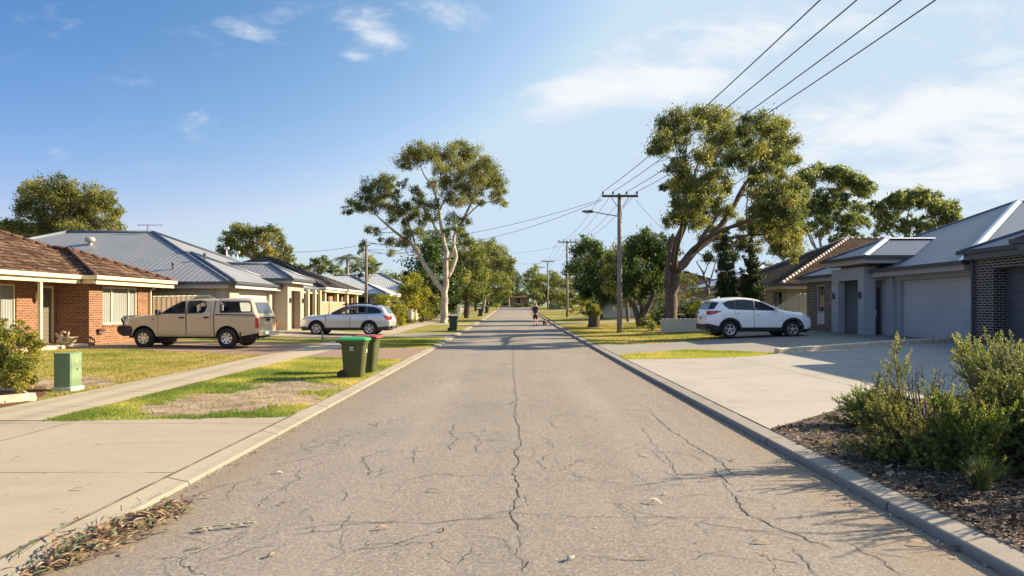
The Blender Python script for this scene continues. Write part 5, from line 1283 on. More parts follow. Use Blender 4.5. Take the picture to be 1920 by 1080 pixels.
def curve_pts(a, b, r, n=7, lift=.12, wig=.05):
    a, b = Vector(a), Vector(b); L = (b-a).length; out = []
    o1 = Vector(r.normal(size=3))*L*wig; o2 = Vector(r.normal(size=3))*L*wig
    c = a.lerp(b, .45)+Vector((0, 0, -L*lift))+o1
    for i in range(n+1):
        t = i/n; p = a*(1-t)**2+c*2*t*(1-t)+b*t*t; out.append(p+o2*math.sin(t*math.pi*2)*.4)
    return out
def tree(name, label, Y, limbs, clumps, leafmat, bark, seed, leaf=.22, aspect=.3, density=2.4, droop=.7, depth=.8, cat='tree', group=None, px=True, twigs=True, flat=.8, sub=(10, 22), hollow=.45, dyr=None):
    """limbs: polylines of (px,py,radius_m[,dy]); clumps: (px,py,r_px[,dy]), all read at distance Y"""
    r = np.random.default_rng(seed); k = Y/F
    base = at(*limbs[0][0][:2], Y); base.z = h(base.x, Y)-.0
    T = thing(name, label, cat, base, group=group); mb = MB(); nodes = []
    for li, L in enumerate(limbs):
        P = []; Rr = []
        for i, q in enumerate(L):
            dy = q[3] if len(q) > 3 else 0
            p = at(q[0], q[1], Y); p.y += dy; p.x *= (Y+dy)/Y; p.z = EYE+(p.z-EYE)*(Y+dy)/Y
            if li == 0 and i == 0: p.z = base.z-.12
            P.append(p); Rr.append(q[2])
        # resample with slight wobble
        PP = []; RR = []
        for i in range(len(P)-1):
            m = max(2, int((P[i+1]-P[i]).length/.7))
            for j in range(m):
                t = j/m; w = Vector(r.normal(size=3))*Rr[i]*.10*(1 if (i or j) else 0); PP.append(P[i].lerp(P[i+1], t)+w); RR.append(Rr[i]*(1-t)+Rr[i+1]*t)
        PP.append(P[-1]); RR.append(Rr[-1])
        if li == 0: PP.insert(1, PP[0].lerp(PP[1], .35)); RR.insert(1, RR[0]*.8); RR[0] *= 1.25
        mb.tube(PP, RR, 10 if RR[0] > .12 else 6); nodes += [(p, q) for p, q in zip(PP, RR)]
    cl = []
    for c in clumps:
        spread = np.mean([q[2] for q in clumps])*k*depth
        dy = c[3] if len(c) > 3 else (r.uniform(*dyr) if dyr else r.uniform(-1, 1)*spread*2.6)
        p = at(c[0], c[1], Y); f = (Y+dy)/Y
        p = Vector((p.x*f, Y+dy, EYE+(p.z-EYE)*f)); cl.append((p.x, p.y, p.z, c[2]*k*f))
    if twigs:
        for (x, y, z, rad) in cl:
            c = Vector((x, y, z)); best = min(nodes, key=lambda q: (q[0]-c).length+(1.5*max(0, q[0].z-z))+(.0 if q[1] < .2 else .8))
            rb = max(.012, min(best[1]*.55, .03+rad*.035)); pts = curve_pts(best[0], c+Vector((0, 0, rad*.15)), r)
            mb.tube(pts, [rb*(1-.75*i/7) for i in range(8)], 5)
            for _ in range(4):
                s_ = pts[r.integers(4, 7)]; e = c+Vector(r.normal(size=3))*rad*.65
                mb.tube(curve_pts(s_, e, r, 4, .05), [rb*.45, rb*.38, rb*.3, rb*.2, rb*.12], 4)
    tr = mb.build('trunk', bark, T, smooth=True)
    V, tn = clump_leaves(cl, r, leaf, aspect, density, droop, sub, flat, hollow)
    np_mesh('crown', V, None, leafmat, T, tone=tn)
    return T
def crop(ox, oy, s, L, g=1.0): return [(ox+x/s, oy+y/s, r*g/s, *d) for x, y, r, *d in L]
# big gum on the right
tree('gum_tree', 'big gum with forked brown trunk standing behind the low cream fence', 39.5,
 [[(1256, 596, .40), (1258, 565, .36), (1262, 535, .34), (1264, 512, .32)],
  [(1264, 520, .27), (1261, 492, .25, -.2), (1266, 460, .22, -.3), (1280, 428, .19, -.4), (1292, 396, .16, -.4), (1297, 362, .13, -.4), (1292, 330, .09), (1284, 296, .06), (1290, 262, .03)],
  [(1297, 362, .10, -.4), (1304, 320, .07, -.8), (1318, 285, .05, -1), (1330, 240, .03, -1)],
  [(1264, 514, .30), (1280, 494, .27, .3), (1302, 470, .25, .5), (1330, 448, .22, .8), (1352, 424, .19, 1), (1370, 396, .16, 1.2), (1385, 366, .13, 1.2), (1402, 338, .10, 1), (1420, 300, .06, 1), (1440, 262, .03, 1)],
  [(1370, 396, .12, 1.2), (1395, 358, .09, 1.6), (1425, 330, .06, 1.8), (1455, 300, .03, 2)],
  [(1330, 448, .12, .8), (1370, 446, .10, 1.4), (1410, 440, .07, 1.8), (1450, 420, .04, 2)],
  [(1250, 540, .16, -.5), (1252, 505, .15, -.6), (1256, 470, .12, -.6), (1262, 438, .06, -.7)],
  [(1302, 470, .12, .5), (1320, 440, .10, -.6), (1342, 410, .08, -1), (1345, 370, .05, -1.2)],
  [(1302, 470, .14, .5), (1322, 446, .12, -1.5), (1352, 432, .10, -3.5), (1400, 415, .08, -6), (1450, 392, .05, -8), (1480, 375, .03, -9)],
  [(1400, 415, .05, -6), (1440, 425, .04, -7.5), (1470, 440, .02, -8.5)],
  [(1264, 512, .16), (1268, 470, .13, -2), (1278, 425, .10, -4.5), (1286, 390, .07, -6.5), (1290, 355, .03, -8)]],
 [(1275,222,27),(1255,240,26),(1240,264,26),(1232,285,18),(1268,262,24),(1300,240,22),(1322,212,28),(1345,225,30),(1335,255,26),(1362,250,26),(1382,262,24),(1402,238,26),(1430,232,28),(1452,244,28),(1468,268,28),(1476,298,24),(1450,292,28),(1425,275,28),(1400,285,26),(1375,295,24),(1345,300,26),(1320,290,22),
  (1270,322,24,-9.4),(1290,345,24,-9.6),(1262,350,20,-6.1),(1315,345,26,-9.3),(1300,380,26,-9.9),(1335,370,26),(1345,335,24),(1325,400,28,0),(1355,395,22,1),(1272,395,22,-5.4),(1258,412,18,-6.1),(1300,418,22,-5.9),(1330,435,22,1.5),(1275,300,18),
  (1440,325,24),(1462,345,24,-7.8),(1488,345,22,-9.1),(1502,362,16),(1470,372,26,-10.0),(1440,372,24,-9.3),(1415,360,20),(1425,398,24,-8.5),(1455,402,26,-9.7),(1485,402,26,-10.2),(1500,425,20,-5.9),(1470,432,26,-8.5),(1440,436,24,1),(1412,428,20,2),(1490,452,20,-6.5),(1462,462,18,-6.7),(1480,478,14,-9.4),(1398,420,18,2.5),(1385,455,20,2.8),(1372,478,14,2.6),(1405,320,20),(1362,350,18),(1350,460,18,2.5),(1448,360,22,-8.5),(1475,390,24,-9.0),(1445,415,22,-8.0),(1478,420,24,-7.0),(1455,440,22,-9.5),(1490,440,18,-8.5),(1432,385,20,-9.5),(1470,455,18,-9.0),(1425,345,20,-8.0),(1298,360,22,-8.0),(1280,380,22,-9.0),(1308,400,22,-7.0),(1275,345,20,-8.5),(1330,480,14,2.0),(1410,462,16,2.6)],
 EU, BK_B, 11, .175, .25, 3.1, .9, 1.75, sub=(13, 22), dyr=(-10.0, 1.0))
# pale gum on the left verge
tree('gum_tree', 'tall pale barked gum on the left verge with white forked trunk', 57,
 [[(832, 603, .36), (833, 575, .30), (834, 548, .28), (836, 520, .24), (836, 495, .21), (837, 472, .19), (831, 448, .16), (826, 420, .13), (824, 395, .11), (816, 365, .09), (808, 345, .07), (796, 330, .05), (788, 310, .03)],
  [(832, 545, .24), (820, 532, .21), (806, 512, .20), (792, 490, .18), (783, 468, .17), (770, 456, .15), (754, 446, .13, -.5), (740, 434, .11, -.8), (728, 424, .09, -1), (706, 404, .06, -1.2), (690, 395, .03, -1.4)],
  [(783, 468, .10), (776, 450, .09, .4), (772, 432, .07, .6), (758, 410, .05, .8), (745, 380, .03, .8)],
  [(838, 522, .18), (848, 505, .17, .3), (855, 482, .16, .5), (851, 460, .15, .6), (852, 442, .13, .8), (862, 424, .12, 1), (874, 400, .10, 1.2), (884, 380, .08, 1.2), (892, 354, .06, 1.4), (896, 320, .03, 1.4)],
  [(862, 424, .07, 1), (875, 405, .06, .6), (900, 382, .05, .6), (925, 376, .03, .4)],
  [(824, 395, .08), (836, 370, .07, -.5), (848, 345, .05, -.8), (855, 310, .03, -.8)],
  [(831, 448, .08), (815, 425, .07, .6), (800, 400, .05, .9), (782, 372, .03, .9)],
  [(836, 490, .08), (848, 475, .06, -.4), (852, 460, .05, -.5)]],
 crop(620, 250, 2.919, [(430,110,50),(400,165,42),(480,90,48),(545,105,46),(590,130,42),(505,140,48),(640,90,42),(700,75,45),(760,105,48),(720,140,50),(660,150,45),(800,160,48),(860,170,46),(900,215,46),(870,250,50),(920,270,36),(820,250,48),(930,310,34),(935,370,32),(900,340,36),(950,390,20),(760,220,50),(700,220,48),(640,215,40),(590,180,42),(610,270,40),(670,290,44),(730,300,44),(790,310,40),(560,280,34),(690,360,40),(760,360,34),(820,380,22),(640,350,36),
  (270,260,40),(220,290,42),(320,265,40),(180,330,42),(130,380,38),(100,420,28),(240,340,45),(300,310,44),(170,400,36),(230,400,40),(290,370,42),(350,350,36),(390,280,20),(410,260,14),(350,420,40),(400,400,42),(450,430,45),(330,460,34),(480,350,38),(460,310,28),(510,390,38),(560,380,30),(430,480,40),(500,470,40),(560,450,32),(210,520,24),(250,540,24),(270,580,16),(180,600,22),(170,640,14),(340,600,36),(330,650,24),(420,550,36),(390,600,34),(480,540,34),(660,470,36),(700,510,34),(730,480,28),(640,540,28)], 1.2),
 EU, BK_W, 12, .20, .26, 2.1, .9, 1.3, sub=(13, 22))
# dark dense trees behind the pale gum
tree('broad_tree', 'dark dense tree close behind the pale gum trunk', 69, [[(806, 598, .22), (808, 560, .2), (812, 520, .15), (815, 490, .1)]],
 [(800,470,26),(825,462,24),(785,490,26),(815,500,30),(790,520,28),(820,535,28),(845,500,26),(845,540,24),(800,555,26),(825,568,22),(780,550,22),(770,520,18),(850,570,18),(790,580,18),(812,445,18)], DK, BK_B, 21, .32, .45, 2.4, .3, 1.1, group='street trees on the left')
tree('paperbark_tree', 'bushy olive street tree with a short brown trunk, beyond the pale gum', 73, [[(876, 597, .42), (876, 575, .36), (875, 552, .3), (872, 520, .2), (870, 480, .1)], [(875, 552, .2), (890, 525, .14), (900, 500, .08)], [(875, 555, .2), (856, 530, .14), (848, 500, .08)]],
 [(870,448,18),(885,462,18),(858,468,18),(880,485,22),(855,492,22),(900,492,16),(895,515,20),(870,512,24),(846,515,20),(905,530,16),(885,540,22),(860,540,22),(842,540,16),(900,552,14),(875,556,16),(912,510,10),(852,560,12),(895,475,14),(910,546,10),(866,528,20)], OL, BK_B, 22, .27, .32, 2.5, .8, 1.0, group='street trees on the left')
tree('paperbark_tree', 'tall bushy street tree, second beyond the brown trunk on the left', 100, [[(906, 578, .3), (908, 556, .26), (912, 530, .2), (918, 490, .1)], [(910, 545, .16), (930, 515, .1)]],
 [(905,462,16),(922,462,16),(938,475,16),(950,488,14),(915,482,20),(935,498,20),(955,505,14),(905,500,18),(925,520,20),(945,525,18),(908,530,18),(930,545,14),(950,545,10),(900,548,10),(892,470,12),(960,492,8),(915,555,10)], OL, BK_G, 23, .33, .34, 2.5, .7, 1.0, group='street trees on the left')
tree('paperbark_tree', 'slim tree standing before the far brick house at the road end', 145, [[(955, 577, .24), (954, 560, .2), (955, 540, .14), (957, 525, .08)]],
 [(950,520,12),(962,515,12),(970,528,10),(955,535,13),(943,530,11),(968,543,8),(958,550,8),(946,548,8),(940,512,8),(975,520,6)], EUG, BK_G, 24, .36, .34, 2.5, .6, 1.0, group='street trees on the left')
tree('broad_tree', 'dark tree filling the gap behind the second bushy street tree', 112, [[(892, 580, .25), (893, 550, .2), (895, 520, .1)]],
 [(885,540,16),(900,535,16),(915,548,16),(930,555,14),(888,560,14),(905,565,12),(922,568,10),(940,562,10),(875,555,12)], DK, BK_B, 25, .4, .45, 2.4, .3, 1.0, group='street trees on the left')
# left background
tree('gum_tree', 'large domed gum behind the brown tiled roof at far left', 62, [[(100, 560, .45), (103, 470, .36), (105, 430, .3), (100, 390, .18), (92, 365, .08)], [(105, 440, .22), (128, 410, .16), (150, 380, .1), (165, 365, .05)], [(104, 445, .22), (78, 415, .16), (55, 395, .1), (40, 400, .05)], [(105, 430, .15), (160, 425, .1), (195, 410, .05)], [(103, 440, .15), (50, 440, .1), (15, 430, .05)]],
 crop(0, 320, 4, [(370,120,85),(300,130,75),(450,110,85),(530,140,75),(570,180,55),(240,160,75),(180,210,70),(150,260,50),(300,210,80),(400,200,85),(490,210,80),(560,260,70),(680,160,70),(740,190,75),(800,220,70),(850,260,60),(890,310,40),(860,330,45),(700,240,70),(640,220,50),(780,280,60),(220,310,70),(290,340,80),(180,300,45),(370,320,70),(450,340,75),(520,310,65),(600,320,70),(660,330,65),(610,400,80),(540,420,75),(460,420,75),(380,420,80),(300,430,75),(680,410,70),(760,390,55),(820,380,50),(880,420,50),(840,440,50),(720,450,60),(110,390,55),(60,410,55),(15,400,45),(30,450,50),(130,450,60),(200,440,60),(240,480,60),(340,490,60),(450,490,60),(560,490,60),(660,490,50),(-40,420,50),(80,490,50)], 1.12), EU, BK_G, 31, .30, .30, 2.1, .6, 1.0, sub=(12, 22))
tree('gum_tree', 'round domed gum behind the ridge of the grey roofed house', 78, [[(480, 560, .4), (480, 500, .3), (478, 470, .2), (474, 440, .1)], [(479, 490, .2), (500, 465, .14), (520, 450, .06)], [(479, 490, .2), (455, 470, .14), (435, 455, .06)]],
 crop(400, 400, 4.8, [(260,130,60),(200,150,55),(320,140,55),(150,190,55),(230,200,65),(310,200,60),(380,180,50),(110,240,50),(430,150,55),(490,140,55),(550,170,55),(600,220,50),(440,220,65),(520,230,60),(600,280,55),(640,330,50),(680,370,45),(720,400,30),(180,270,65),(270,280,65),(360,270,60),(450,300,65),(540,320,60),(90,310,45),(60,350,35),(130,340,55),(220,350,60),(310,350,60),(400,370,60),(490,390,60),(580,390,60),(650,410,45),(540,430,50),(600,450,40),(700,430,25)], 1.12), EU, BK_G, 32, .34, .32, 2.3, .5, 1.0)
tree('gum_tree', 'small gum crown above the dark tiled house', 100, [[(600, 560, .3), (600, 520, .2), (600, 495, .1)]],
 crop(400, 400, 4.8, [(960,420,48),(900,440,42),(1020,430,45),(1050,470,40),(940,480,50),(1000,490,50),(880,480,36),(1060,510,36),(1110,500,36),(1140,520,28),(790,480,30),(750,470,28),(830,490,32),(700,470,22),(960,530,40)]), EUG, BK_G, 33, .4, .34, 2.3, .5, 1.0)
tree('broad_tree', 'leafy dark tree behind the slim pole, left of the pale gum', 92, [[(690, 570, .25), (690, 530, .2), (690, 500, .1)]],
 crop(400, 400, 4.8, [(1400,400,50),(1350,430,45),(1450,440,50),(1490,460,30),(1300,470,50),(1380,480,55),(1440,500,45),(1250,500,45),(1320,350,30),(1330,300,22),(1350,260,22),(1200,520,40),(1300,540,45),(1400,540,40)]), EUG, BK_G, 34, .36, .34, 1.7, .6, 1.0)
# palm
r = np.random.default_rng(50); Yp = 88; b_ = at(651, 560, Yp); zb = h(b_.x, Yp); T = thing('palm_tree', 'feathery palm behind the slim dark pole on the left', 'palm tree', (b_.x, Yp, zb))
top = at(651, 485, Yp); mb = MB(); mb.tube([(b_.x, Yp, zb-.1), (b_.x+.1, Yp, (zb+top.z)/2), tuple(top)], [.22, .18, .15], 10); mb.build('trunk', BK_G, T, smooth=True)
Q = []; 
for f in range(16):
    a = 2*math.pi*f/16+r.uniform(-.2, .2); L = r.uniform(1.9, 2.7); up = r.uniform(.2, 1.0); P0 = None
    for s_ in np.linspace(.05, 1, 26):
        c = np.array([top.x+math.cos(a)*L*s_, top.y+math.sin(a)*L*s_, top.z+up*L*s_*.9-L*.9*s_**2.2]); dl = .55*math.sin(math.pi*min(1, s_*.9+.12))
        d = np.array([math.cos(a), math.sin(a), up*.9-1.98*s_**1.2]); d /= np.linalg.norm(d)
        for sg in (-1, 1):
            e = np.array([-math.sin(a)*sg, math.cos(a)*sg, -.5])*dl+d*dl*.5
            w = d*.035; Q.append([c-w, c+w, c+e+w*.2, c+e-w*.2])
np_mesh('frond', np.array(Q).reshape(-1, 3), None, foliage_mat('palm_leaf', [(.04, .06, .015), (.08, .10, .025), (.15, .14, .04)], .3), T, tone=r.random(len(Q)))
# left hedges and bushes
def bush(label, Y, clumps, mat, seed, leaf=.12, aspect=.5, density=2.6, droop=.1, name='bush', cat='bush', depth=1.2, stem=None, group=None, sub=(12, 22)):
    x = sum(c[0] for c in clumps)/len(clumps); yb = max(c[1]+c[2] for c in clumps)
    return tree(name, label, Y, stem or [[(x, yb, .06), (x, yb-6, .05), (x, yb-14, .03)]], clumps, mat, BK_B, seed, leaf, aspect, density, droop, depth, cat, group, sub=sub)
bush('yellow green rounded hedge behind the tail of the silver wagon', 50, [(716,562,14),(732,566,16),(748,575,14),(722,580,16),(742,592,16),(720,600,14),(752,600,10),(735,606,12),(708,575,12),(756,588,8)], YL, 41, .16, .4, 2.6, .5, 'hedge')
bush('tall yellow green shrub with bright top above the white piers', 62, [(768,528,14),(780,520,14),(762,545,16),(778,545,18),(792,548,14),(770,565,18),(790,568,16),(758,575,14),(778,585,16),(798,585,12),(765,595,12),(785,530,10)], YL, 42, .2, .42, 2.5, .4, 'shrub', 'shrub')
bush('mid green rounded shrub left of the pale gum trunk', 66, [(805,556,12),(815,565,13),(800,575,14),(818,582,12),(808,592,12),(795,560,10),(822,572,8)], OL, 43, .2, .45, 2.5, .3, 'shrub', 'shrub')
bush('low orange yellow shrubs between the white piers', 57, [(765,601,6),(772,603,5),(759,605,5),(790,600,5),(800,597,4)], YL, 44, .1, .4, 2.6, .1)
bush('small bright lime shrub at the far end of the left verge', 118, [(925,570,5),(932,572,5),(937,568,4),(929,564,4)], YL, 45, .25, .4, 2.6, .1)
bush('yellow tree tops behind the pale metal roof', 108, [(690,522,10),(705,530,10),(725,535,9),(740,538,10),(680,530,8),(755,540,8)], YL, 46, .35, .42, 2.2, .4, 'broad_tree', 'tree')
# right street trees
tree('peppermint_tree', 'dark round street tree just left of the lamp pole', 66, [[(1128, 600, .2), (1128, 575, .18), (1124, 545, .14), (1118, 510, .08)], [(1126, 560, .12), (1145, 530, .08)]],
 [(1100,458,20),(1085,470,17),(1115,465,20),(1130,478,17),(1095,488,24),(1118,492,27),(1080,500,17),(1140,500,20),(1150,520,22),(1102,515,27),(1128,525,27),(1088,530,20),(1112,545,22),(1145,545,22),(1165,540,17),(1158,560,15),(1172,500,20),(1182,525,17),(1160,480,17),(1175,555,15),(1148,478,15),(1130,560,17),(1168,515,15),(1092,548,12),(1100,450,12)], DK, BK_B, 61, .24, .36, 2.5, .7, 1.0, group='dark street trees on the right')
tree('peppermint_tree', 'dark spreading street tree with two leaning brown trunks, right of the lamp pole', 45,
 [[(1200, 611, .22), (1196, 596, .19), (1190, 578, .17), (1178, 562, .13), (1168, 545, .08)], [(1199, 611, .2), (1206, 592, .18), (1216, 575, .17), (1224, 555, .15), (1222, 535, .12), (1214, 515, .07)], [(1206, 588, .12), (1200, 568, .1), (1193, 550, .07)], [(1224, 550, .1), (1232, 530, .08), (1240, 510, .05)]],
 [(1205,445,24),(1190,462,26),(1222,455,24),(1240,470,24),(1180,485,24),(1205,480,31),(1230,490,31),(1255,485,21),(1190,508,31),(1215,512,33),(1242,515,28),(1178,528,24),(1200,535,26),(1232,535,21),(1258,505,19),(1185,550,19),(1168,510,17),(1250,450,17),(1265,470,14),(1172,555,14),(1205,550,14),(1252,535,17)], DK, BK_B, 62, .20, .34, 2.1, .8, 1.0, group='dark street trees on the right')
tree('cypress_tree', 'left of the two slim dark cypresses behind the white car', 36.6, [[(1362, 602, .12), (1362, 570, .1), (1362, 480, .04)]],
 [(1362,430,5),(1361,442,8),(1363,456,11),(1360,472,14),(1364,488,15),(1360,505,17),(1364,522,18),(1361,540,19),(1364,556,19),(1361,572,18),(1362,586,14),(1352,530,10),(1373,535,10)], CYP, BK_B, 63, .09, .4, 4.5, -1.2, .3, cat='cypress', hollow=.75, sub=(60, 80), flat=1.3, dyr=(-.12, .12), group='cypresses behind the white car')
tree('cypress_tree', 'right one of the two slim dark cypresses, with the sharp tip', 36.3, [[(1409, 602, .12), (1409, 570, .1), (1408, 480, .04)]],
 [(1408,448,4),(1408,458,6),(1409,470,9),(1406,484,12),(1411,498,14),(1407,512,17),(1412,528,19),(1406,545,20),(1412,560,21),(1408,576,19),(1410,588,15),(1398,540,10),(1422,548,11)], CYP, BK_B, 64, .09, .4, 4.5, -1.2, .3, cat='cypress', hollow=.75, sub=(60, 80), flat=1.3, dyr=(-.12, .12), group='cypresses behind the white car')
bush('yellow green shrub below the cypresses, left of the white car roof', 37.8, [(1318,570,14),(1335,565,13),(1305,582,13),(1325,588,16),(1345,582,14),(1310,598,12),(1332,602,13)], YL, 65, .12, .36, 2.2, .1)
bush('dark low shrub behind the bonnet of the white car', 37.6, [(1440,585,12),(1455,580,11),(1468,590,10),(1428,578,11),(1450,598,12),(1418,590,12)], DK, 66, .14, .4, 2.6, .1)
bush('dark shaded understorey shrub beside the big gum trunk', 43.5, [(1282,575,14),(1270,590,13),(1292,592,13),(1240,580,12),(1228,592,11),(1300,575,11),(1262,570,9),(1246,598,10)], DK, 67, .14, .4, 2.4, .1)
bush('light flowering shrub left of the low cream fence', 39.5, [(1215,600,10),(1228,596,10),(1238,604,9),(1222,610,9),(1208,608,7),(1232,590,7)], OL, 68, .10, .4, 2.2, .1)
tree('bare_tree', 'thin half bare tree between the big gum and the cypresses', 50, [[(1330, 590, .12), (1328, 545, .1), (1318, 510, .07), (1305, 490, .03)], [(1328, 540, .07), (1338, 505, .05), (1346, 478, .02)], [(1320, 515, .05), (1330, 490, .03), (1328, 470, .02)], [(1322, 525, .05), (1300, 515, .03), (1285, 505, .02)]],
 [(1300,520,12),(1285,535,14),(1310,540,10),(1275,515,12),(1345,470,6),(1290,555,12)], OL, BK_G, 69, .2, .3, .9, .6, .8)
# stump with new growth
x, y = gp(1114, 614); z = h(x, y); T = thing('tree_stump', 'thick dark tree stump sprouting yellow green leaves on the right verge', 'tree stump', (x, y, z)); mb = MB()
mb.lathe([(.52, -.1), (.44, .08), (.40, .3), (.36, .7), (.37, .95), (.30, 1.0), (0, 1.0)], (x, y, z), n=18); mb.v = [(a+.04*math.sin(9*math.atan2(b-y, a-x)), b+.04*math.cos(7*c), c) for a, b, c in mb.v]; mb.build('trunk', plain('stump_bark', (.085, .062, .045), .95, var=.5, scale=7, bump=1), T, smooth=True)
V, tn = clump_leaves([(x, y, z+1.15, .36), (x+.22, y, z+1.0, .28), (x-.25, y-.1, z+1.0, .26), (x, y-.3, z+.85, .24), (x+.1, y+.2, z+1.25, .28)], np.random.default_rng(3), .13, .35, 3.0, -.3)
np_mesh('crown', V, None, YL, T, tone=tn)
# right background
tree('gum_tree', 'spreading gum with several bare stems behind the tiled house on the right', 72, [[(1548, 560, .25), (1546, 500, .18), (1538, 455, .12), (1530, 420, .08), (1520, 380, .04)], [(1547, 500, .14), (1562, 455, .11), (1580, 420, .08), (1600, 385, .05), (1618, 360, .03)], [(1547, 495, .13), (1522, 455, .10), (1508, 420, .07), (1500, 380, .03)], [(1562, 455, .07), (1585, 440, .05), (1610, 430, .03)], [(1538, 455, .08), (1552, 410, .05), (1560, 370, .03)], [(1546, 505, .11), (1512, 480, .09), (1490, 455, .05)], [(1548, 520, .11), (1536, 480, .09), (1520, 440, .06)]],
 crop(1460, 290, 4.695, [(350,130,55),(280,150,55),(430,150,50),(500,140,50),(560,150,50),(610,180,45),(220,180,50),(170,220,50),(120,260,45),(300,200,55),(400,190,50),(490,200,50),(570,220,50),(660,210,50),(720,240,50),(770,270,45),(800,310,35),(690,290,50),(740,330,45),(640,270,45),(560,290,40),(250,260,45),(190,300,50),(140,340,45),(780,360,25),(420,400,50),(380,440,55),(450,460,50),(330,470,50),(280,430,50),(250,490,50),(200,440,45),(520,420,40),(560,450,40),(420,520,45),(350,530,45),(650,440,45),(700,480,50),(660,520,45),(740,560,40),(770,600,36),(600,560,45),(540,580,40),(620,620,34),(590,690,36),(540,720,36),(480,740,30),(180,560,45),(140,500,45),(120,620,40),(650,560,40),(690,600,36),(450,620,36),(400,680,36),(560,640,36),(640,680,36),(350,700,32),(500,540,36),(380,590,36),(600,590,36),(470,330,40),(340,340,40),(520,350,36),(600,380,36),(300,610,36),(420,620,32),(250,640,36)], 1.4), EUG, BK_G, 71, .36, .32, 2.9, .6, 1.2)
tree('gum_tree', 'wide rounded gum above the grey house roof on the right', 78, [[(1700, 560, .35), (1698, 490, .28), (1697, 450, .2), (1700, 420, .12), (1704, 390, .05)], [(1698, 470, .18), (1720, 440, .14), (1742, 415, .08), (1760, 395, .04)], [(1698, 470, .18), (1676, 445, .13), (1660, 425, .07)], [(1720, 440, .1), (1750, 432, .07), (1780, 420, .03)]],
 crop(1460, 290, 4.695, [(1000,390,48),(1060,370,50),(1130,370,50),(1200,345,50),(1270,350,50),(1340,360,50),(1390,390,45),(950,430,45),(1030,440,50),(1110,430,50),(1190,420,55),(1270,430,50),(1350,430,50),(1430,440,48),(1480,460,45),(1530,450,40),(1560,480,35),(900,450,42),(850,470,40),(810,450,30),(860,520,40),(930,510,45),(1500,530,48),(1440,510,45),(1370,510,45),(1550,560,45),(1600,580,36),(1620,600,22),(1470,590,48),(1400,590,45),(1520,610,40),(1330,640,48),(1260,640,45),(1220,600,40),(1040,530,36),(980,560,40),(910,590,40),(1090,600,36),(1000,620,36),(1060,660,36),(940,660,34),(1160,560,32),(1280,560,32),(880,650,30),(860,700,28),(1150,620,34),(1220,680,34),(1120,690,30)], 1.35), EUG, BK_G, 72, .38, .32, 2.9, .5, 1.2)
tree('gum_tree', 'low round tree top just above the tiled roof on the right', 85, [[(1612, 540, .2), (1612, 480, .14), (1610, 455, .06)]], [(1600,448,9),(1614,444,10),(1628,450,8),(1608,458,10),(1622,460,8),(1592,458,7)], EUG, BK_G, 73, .36, .32, 2.2, .4, 1.0)
tree('broad_tree', 'olive tree mass filling the gap behind the big gum and the cypresses', 66, [[(1470, 560, .2), (1470, 500, .15), (1468, 460, .08)]], [(1450,470,12),(1475,480,14),(1495,470,14),(1440,500,14),(1465,510,14),(1500,500,14),(1520,480,12),(1425,520,12)], EUG, BK_G, 74, .34, .32, 1.6, .5, 1.0)
tree('peppermint_tree', 'lighter green street tree filling the gap behind the lamp pole', 56, [[(1178, 606, .16), (1176, 580, .14), (1172, 545, .1), (1170, 500, .05)]],
 [(1165,470,18),(1150,485,18),(1178,482,18),(1160,502,21),(1182,508,21),(1145,512,18),(1168,528,21),(1188,535,18),(1150,540,18),(1175,555,18),(1158,565,13),(1190,465,13)], OL, BK_B, 70, .24, .36, 2.2, .7, 1.0, group='dark street trees on the right')
bush('dark understorey shrubs behind the stump and white wall', 74, [(1135,585,9),(1150,580,10),(1165,584,10),(1180,580,10),(1195,586,9),(1208,580,9),(1120,582,8),(1220,572,11),(1238,565,11),(1200,568,10),(1180,566,9),(1250,578,10)], DK, 75, .2, .4, 2.4, .1)
# far end
FE = [('wide round bushy tree behind the third power pole', 126, [(1000,540,14),(1020,530,16),(1042,532,16),(1062,540,14),(1008,555,14),(1030,552,16),(1052,556,14),(1072,552,10),(995,555,8),(1015,568,10),(1040,568,10),(1060,568,9)], OL),
 ('dark feathery gum left of the far poles', 150, [(1000,512,12),(988,520,11),(1010,522,12),(998,532,12),(985,540,9),(1012,536,10),(1003,503,9),(1022,520,7),(985,528,8)], EUG),
 ('dark gum between the far power poles', 155, [(1035,515,10),(1045,522,9),(1028,525,9),(1038,532,10),(1052,530,7)], EUG),
 ('grey gum with a pale dead limb left of the dark street tree', 140, [(1062,512,9),(1072,508,10),(1082,515,9),(1066,524,9),(1078,528,9),(1056,528,7)], EUG),
 ('yellow green shrub clump in front of the dark street tree', 90, [(1085,560,10),(1098,556,10),(1108,562,9),(1076,566,8),(1092,570,9)], YL),
 ('clipped dark hedge beside the third power pole', 100, [(1048,570,6),(1056,571,6),(1064,572,6),(1072,573,5),(1040,572,5)], DK),
 ('pale low shrubs on the far right verge', 84, [(1078,580,6),(1088,583,6),(1096,580,6),(1070,584,4)], YL),
 ('dark rounded shrub behind the white front wall', 71, [(1105,578,10),(1115,570,9),(1098,588,8),(1120,585,8)], DK),
 ('tree beside the far brick house at the road end', 150, [(975,560,9),(980,552,8),(985,562,7),(972,568,7)], EUG),
 ('grey green shrub in front of the far brick house', 140, [(978,572,5),(985,573,5),(992,574,5),(970,574,4)], OL),
 ('dark tree left of the far brick house', 150, [(945,545,9),(938,555,9),(932,548,8),(940,565,8)], DK)]
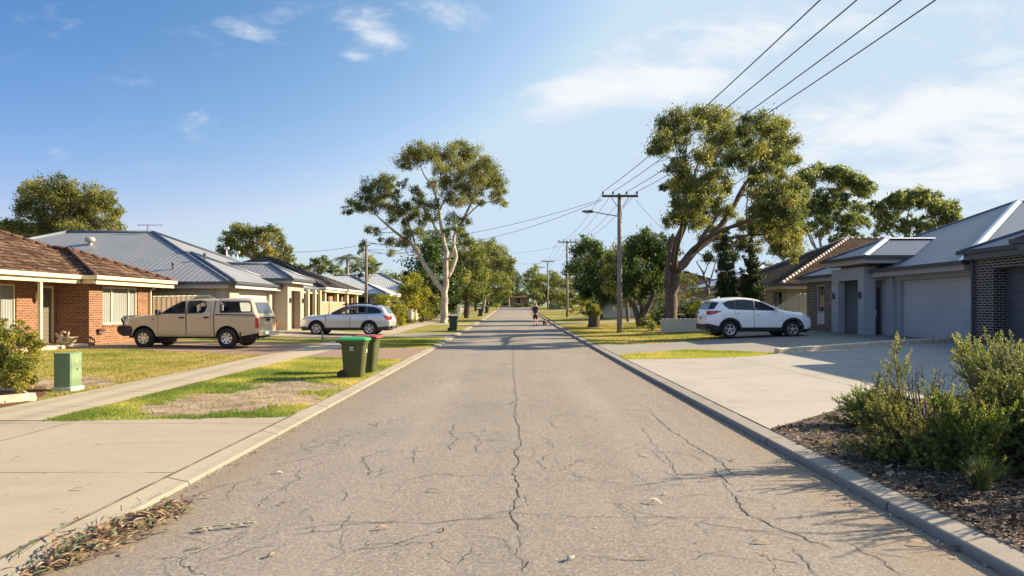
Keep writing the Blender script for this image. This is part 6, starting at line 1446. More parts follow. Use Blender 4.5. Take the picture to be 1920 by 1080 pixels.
for i, (lab, Y, cl, m) in enumerate(FE):
    x = sum(c[0] for c in cl)/len(cl); yt = min(c[1] for c in cl); yb = max(c[1]+c[2]*.8 for c in cl); nm = 'bush' if ('shrub' in lab or 'hedge' in lab) else 'broad_tree'
    tree(nm, lab, Y, [[(x, max(yb, 575), .2 if nm != 'bush' else .06), (x, (yb+yt)/2+4, .15 if nm != 'bush' else .05), (x, yt+8, .05)]], cl, m, BK_G, 80+i, .42 if Y > 110 else .25, .36, 2.3, .4, 1.0, cat='bush' if nm == 'bush' else 'tree')
for i, (x0, Y, lab) in enumerate(((-24, 118, 'left'), (24, 128, 'right'), (-26, 165, 'far left'), (2, 185, 'far middle'), (28, 175, 'far right'))):
    cl = []
    rr_ = np.random.default_rng(200+i)
    for k in range(26): cl.append((CX+(x0+rr_.normal()*7)*F/Y, 575-(rr_.uniform(.5, 5.0))*F/Y, rr_.uniform(1.0, 1.8)*F/Y))
    tree('broad_tree', f'distant dull green tree clump at the {lab} behind the houses', Y, [[(CX+x0*F/Y, 577, .3), (CX+x0*F/Y, 575-3*F/Y, .1)]], cl, EUG, BK_G, 210+i, .5, .36, 1.8, .4, 1.0, twigs=False)
# ------------------------------------------------------------------ near shrubs, mulch, leaves
NAT = foliage_mat('native_leaf', [(.03, .045, .012), (.07, .10, .024), (.14, .165, .04), (.27, .25, .065), (.42, .29, .11)], .36)
NATL = foliage_mat('native_leaf_bright', [(.045, .075, .012), (.105, .165, .022), (.20, .25, .04), (.32, .32, .07), (.42, .31, .11)], .38)
NATG = foliage_mat('native_leaf_grey', [(.035, .05, .02), (.085, .105, .045), (.16, .18, .08), (.27, .275, .12), (.36, .32, .15)], .34)
STEM = plain('stem_brown', (.13, .085, .055), .9, var=.3, scale=20)
def shrub(label, x, y, stems, mat, seed, leaf=.022, aspect=.26, per_m=150, nb=7, blen=.34, name='native_shrub', tips=.35, start=.22, sag=.25):
    """stems: (azimuth, lean 0..1, length, count); leafy branchlets along every stem"""
    r = np.random.default_rng(seed); z = h(x, y); T = thing(name, label, 'shrub', (x, y, z)); mb = MB(); Q = []; TN = []
    for az, lean, L, cnt in stems:
        for _ in range(cnt):
            a = az+r.normal(0, .28); ln = lean*r.uniform(.75, 1.25); l = L*r.uniform(.72, 1.06); b0 = Vector((x+r.normal()*.06, y+r.normal()*.06, z-.02))
            hx, hy = math.cos(a)*ln, math.sin(a)*ln; up = math.sqrt(max(.05, 1-min(.95, ln*ln)))
            e = b0+Vector((hx*l, hy*l, up*l)); m = b0.lerp(e, .5)+Vector((hx*l*.10, hy*l*.10, -.03*l))+Vector(r.normal(size=3))*.075*l
            P = [b0*(1-t)**2+m*2*t*(1-t)+e*t*t for t in np.linspace(0, 1, 9)]
            mb.tube(P, [.0075*l+.003-(.0075*l)*i/8 for i in range(9)], 5); per = per_m*1.9; nbb = int(nb*1.7)
            segs = [(P[3+int(start*4):], 1)]
            for k in range(nbb):
                t = r.uniform(start, .97); i = min(7, int(t*8)); s_ = P[i].lerp(P[i+1], t*8-i); d = (P[i+1]-P[i]).normalized()
                o = Vector(r.normal(size=3)); o = (o-d*o.dot(d)).normalized(); bl = l*blen*r.uniform(.5, 1.1)*(1.1-.5*t)
                e2 = s_+(d*.75+o*.65+Vector((0, 0, .15))).normalized()*bl
                c2 = s_.lerp(e2, .5)+o*bl*.1; seg = [s_*(1-u)**2+c2*2*u*(1-u)+e2*u*u for u in np.linspace(0, 1, 5)]
                mb.tube(seg, [.0035, .003, .0025, .002, .0012], 4); segs.append((seg, .9))
            for seg, w in segs:
                S_ = np.array([tuple(p) for p in seg]); ds = np.linalg.norm(np.diff(S_, axis=0), axis=1); tot = ds.sum(); n = int(tot*per)+4
                u = np.sort(r.random(n))**.8*tot; cs = np.concatenate([[0], np.cumsum(ds)]); ii = np.clip(np.searchsorted(cs, u)-1, 0, len(ds)-1)
                f = ((u-cs[ii])/np.maximum(ds[ii], 1e-6))[:, None]; C = S_[ii]*(1-f)+S_[ii+1]*f; d = (S_[ii+1]-S_[ii])/np.maximum(ds[ii], 1e-6)[:, None]
                o = r.normal(size=(n, 3)); o -= d*(o*d).sum(1, keepdims=True); o /= np.linalg.norm(o, axis=1, keepdims=True)+1e-9
                D = d*r.uniform(.5, .9, (n, 1))+o*r.uniform(.5, .95, (n, 1)); D /= np.linalg.norm(D, axis=1, keepdims=True)
                Lf = 1.2*leaf*r.uniform(.7, 1.3, n)*(1-.35*(u/tot)**3); Q.append(leaf_quads(C+D*Lf[:, None]*.5, D, Lf, Lf*aspect*r.uniform(.8, 1.3, n), r))
                TN.append(np.clip(.30+tips*(u/tot)**2+r.normal(0, .13, n)+r.normal(0, .06), 0, 1))
    mb.build('stem', STEM, T, smooth=True); np_mesh('foliage', np.concatenate(Q).reshape(-1, 3), None, mat, T, tone=np.concatenate(TN)); return T
W_ = math.pi
shrub('low bright green native shrub at the driveway corner, first of the bed', 4.72, 9.0, [(W_*.8, .75, .62, 10), (W_, .9, .62, 8), (W_*.5, .6, .6, 8), (0, .6, .55, 8), (-W_*.5, .65, .55, 8), (W_, .3, .62, 9), (0, .2, .6, 6)], NATL, 301, .024, .2, 170, 6, .34, tips=.2)
shrub('sprawling native shrub with a tall upright tip in the middle of the bed', 4.22, 7.15, [(W_*.9, .45, .92, 3), (-W_*.6, .5, .9, 3), (0, .4, .95, 4), (W_*.97, .95, .80, 9), (W_*.6, .8, .80, 8), (W_*.85, .6, .85, 7), (W_*.8, .20, 1.28, 2), (W_*.7, .4, .95, 4), (0, .75, .85, 8), (-W_*.3, .85, .8, 8), (-W_*.7, .92, .75, 9), (W_*1.1, .8, .75, 7), (W_*.25, .8, .8, 7)], NAT, 302, .026, .27, 110, 7, .34, tips=.5)
shrub('low leafy shrub with lime tips at the front of the bed', 4.4, 6.75, [(W_*.8, .3, .8, 6), (-W_*.5, .4, .75, 7), (W_, .9, .5, 8), (W_*.7, .85, .5, 6), (-W_*.6, .9, .55, 9), (-W_*.2, .8, .6, 8), (W_*.3, .6, .6, 8), (0, .3, .6, 6), (W_, .4, .6, 6)], NATL, 303, .024, .32, 130, 7, .4, tips=.35)
shrub('tall dense grey green native shrub at the right edge of the bed', 6.0, 7.95, [(W_*.95, .6, 1.15, 7), (W_*.6, .45, 1.28, 8), (W_*.95, .3, 1.3, 7), (0, .45, 1.3, 8), (W_*1.15, .75, 1.0, 10), (-W_*.5, .7, 1.15, 12), (-W_*.2, .6, 1.25, 9), (W_*.3, .5, 1.3, 8), (W_*1.35, .6, 1.1, 9)], NATG, 304, .026, .30, 120, 8, .34, tips=.42)
shrub('upright pale tipped native shrub behind the tall grey green one', 6.55, 9.3, [(W_*.95, .4, 1.2, 6), (W_*.7, .35, 1.3, 6), (W_*.9, .2, 1.32, 5), (0, .4, 1.3, 7), (-W_*.5, .5, 1.2, 8), (W_*1.1, .5, 1.1, 6)], NATL, 305, .028, .26, 100, 7, .34, tips=.5)
shrub('dark green shrub low at the right edge in front of the tall one', 5.05, 6.7, [(W_*.7, .3, 1.05, 9), (0, .3, 1.1, 9), (-W_*.5, .4, .95, 8), (W_*.9, .85, .75, 10), (W_*.5, .5, .85, 9), (0, .6, .85, 9), (-W_*.5, .8, .7, 10), (W_*1.3, .85, .65, 9)], NAT, 306, .026, .3, 120, 8, .36, tips=.2)
shrub('wispy grey twiggy shrub in the middle of the bed behind the sprawling one', 5.35, 9.1, [(W_*.8, .5, .85, 9), (W_*.95, .75, .75, 6), (W_*.5, .35, .9, 7), (0, .3, .85, 5)], NATG, 307, .014, .14, 60, 4, .3, tips=.3)
shrub('native shrub at the right edge of the bed whose leafy shadow falls over the kerb', 5.5, 5.9, [(W_*.97, .55, 1.35, 5), (W_*.6, .4, 1.3, 6), (-W_*.6, .4, 1.3, 6), (W_*1.12, .5, 1.3, 5), (0, .5, 1.2, 6)], NAT, 308, .028, .28, 90, 7, .36, tips=.4)
def tuft(label, x, y, n, hh, spread, cols, seed, name='grass_tuft', w=.004):
    r = np.random.default_rng(seed); z = h(x, y); Q = []; TN = []
    for _ in range(n):
        a = r.uniform(0, 6.283); l = hh*r.uniform(.5, 1.1); o = spread*r.uniform(.2, 1.0)*r.random()**.5; s = np.array([-math.sin(a), math.cos(a), 0])*w*r.uniform(.6, 1.2)
        b0 = np.array([x+math.cos(a)*o*.25, y+math.sin(a)*o*.25, z]); P = [b0+np.array([math.cos(a)*o*t*t, math.sin(a)*o*t*t, l*(t-.25*t**3*(o/spread))]) for t in (0, .35, .7, 1.0)]
        ww = (1, .85, .55, .08); t0 = np.clip(r.normal(.45, .2), 0, 1)
        for i in range(3): Q.append([P[i]-s*ww[i], P[i]+s*ww[i], P[i+1]+s*ww[i+1], P[i+1]-s*ww[i+1]]); TN.append(t0)
    o = np_mesh(name, np.array(Q).reshape(-1, 3), None, foliage_mat(name+'_leaf', cols, .3), tone=np.array(TN)); return tag(o, label, 'grass tuft')
TG = [(.045, .07, .02), (.09, .12, .035), (.16, .17, .06), (.26, .22, .10)]
tuft('spiky strappy grass tuft in the dark mulch at the lower right', 4.02, 5.98, 420, .30, .30, TG, 401)
tuft('small weed tuft growing in the gutter by the right kerb', 2.94, 7.75, 60, .06, .09, [(.12, .15, .02), (.25, .24, .04)], 402)
tuft('tiny green weed on the centre crack of the road', (964-CX)*EYE/(709-HY), EYE*F/(709-HY), 40, .04, .10, [(.12, .15, .02), (.25, .24, .04)], 403)
for i, (ux, uy) in enumerate(((3.75, 8.6), (4.2, 8.2), (3.55, 7.9))): tuft(('small yellow green weed in the mulch by the driveway edge', 'second small weed in the mulch, nearer the shrub', 'third small weed in the mulch, close to the kerb')[i], ux, uy, 45, .07, .1, [(.14, .16, .03), (.28, .26, .06)], 410+i)
tree('bush', 'broad leafed yellow green bush in the red mulch bed at far left', 12.9, [[(15, 732, .03), (18, 700, .025), (30, 650, .015)], [(15, 730, .025), (-5, 690, .02), (-12, 640, .012)], [(16, 730, .025), (45, 690, .02), (58, 645, .01)]],
 [(5,640,30),(35,632,28),(58,650,20),(15,675,34),(48,685,26),(66,672,13),(-22,655,36),(30,712,24),(-10,705,34),(2,612,18),(42,610,13),(74,645,10),(60,628,11),(-40,690,36),(55,708,14)], foliage_mat('bush_leaf', [(.055, .072, .012), (.13, .145, .018), (.25, .235, .03), (.40, .32, .06), (.46, .33, .09)], .35), BK_B, 420, .05, .5, 2.6, -.3, 1.1, cat='bush')

def chips(name, poly_test, x0, x1, y0, y1, n, seed, cols, smin, smax):
    r = np.random.default_rng(seed); X = r.uniform(x0, x1, n); Y = y0*(y1/y0)**r.random(n); k = poly_test(X, Y); X, Y = X[k], Y[k]; n = len(X)
    L = r.uniform(smin, smax, n)*r.choice([.6, 1, 1.7], n, p=[.45, .4, .15]); W2 = L*r.uniform(.2, .55, n); a = r.uniform(0, 6.283, n); p = r.normal(0, .35, n)
    D = np.stack([np.cos(a)*np.cos(p), np.sin(a)*np.cos(p), np.sin(p)], -1); C = np.stack([X, Y, H(X, Y)+.012+r.random(n)*.02+np.abs(np.sin(p))*L*.5], -1)
    U = np.array([0, 0, 1])+r.normal(0, .35, (n, 3)); S_ = np.cross(D, U); S_ /= np.linalg.norm(S_, axis=1, keepdims=True)
    hl, hw = (D*L[:, None]*.5), (S_*W2[:, None]*.5)
    o = np_mesh(name, np.stack([C-hl-hw, C+hl-hw*.8, C+hl+hw*.7, C-hl+hw], 1).reshape(-1, 3), None, foliage_mat(name+'_bark', cols, .0, .9), tone=r.random(n)**1.4); return struct(o, 'stuff')
inbed = lambda X, Y: (X > KI+.01) & (Y < np.interp(X, [KI, 4.85, 7], [8.85, 10.4, 11.5])) & (X < 7.2)
chips('mulch_chips', inbed, KI, 7.2, 3.6, 11.3, 26000, 501, [(.016, .010, .007), (.042, .025, .016), (.09, .056, .036), (.20, .135, .088), (.38, .29, .21)], .014, .05)
inl = lambda X, Y: (X < -8.1) & (Y > 10.4) & (Y < 11.75+(-X-8.1)*.8) & (Y < 14)
chips('red_mulch_chips', inl, -14, -8.05, 10.4, 14, 7000, 502, [(.05, .018, .012), (.12, .045, .028), (.20, .085, .05), (.27, .14, .09)], .02, .05)

# fallen leaves
LEAFC = {'tan': (.29, .18, .09), 'green': (.14, .155, .06), 'pale': (.45, .39, .28), 'pink': (.42, .19, .12), 'brown': (.14, .08, .045), 'yellow': (.46, .35, .10), 'sage': (.21, .225, .135), 'dark': (.045, .03, .02)}
LM = {k: plain('dry_leaf_'+k, v, .7, var=.2, scale=40) for k, v in LEAFC.items()}
def add_leaf(mb, p, az, L, Wd, curl, arch, tilt=0.0, n=7):
    """a curved lance-shaped leaf lying at p, arching off the ground"""
    vs = []; fs = []; x = y = 0; hd = az-curl/2
    for i in range(n+1):
        t = i/n; w = Wd*math.sin(math.pi*min(1, .04+.92*t**.85))*.5
        z = arch*math.sin(math.pi*t)+tilt*t; nx, ny = -math.sin(hd), math.cos(hd)
        for s_, dz in ((-1, .25*w), (0, 0), (1, .25*w)): vs.append((p[0]+x+nx*w*s_, p[1]+y+ny*w*s_, p[2]+z+dz))
        x += math.cos(hd)*L/n; y += math.sin(hd)*L/n; hd += curl/n
    for i in range(n):
        for j in (0, 1): fs.append((i*3+j, i*3+j+1, (i+1)*3+j+1, (i+1)*3+j))
    mb.add(vs, fs)
def road_pt(px, py, dz=.008):
    y = EYE*F/(py-HY); x = (px-CX)*EYE/(py-HY)
    if abs(x) < KR: return Vector((x, y, G(y)-.012*(x/KR)**2+dz))
    x, y = gp(px, py); return Vector((x, y, h(x, y)+.014+dz))
LV = [(497, 1048, 1.1, .10, .035, 1.4, .02, 'yellow', 'curled yellow leaf on the asphalt at the lower left'),
 (700, 995, .35, .11, .03, .5, .02, 'pink', 'pinkish curled leaf just below the long cross crack'),
 (829, 999, .8, .045, .03, .2, .015, 'tan', 'small pale seed case right of the pinkish leaf'),
 (776, 846, .1, .10, .022, .4, .006, 'pale', 'slim pale leaf lying on a thin crack left of centre'),
 (797, 922, -.25, .15, .025, -.4, .02, 'brown', 'dark brown curled leaf left of the centre crack'),
 (1062, 1056, 1.3, .10, .045, 1.6, .02, 'pale', 'bent pale leaf at the bottom right of the centre crack'),
 (1206, 942, -.6, .17, .028, -.8, .03, 'pale', 'long arched pale leaf between the centre and right cracks'),
 (1240, 930, .55, .08, .02, .2, .012, 'pale', 'short pale stick leaf beside the long arched leaf'),
 (1312, 901, -.5, .12, .03, -.5, .025, 'brown', 'dark edged leaf beside the right hand crack'),
 (1201, 856, 0, .08, .02, .2, .004, 'pale', 'small flat white leaf right of centre, above the arched leaf'),
 (1408, 1018, -.15, .13, .028, -.2, .015, 'tan', 'tan leaf on the right half of the road near the shadow'),
 (346, 1033, .7, .13, .018, .3, .006, 'green', 'narrow green leaf lying right of the leaf pile'),
 (513, 887, .0, .10, .04, .8, .012, 'pale', 'pale curled leaf with dark shadow near the left kerb'),
 (480, 908, .2, .08, .02, .3, .01, 'brown', 'small reddish brown leaf below the pale curled one'),
 (524, 946, -.2, .05, .03, .3, .012, 'dark', 'small dark leaf on the left of the road'),
 (511, 841, .15, .12, .02, .2, .01, 'brown', 'dark sliver of bark close to the left kerb'),
 (135, 921, -.05, .14, .022, .4, .01, 'green', 'green twig leaf lying on the pale concrete driveway'),
 (98, 962, .3, .06, .012, .5, .01, 'brown', 'tiny brown twig on the concrete driveway'),
 (180, 838, .2, .05, .025, .2, .008, 'dark', 'small dark leaf in the middle of the concrete driveway'),
 (28, 861, .1, .04, .02, .2, .008, 'dark', 'small dark leaf at the left of the concrete driveway'),
 (1215, 1050, 3.0, .06, .015, .2, .01, 'brown', 'thin brown leaf fragment at the bottom right of the road'),
 (375, 934, .4, .10, .03, .6, .02, 'tan', 'tan curled leaf near the gutter right of the pile'),
 (1370, 865, .6, .06, .022, .5, .01, 'brown', 'brown scrap on the road by the right kerb'),
 (1700, 1018, -.3, .12, .03, .5, .02, 'tan', 'tan leaf by the foot of the right kerb'),
 (1755, 1022, -.8, .22, .03, -.6, .02, 'brown', 'long brown bark strip at the foot of the right kerb')]
for px_, py_, az, L, wd, cu, ar, cm, lab in LV:
    mb = MB(); add_leaf(mb, road_pt(px_, py_), az, L, wd, cu, ar); o = mb.build('fallen_leaf', LM[cm], smooth=True); tag(o, lab, 'leaf', 'fallen leaves on the road and driveway')
    sd = o.modifiers.new('thickness', 'SOLIDIFY'); sd.thickness = .0012
# gum twig
p = road_pt(360, 997); T = thing('leafy_twig', 'fallen gum twig with sage green leaves beside the leaf pile', 'twig', p); mb = MB()
q2 = road_pt(478, 984); mb.tube([p+Vector((0, 0, .01)), p.lerp(q2, .5)+Vector((0, .02, .015)), q2+Vector((0, 0, .01))], [.004, .003, .002], 5); mb.build('stem', STEM, T)
mb = MB()
for t, az, L in ((.05, .3, .11), (.12, -.5, .09), (.35, .25, .10), (.45, .0, .09), (.58, .35, .08), (.68, -.3, .08), (.8, .3, .07), (.92, -.2, .06), (.25, -.7, .07)): add_leaf(mb, p.lerp(q2, t)+Vector((0, 0, .012)), az, L, .03, .4, .015)
mb.build('leaf', LM['sage'], T, smooth=True)
# heap of leaves in the left gutter
r = np.random.default_rng(77); piles = {k: MB() for k in ('tan', 'green', 'sage', 'brown', 'pale', 'pink', 'dark')}
A0 = Vector((-2.98, 4.15, 0)); A1 = Vector((-2.78, 5.75, 0))
for i in range(620):
    t = r.beta(1.6, 1.5); c = A0.lerp(A1, t); wid = .03+.12*math.sin(math.pi*min(1, t*.9+.08))**1.2; x = c.x+r.normal()*wid*.75+.02; y = c.y+r.normal()*.07
    dd = abs(x-c.x)/wid; hz = max(0, 1-dd*.8)*.10*math.sin(math.pi*t)*r.random()
    z = (G(y)+.012 if x > -KR else G(y)+.045+(-KR-x)*.2)+hz+.004
    m = r.choice(['tan', 'green', 'sage', 'brown', 'pale', 'pink', 'dark'], p=[.29, .19, .08, .28, .04, .02, .10])
    add_leaf(piles[m], (x, y, z), 1.35+r.normal(0, .65), r.uniform(.06, .14), r.uniform(.015, .028), r.normal(0, .7), r.uniform(0, .03), r.normal(0, .012))
for i in range(18):
    t = r.random(); c = A0.lerp(A1, t); x = c.x+r.normal()*.15; y = c.y; z = G(y)+.03+r.random()*.07+(max(0, -KR-x)*.3)
    a = 1.4+r.normal(0, .6); l = r.uniform(.08, .25); piles['dark'].tube([(x, y, z), (x+math.cos(a)*l, y+math.sin(a)*l, z+r.normal()*.02+.015)], .0025, 4)
heap = MB(); heap.v = []; mats = []; 
for i, (k, m) in enumerate(piles.items()):
    heap.cur = i; heap.add(m.v, m.f); mats.append(LM[k])
struct(heap.build('leaf_litter', mats, smooth=True), 'stuff')
# gutter debris
r = np.random.default_rng(78); dbs = MB(); mats = [LM['brown'], LM['tan'], LM['dark'], LM['sage'], LM['pale']]
for i in range(900):
    side = -1 if r.random() < .55 else 1; y = 4.4*(30/4.4)**r.random(); x = side*(KR-.015-abs(r.normal(0, .10)))
    if r.random() < .12: x = r.uniform(-2.9, 2.9)
    if abs(x) > KR: continue
    dbs.cur = int(r.integers(0, 5)); add_leaf(dbs, (x, y, G(y)+.004-.012*(x/KR)**2), r.uniform(0, 6.28), r.uniform(.015, .06), r.uniform(.006, .02), r.normal(0, .8), r.uniform(0, .012), 0, 3)
for i in range(90):
    y = r.uniform(4.2, 9.4); x = r.uniform(-9, -3.35); dbs.cur = int(r.choice([0, 2])); add_leaf(dbs, (x, y, h(x, y)+.014), r.uniform(0, 6.28), r.uniform(.012, .035), r.uniform(.006, .014), r.normal(0, .8), .004, 0, 3)
for i in range(60):
    y = r.uniform(10.5, 20); x = r.uniform(3.5, 9); dbs.cur = int(r.choice([0, 2])); add_leaf(dbs, (x, y, h(x, y)+.016), r.uniform(0, 6.28), r.uniform(.015, .04), r.uniform(.008, .018), r.normal(0, .8), .004, 0, 3)
struct(dbs.build('leaf_debris', mats), 'stuff')
# ------------------------------------------------------------------ walker and dog
def skin(name, verts, edges, rad, mat, parent, sub=2, root=0):
    me = bpy.data.meshes.new(name); me.from_pydata(verts, edges, []); me.materials.append(mat)
    o = bpy.data.objects.new(name, me); COL.objects.link(o); o.parent = parent
    o.modifiers.new('skin', 'SKIN').use_smooth_shade = True
    lay = me.skin_vertices[0] if len(me.skin_vertices) else None
    if lay is None:
        bm = bmesh.new(); bm.from_mesh(me); bm.verts.layers.skin.verify(); bm.to_mesh(me); bm.free(); lay = me.skin_vertices[0]
    for i, r_ in enumerate(rad): lay.data[i].radius = (r_, r_) if not isinstance(r_, tuple) else r_; lay.data[i].use_root = (i == root)
    s = o.modifiers.new('sub', 'SUBSURF'); s.levels = sub; s.render_levels = sub
    return o
M_SKIN = plain('skin', (.50, .30, .21), .55, var=.05); M_SHIRT = plain('navy_shirt', (.018, .022, .042), .85); M_SHORT = plain('black_shorts', (.014, .014, .018), .85); M_HAIR = plain('hair_sandy', (.30, .19, .11), .8, var=.2, scale=20)
Yp_ = 51.5; xp = (1004-CX)*Yp_/F; P_ = thing('person', 'person in navy shirt and black shorts walking a dog away down the road', 'person', (xp, Yp_, G(Yp_)+.005), R(-4))
def chain(d):
    names = list(d); return {n: i for i, n in enumerate(names)}
V_ = dict(pel=(0, 0, .90), bel=(0, .0, 1.04), che=(0, .02, 1.26), nec=(0, .03, 1.42), nek=(0, .035, 1.50), hea=(0, .05, 1.60), top=(0, .045, 1.70),
 shl=(-.15, .02, 1.37), ell=(-.23, -.04, 1.12), wrl=(-.26, .05, .90), hnl=(-.265, .075, .83), shr=(.15, .02, 1.37), elr=(.22, .02, 1.12), wrr=(.24, .13, .93), hnr=(.24, .16, .865),
 hil=(-.09, 0, .86), knl=(-.10, .13, .50), anl=(-.10, .14, .10), tol=(-.105, .27, .04), hir=(.09, 0, .86), knr=(.095, -.02, .48), anr=(.095, -.17, .12), tor=(.10, -.06, .05))
ix = chain(V_); E = [('pel','bel'),('bel','che'),('che','nec'),('nec','nek'),('nek','hea'),('hea','top'),('che','shl'),('shl','ell'),('ell','wrl'),('wrl','hnl'),('che','shr'),('shr','elr'),('elr','wrr'),('wrr','hnr'),('pel','hil'),('hil','knl'),('knl','anl'),('anl','tol'),('pel','hir'),('hir','knr'),('knr','anr'),('anr','tor')]
RD = dict(pel=(.15,.11), bel=(.14,.10), che=(.16,.11), nec=.07, nek=.06, hea=(.085,.10), top=.07, shl=.065, ell=.045, wrl=.03, hnl=(.035,.022), shr=.065, elr=.045, wrr=.03, hnr=(.035,.022), hil=.09, knl=.058, anl=.038, tol=.034, hir=.09, knr=.058, anr=.038, tor=.034)
VS = list(V_.values()); ES = [(ix[a], ix[b]) for a, b in E]; RS = [RD[k] for k in V_]
for hn, sx in (('hnl', -1), ('hnr', 1)):
    c = V_[hn]
    for k, (dx, dy, l) in enumerate(((-.02, .01, .075), (-.005, .015, .085), (.010, .015, .08), (.022, .005, .062))):
        a = len(VS); VS += [(c[0]+dx*.6, c[1]+dy, c[2]-l*.55), (c[0]+dx*.7, c[1]+dy+.012+(.03 if sx > 0 else 0), c[2]-l)]; RS += [.009, .008]; ES += [(ix[hn], a), (a, a+1)]
    a = len(VS); VS += [(c[0]-sx*.035, c[1]+.02, c[2]-.01), (c[0]-sx*.042, c[1]+.03, c[2]-.045)]; RS += [.010, .009]; ES += [(ix[hn], a), (a, a+1)]
skin('body', VS, ES, RS, M_SKIN, P_, 1)
skin('shirt', [(0, 0, .88), (0, .0, 1.04), (0, .02, 1.27), (0, .03, 1.43), (-.155, .02, 1.38), (-.215, -.02, 1.19), (.155, .02, 1.38), (.205, .02, 1.19)], [(0, 1), (1, 2), (2, 3), (2, 4), (4, 5), (2, 6), (6, 7)], [(.175, .13), (.165, .125), (.18, .13), .075, .085, .07, .085, .07], M_SHIRT, P_, 2)
skin('shorts', [(0, 0, .96), (0, 0, .88), (-.09, .02, .80), (-.105, .12, .53), (.09, .0, .80), (.10, -.015, .52)], [(0, 1), (1, 2), (2, 3), (1, 4), (4, 5)], [(.165, .125), (.17, .13), .115, .095, .115, .095], M_SHORT, P_, 2)
mb = MB(); mb.lathe([(0, 1.735), (.05, 1.728), (.088, 1.69), (.102, 1.63), (.10, 1.57), (.085, 1.53), (.06, 1.51)], (0, .03, 0), n=14); HR = mb.build('hair', M_HAIR, P_, smooth=True, world=False)
mb = MB(); mb.box((0, .155, 1.595), (.025, .03, .04)); mb.box((-.1, .05, 1.59), (.02, .04, .06)); mb.box((.1, .05, 1.59), (.02, .04, .06)); mb.build('face_features', M_SKIN, P_, bevel=.008, world=False)
mb = MB(); mb.box((-.032, .146, 1.622), (.022, .012, .01)); mb.box((.032, .146, 1.622), (.022, .012, .01)); mb.box((0, .148, 1.55), (.045, .008, .008)); mb.build('eyes_and_mouth', M_BLACK, P_, world=False)
for nm, c, rz2 in (('l', (-.105, .20, .045), 0), ('r', (.10, -.10, .075), 0)):
    mb = MB(); mb.box(c, (.095, .27, .085), 0, .8); mb.box((c[0], c[1]-.08, c[2]+.06), (.085, .10, .08), 0, .85); mb.build('shoe', M_BLACK, P_, bevel=.02, world=False)
xd = (1021.5-CX)*(Yp_-.1)/F; D_g = thing('dog', 'small brown and black dog on a lead beside the walking person', 'dog', (xd, Yp_-.1, G(Yp_)+.005), R(-12))
M_DOG = plain('dog_coat', (.085, .05, .03), .9, var=.6, scale=5); M_DOGB = plain('dog_black', (.02, .017, .015), .9)
DV = [(0, -.20, .33), (0, -.05, .34), (0, .13, .34), (0, .22, .40), (0, .29, .48), (0, .36, .49), (0, .45, .46), (-.07, .15, .28), (-.07, .13, .16), (-.07, .17, .02), (.07, .15, .28), (.07, .18, .16), (.07, .13, .02), (-.07, -.20, .27), (-.075, -.15, .19), (-.075, -.25, .12), (-.075, -.23, .02), (.07, -.20, .27), (.075, -.17, .19), (.075, -.22, .12), (.075, -.17, .02), (0, -.28, .40), (0, -.33, .50), (0, -.30, .58)]
DE = [(1, 0), (1, 2), (2, 3), (3, 4), (4, 5), (5, 6), (2, 7), (7, 8), (8, 9), (2, 10), (10, 11), (11, 12), (0, 13), (13, 14), (14, 15), (15, 16), (0, 17), (17, 18), (18, 19), (19, 20), (0, 21), (21, 22), (22, 23)]
DR = [.085, .095, .11, .075, .065, .07, .035, .05, .028, .025, .05, .028, .025, .065, .042, .025, .025, .065, .042, .025, .025, .03, .02, .012]
skin('body', DV, DE, DR, M_DOG, D_g, 2, 1)
mb = MB()
for sx in (-1, 1): mb.add([(sx*.03, .31, .53), (sx*.075, .33, .52), (sx*.085, .31, .45), (sx*.05, .27, .50)], [(0, 1, 2, 3)])
o = mb.build('ear', M_DOGB, D_g, world=False); o.modifiers.new('s', 'SOLIDIFY').thickness = .012
mb = MB(); mb.lathe([(.082, -.012), (.086, 0), (.082, .012)], (0, 0, 0), n=14); mb.v = [(a, .25+b*.75-c*.5, .435+c+b*.55) for a, b, c in mb.v]; mb.build('collar', plain('collar_red', (.35, .04, .03), .6), D_g, world=False)
mb = MB(); a = Vector((xp+.25, Yp_+.15, G(Yp_)+.86)); b = Vector((xd+.05, Yp_+.16, G(Yp_)+.50)); m = a.lerp(b, .5)-Vector((0, 0, .10)); mb.tube([a*(1-t)**2+m*2*t*(1-t)+b*t*t for t in np.linspace(0, 1, 10)], .008, 5)
tag(mb.build('dog_lead', plain('lead_red', (.16, .05, .04), .7)), 'thin lead between the hand of the person and the dog', 'dog lead')
# ------------------------------------------------------------------ sky, sun, camera
SUN_EL, SUN_AZ = 25.5, 15.0                     # azimuth measured from +x towards +y
world = bpy.data.worlds.new('World'); scene.world = world; world.use_nodes = True
nt = world.node_tree; N = NT(nt); bg = nt.nodes['Background']
sky = N.n('ShaderNodeTexSky', sky_type='NISHITA'); sky.sun_disc = False; sky.sun_elevation = R(SUN_EL); sky.sun_rotation = R(90-SUN_AZ)
sky.altitude = 50; sky.air_density = 1.0; sky.dust_density = .8; sky.ozone_density = 1.6
g_ = N.n('ShaderNodeTexCoord').outputs['Generated']; s = N.n('ShaderNodeSeparateXYZ', inp={0: g_})
dy = N.math('MAXIMUM', N.math('ABSOLUTE', s.outputs[1]), .15); u = N.math('DIVIDE', s.outputs[0], dy); v = N.math('DIVIDE', s.outputs[2], dy)
uv = N.n('ShaderNodeCombineXYZ', inp={0: u, 1: v, 2: 0.0}).outputs[0]
def rotated(vec, ang, sc):
    m = N.n('ShaderNodeMapping', inp={'Vector': vec}); m.inputs['Rotation'].default_value = (0, 0, R(ang)); m.inputs['Scale'].default_value = sc; return m.outputs[0]
w1 = N.noise(rotated(uv, -14, (3.2, 11.0, 1)), 1.0, 8, .62, 1.6)
w2 = N.noise(rotated(uv, 30, (8.0, 22.0, 1)), 1.0, 7, .64, 1.2)
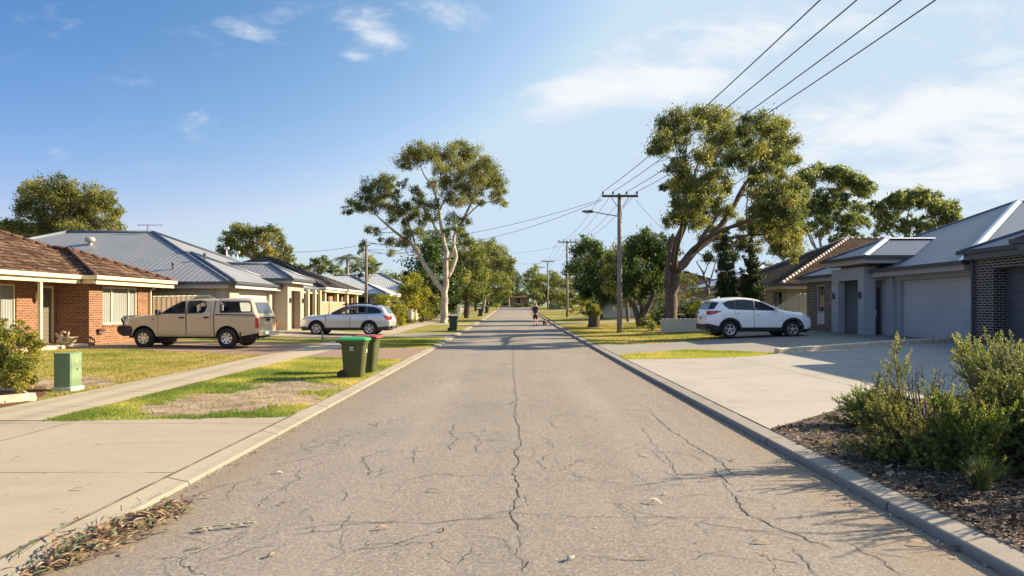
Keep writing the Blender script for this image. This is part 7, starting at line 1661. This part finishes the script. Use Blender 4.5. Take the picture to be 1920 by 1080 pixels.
w3 = N.noise(rotated(uv, -8, (16., 34.0, 1)), 1.0, 6, .65, .6)
wn = N.math('ADD', N.math('ADD', N.math('MULTIPLY', w1, .5), N.math('MULTIPLY', w2, .32)), N.math('MULTIPLY', w3, .18))
def blob(px, py, rx, ry, amp, ang=0):
    du = N.math('SUBTRACT', u, (px-CX)/F); dv = N.math('SUBTRACT', v, (HY-py)/F); ca, sa = math.cos(R(ang)), math.sin(R(ang))
    a = N.math('DIVIDE', N.math('ADD', N.math('MULTIPLY', du, ca), N.math('MULTIPLY', dv, sa)), rx/F); b = N.math('DIVIDE', N.math('SUBTRACT', N.math('MULTIPLY', dv, ca), N.math('MULTIPLY', du, sa)), ry/F)
    return N.math('MULTIPLY', N.math('EXPONENT', N.math('MULTIPLY', N.math('ADD', N.math('MULTIPLY', a, a), N.math('MULTIPLY', b, b)), -1.0)), amp)
tot = None
for b_ in ((1780, 200, 330, 75, 1.0, 9), (1900, 250, 200, 70, .55, 0), (1640, 245, 160, 28, .5, 10), (1130, 165, 170, 40, .80, 6), (1290, 155, 65, 34, .95, 10), (1060, 205, 70, 22, .65, 15), (1330, 70, 240, 55, .75, 14), (1420, 105, 80, 40, .5, 30),
           (1700, 30, 330, 45, .5, 5), (1900, 90, 90, 60, .5, 0), (690, 45, 55, 40, .62, -35), (735, 75, 40, 18, .5, -15), (660, 108, 22, 11, .60, 0), (840, 25, 85, 38, .68, -14), (490, 30, 110, 36, .62, 8), (480, 66, 65, 22, .55, -10), (1850, 320, 260, 50, .75, 4), (1800, 400, 300, 60, .7, 0), (1500, 330, 200, 60, .30, 0), (1150, 290, 160, 14, .28, 10)):
    q = blob(*b_); tot = q if tot is None else N.math('ADD', tot, q)
off = N.math('MULTIPLY', N.step(N.math('MULTIPLY', s.outputs[1], -1.0), -.25, .2), .50)           # scattered cloud out of view, its amount set for fill in the shade
tot = N.math('ADD', tot, off)
dens = N.math('MULTIPLY', N.step(N.math('ADD', N.math('MULTIPLY', N.math('SUBTRACT', wn, .5), 5.2), N.math('SUBTRACT', N.math('MULTIPLY', tot, 1.2), .50)), -.25, 1.25), .85)
fade = N.step(v, .0, .06)
dens = N.math('MULTIPLY', dens, fade)
sc_ = N.n('ShaderNodeSeparateColor', inp={0: sky.outputs[0]})
def grade(o, a, p, b_, mx): return N.math('MINIMUM', N.math('MULTIPLY', N.math('POWER', N.math('MULTIPLY', o, 1/a), p), b_), mx)
sd_ = N.n('ShaderNodeVectorMath', operation='DOT_PRODUCT', inp={0: g_, 1: (math.cos(R(SUN_EL))*math.cos(R(SUN_AZ)), math.cos(R(SUN_EL))*math.sin(R(SUN_AZ)), math.sin(R(SUN_EL)))}).outputs['Value']
up_ = N.math('ADD', 1.0, N.math('MULTIPLY', N.math('MAXIMUM', N.step(s.outputs[2], .42, .62), N.step(N.math('MULTIPLY', s.outputs[1], -1.0), .0, .3)), SKY_FILL))  # added brightness overhead and behind the camera, out of view, to fill shaded sides
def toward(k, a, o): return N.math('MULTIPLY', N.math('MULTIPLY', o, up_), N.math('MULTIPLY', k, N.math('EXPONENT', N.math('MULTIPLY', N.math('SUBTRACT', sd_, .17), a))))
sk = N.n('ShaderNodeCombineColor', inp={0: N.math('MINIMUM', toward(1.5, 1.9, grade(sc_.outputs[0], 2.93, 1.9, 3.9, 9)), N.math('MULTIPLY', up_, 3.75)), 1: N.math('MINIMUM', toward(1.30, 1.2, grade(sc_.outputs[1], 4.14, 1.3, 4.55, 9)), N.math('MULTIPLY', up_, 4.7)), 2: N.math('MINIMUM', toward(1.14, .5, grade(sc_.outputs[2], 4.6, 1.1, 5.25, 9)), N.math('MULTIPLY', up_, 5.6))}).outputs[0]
col = N.mix(dens, sk, CLOUD)
lp_ = col
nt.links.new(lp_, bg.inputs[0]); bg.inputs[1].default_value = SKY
d = Vector((math.cos(R(SUN_EL))*math.cos(R(SUN_AZ)), math.cos(R(SUN_EL))*math.sin(R(SUN_AZ)), math.sin(R(SUN_EL))))
L = bpy.data.lights.new('sun', 'SUN'); L.energy = SUNE; L.angle = R(.53); L.color = (1.0, .83, .60)
so = bpy.data.objects.new('sun', L); COL.objects.link(so); so.rotation_euler = d.to_track_quat('Z', 'Y').to_euler(); so.location = (20, 0, 30)
cam = bpy.data.cameras.new('camera'); cam.sensor_width = 36; cam.lens = F/1920*36; cam.shift_x = -(CX-960)/1920; cam.shift_y = (HY-540)/1920; cam.clip_end = 5000; cam.clip_start = .05
co = bpy.data.objects.new('camera', cam); COL.objects.link(co); co.location = (0, 0, EYE); co.rotation_euler = (R(90), 0, 0); scene.camera = co
scene.view_settings.view_transform = 'Standard'; scene.view_settings.look = 'None'; scene.view_settings.exposure = EXPO; scene.view_settings.gamma = 1
scene.view_settings.use_curve_mapping = False
scene.cycles.use_denoising = True
try: scene.cycles.denoiser = 'OPENIMAGEDENOISE'
except Exception: pass
scene.cycles.max_bounces = 6; scene.cycles.transparent_max_bounces = 12; scene.cycles.sample_clamp_indirect = 6
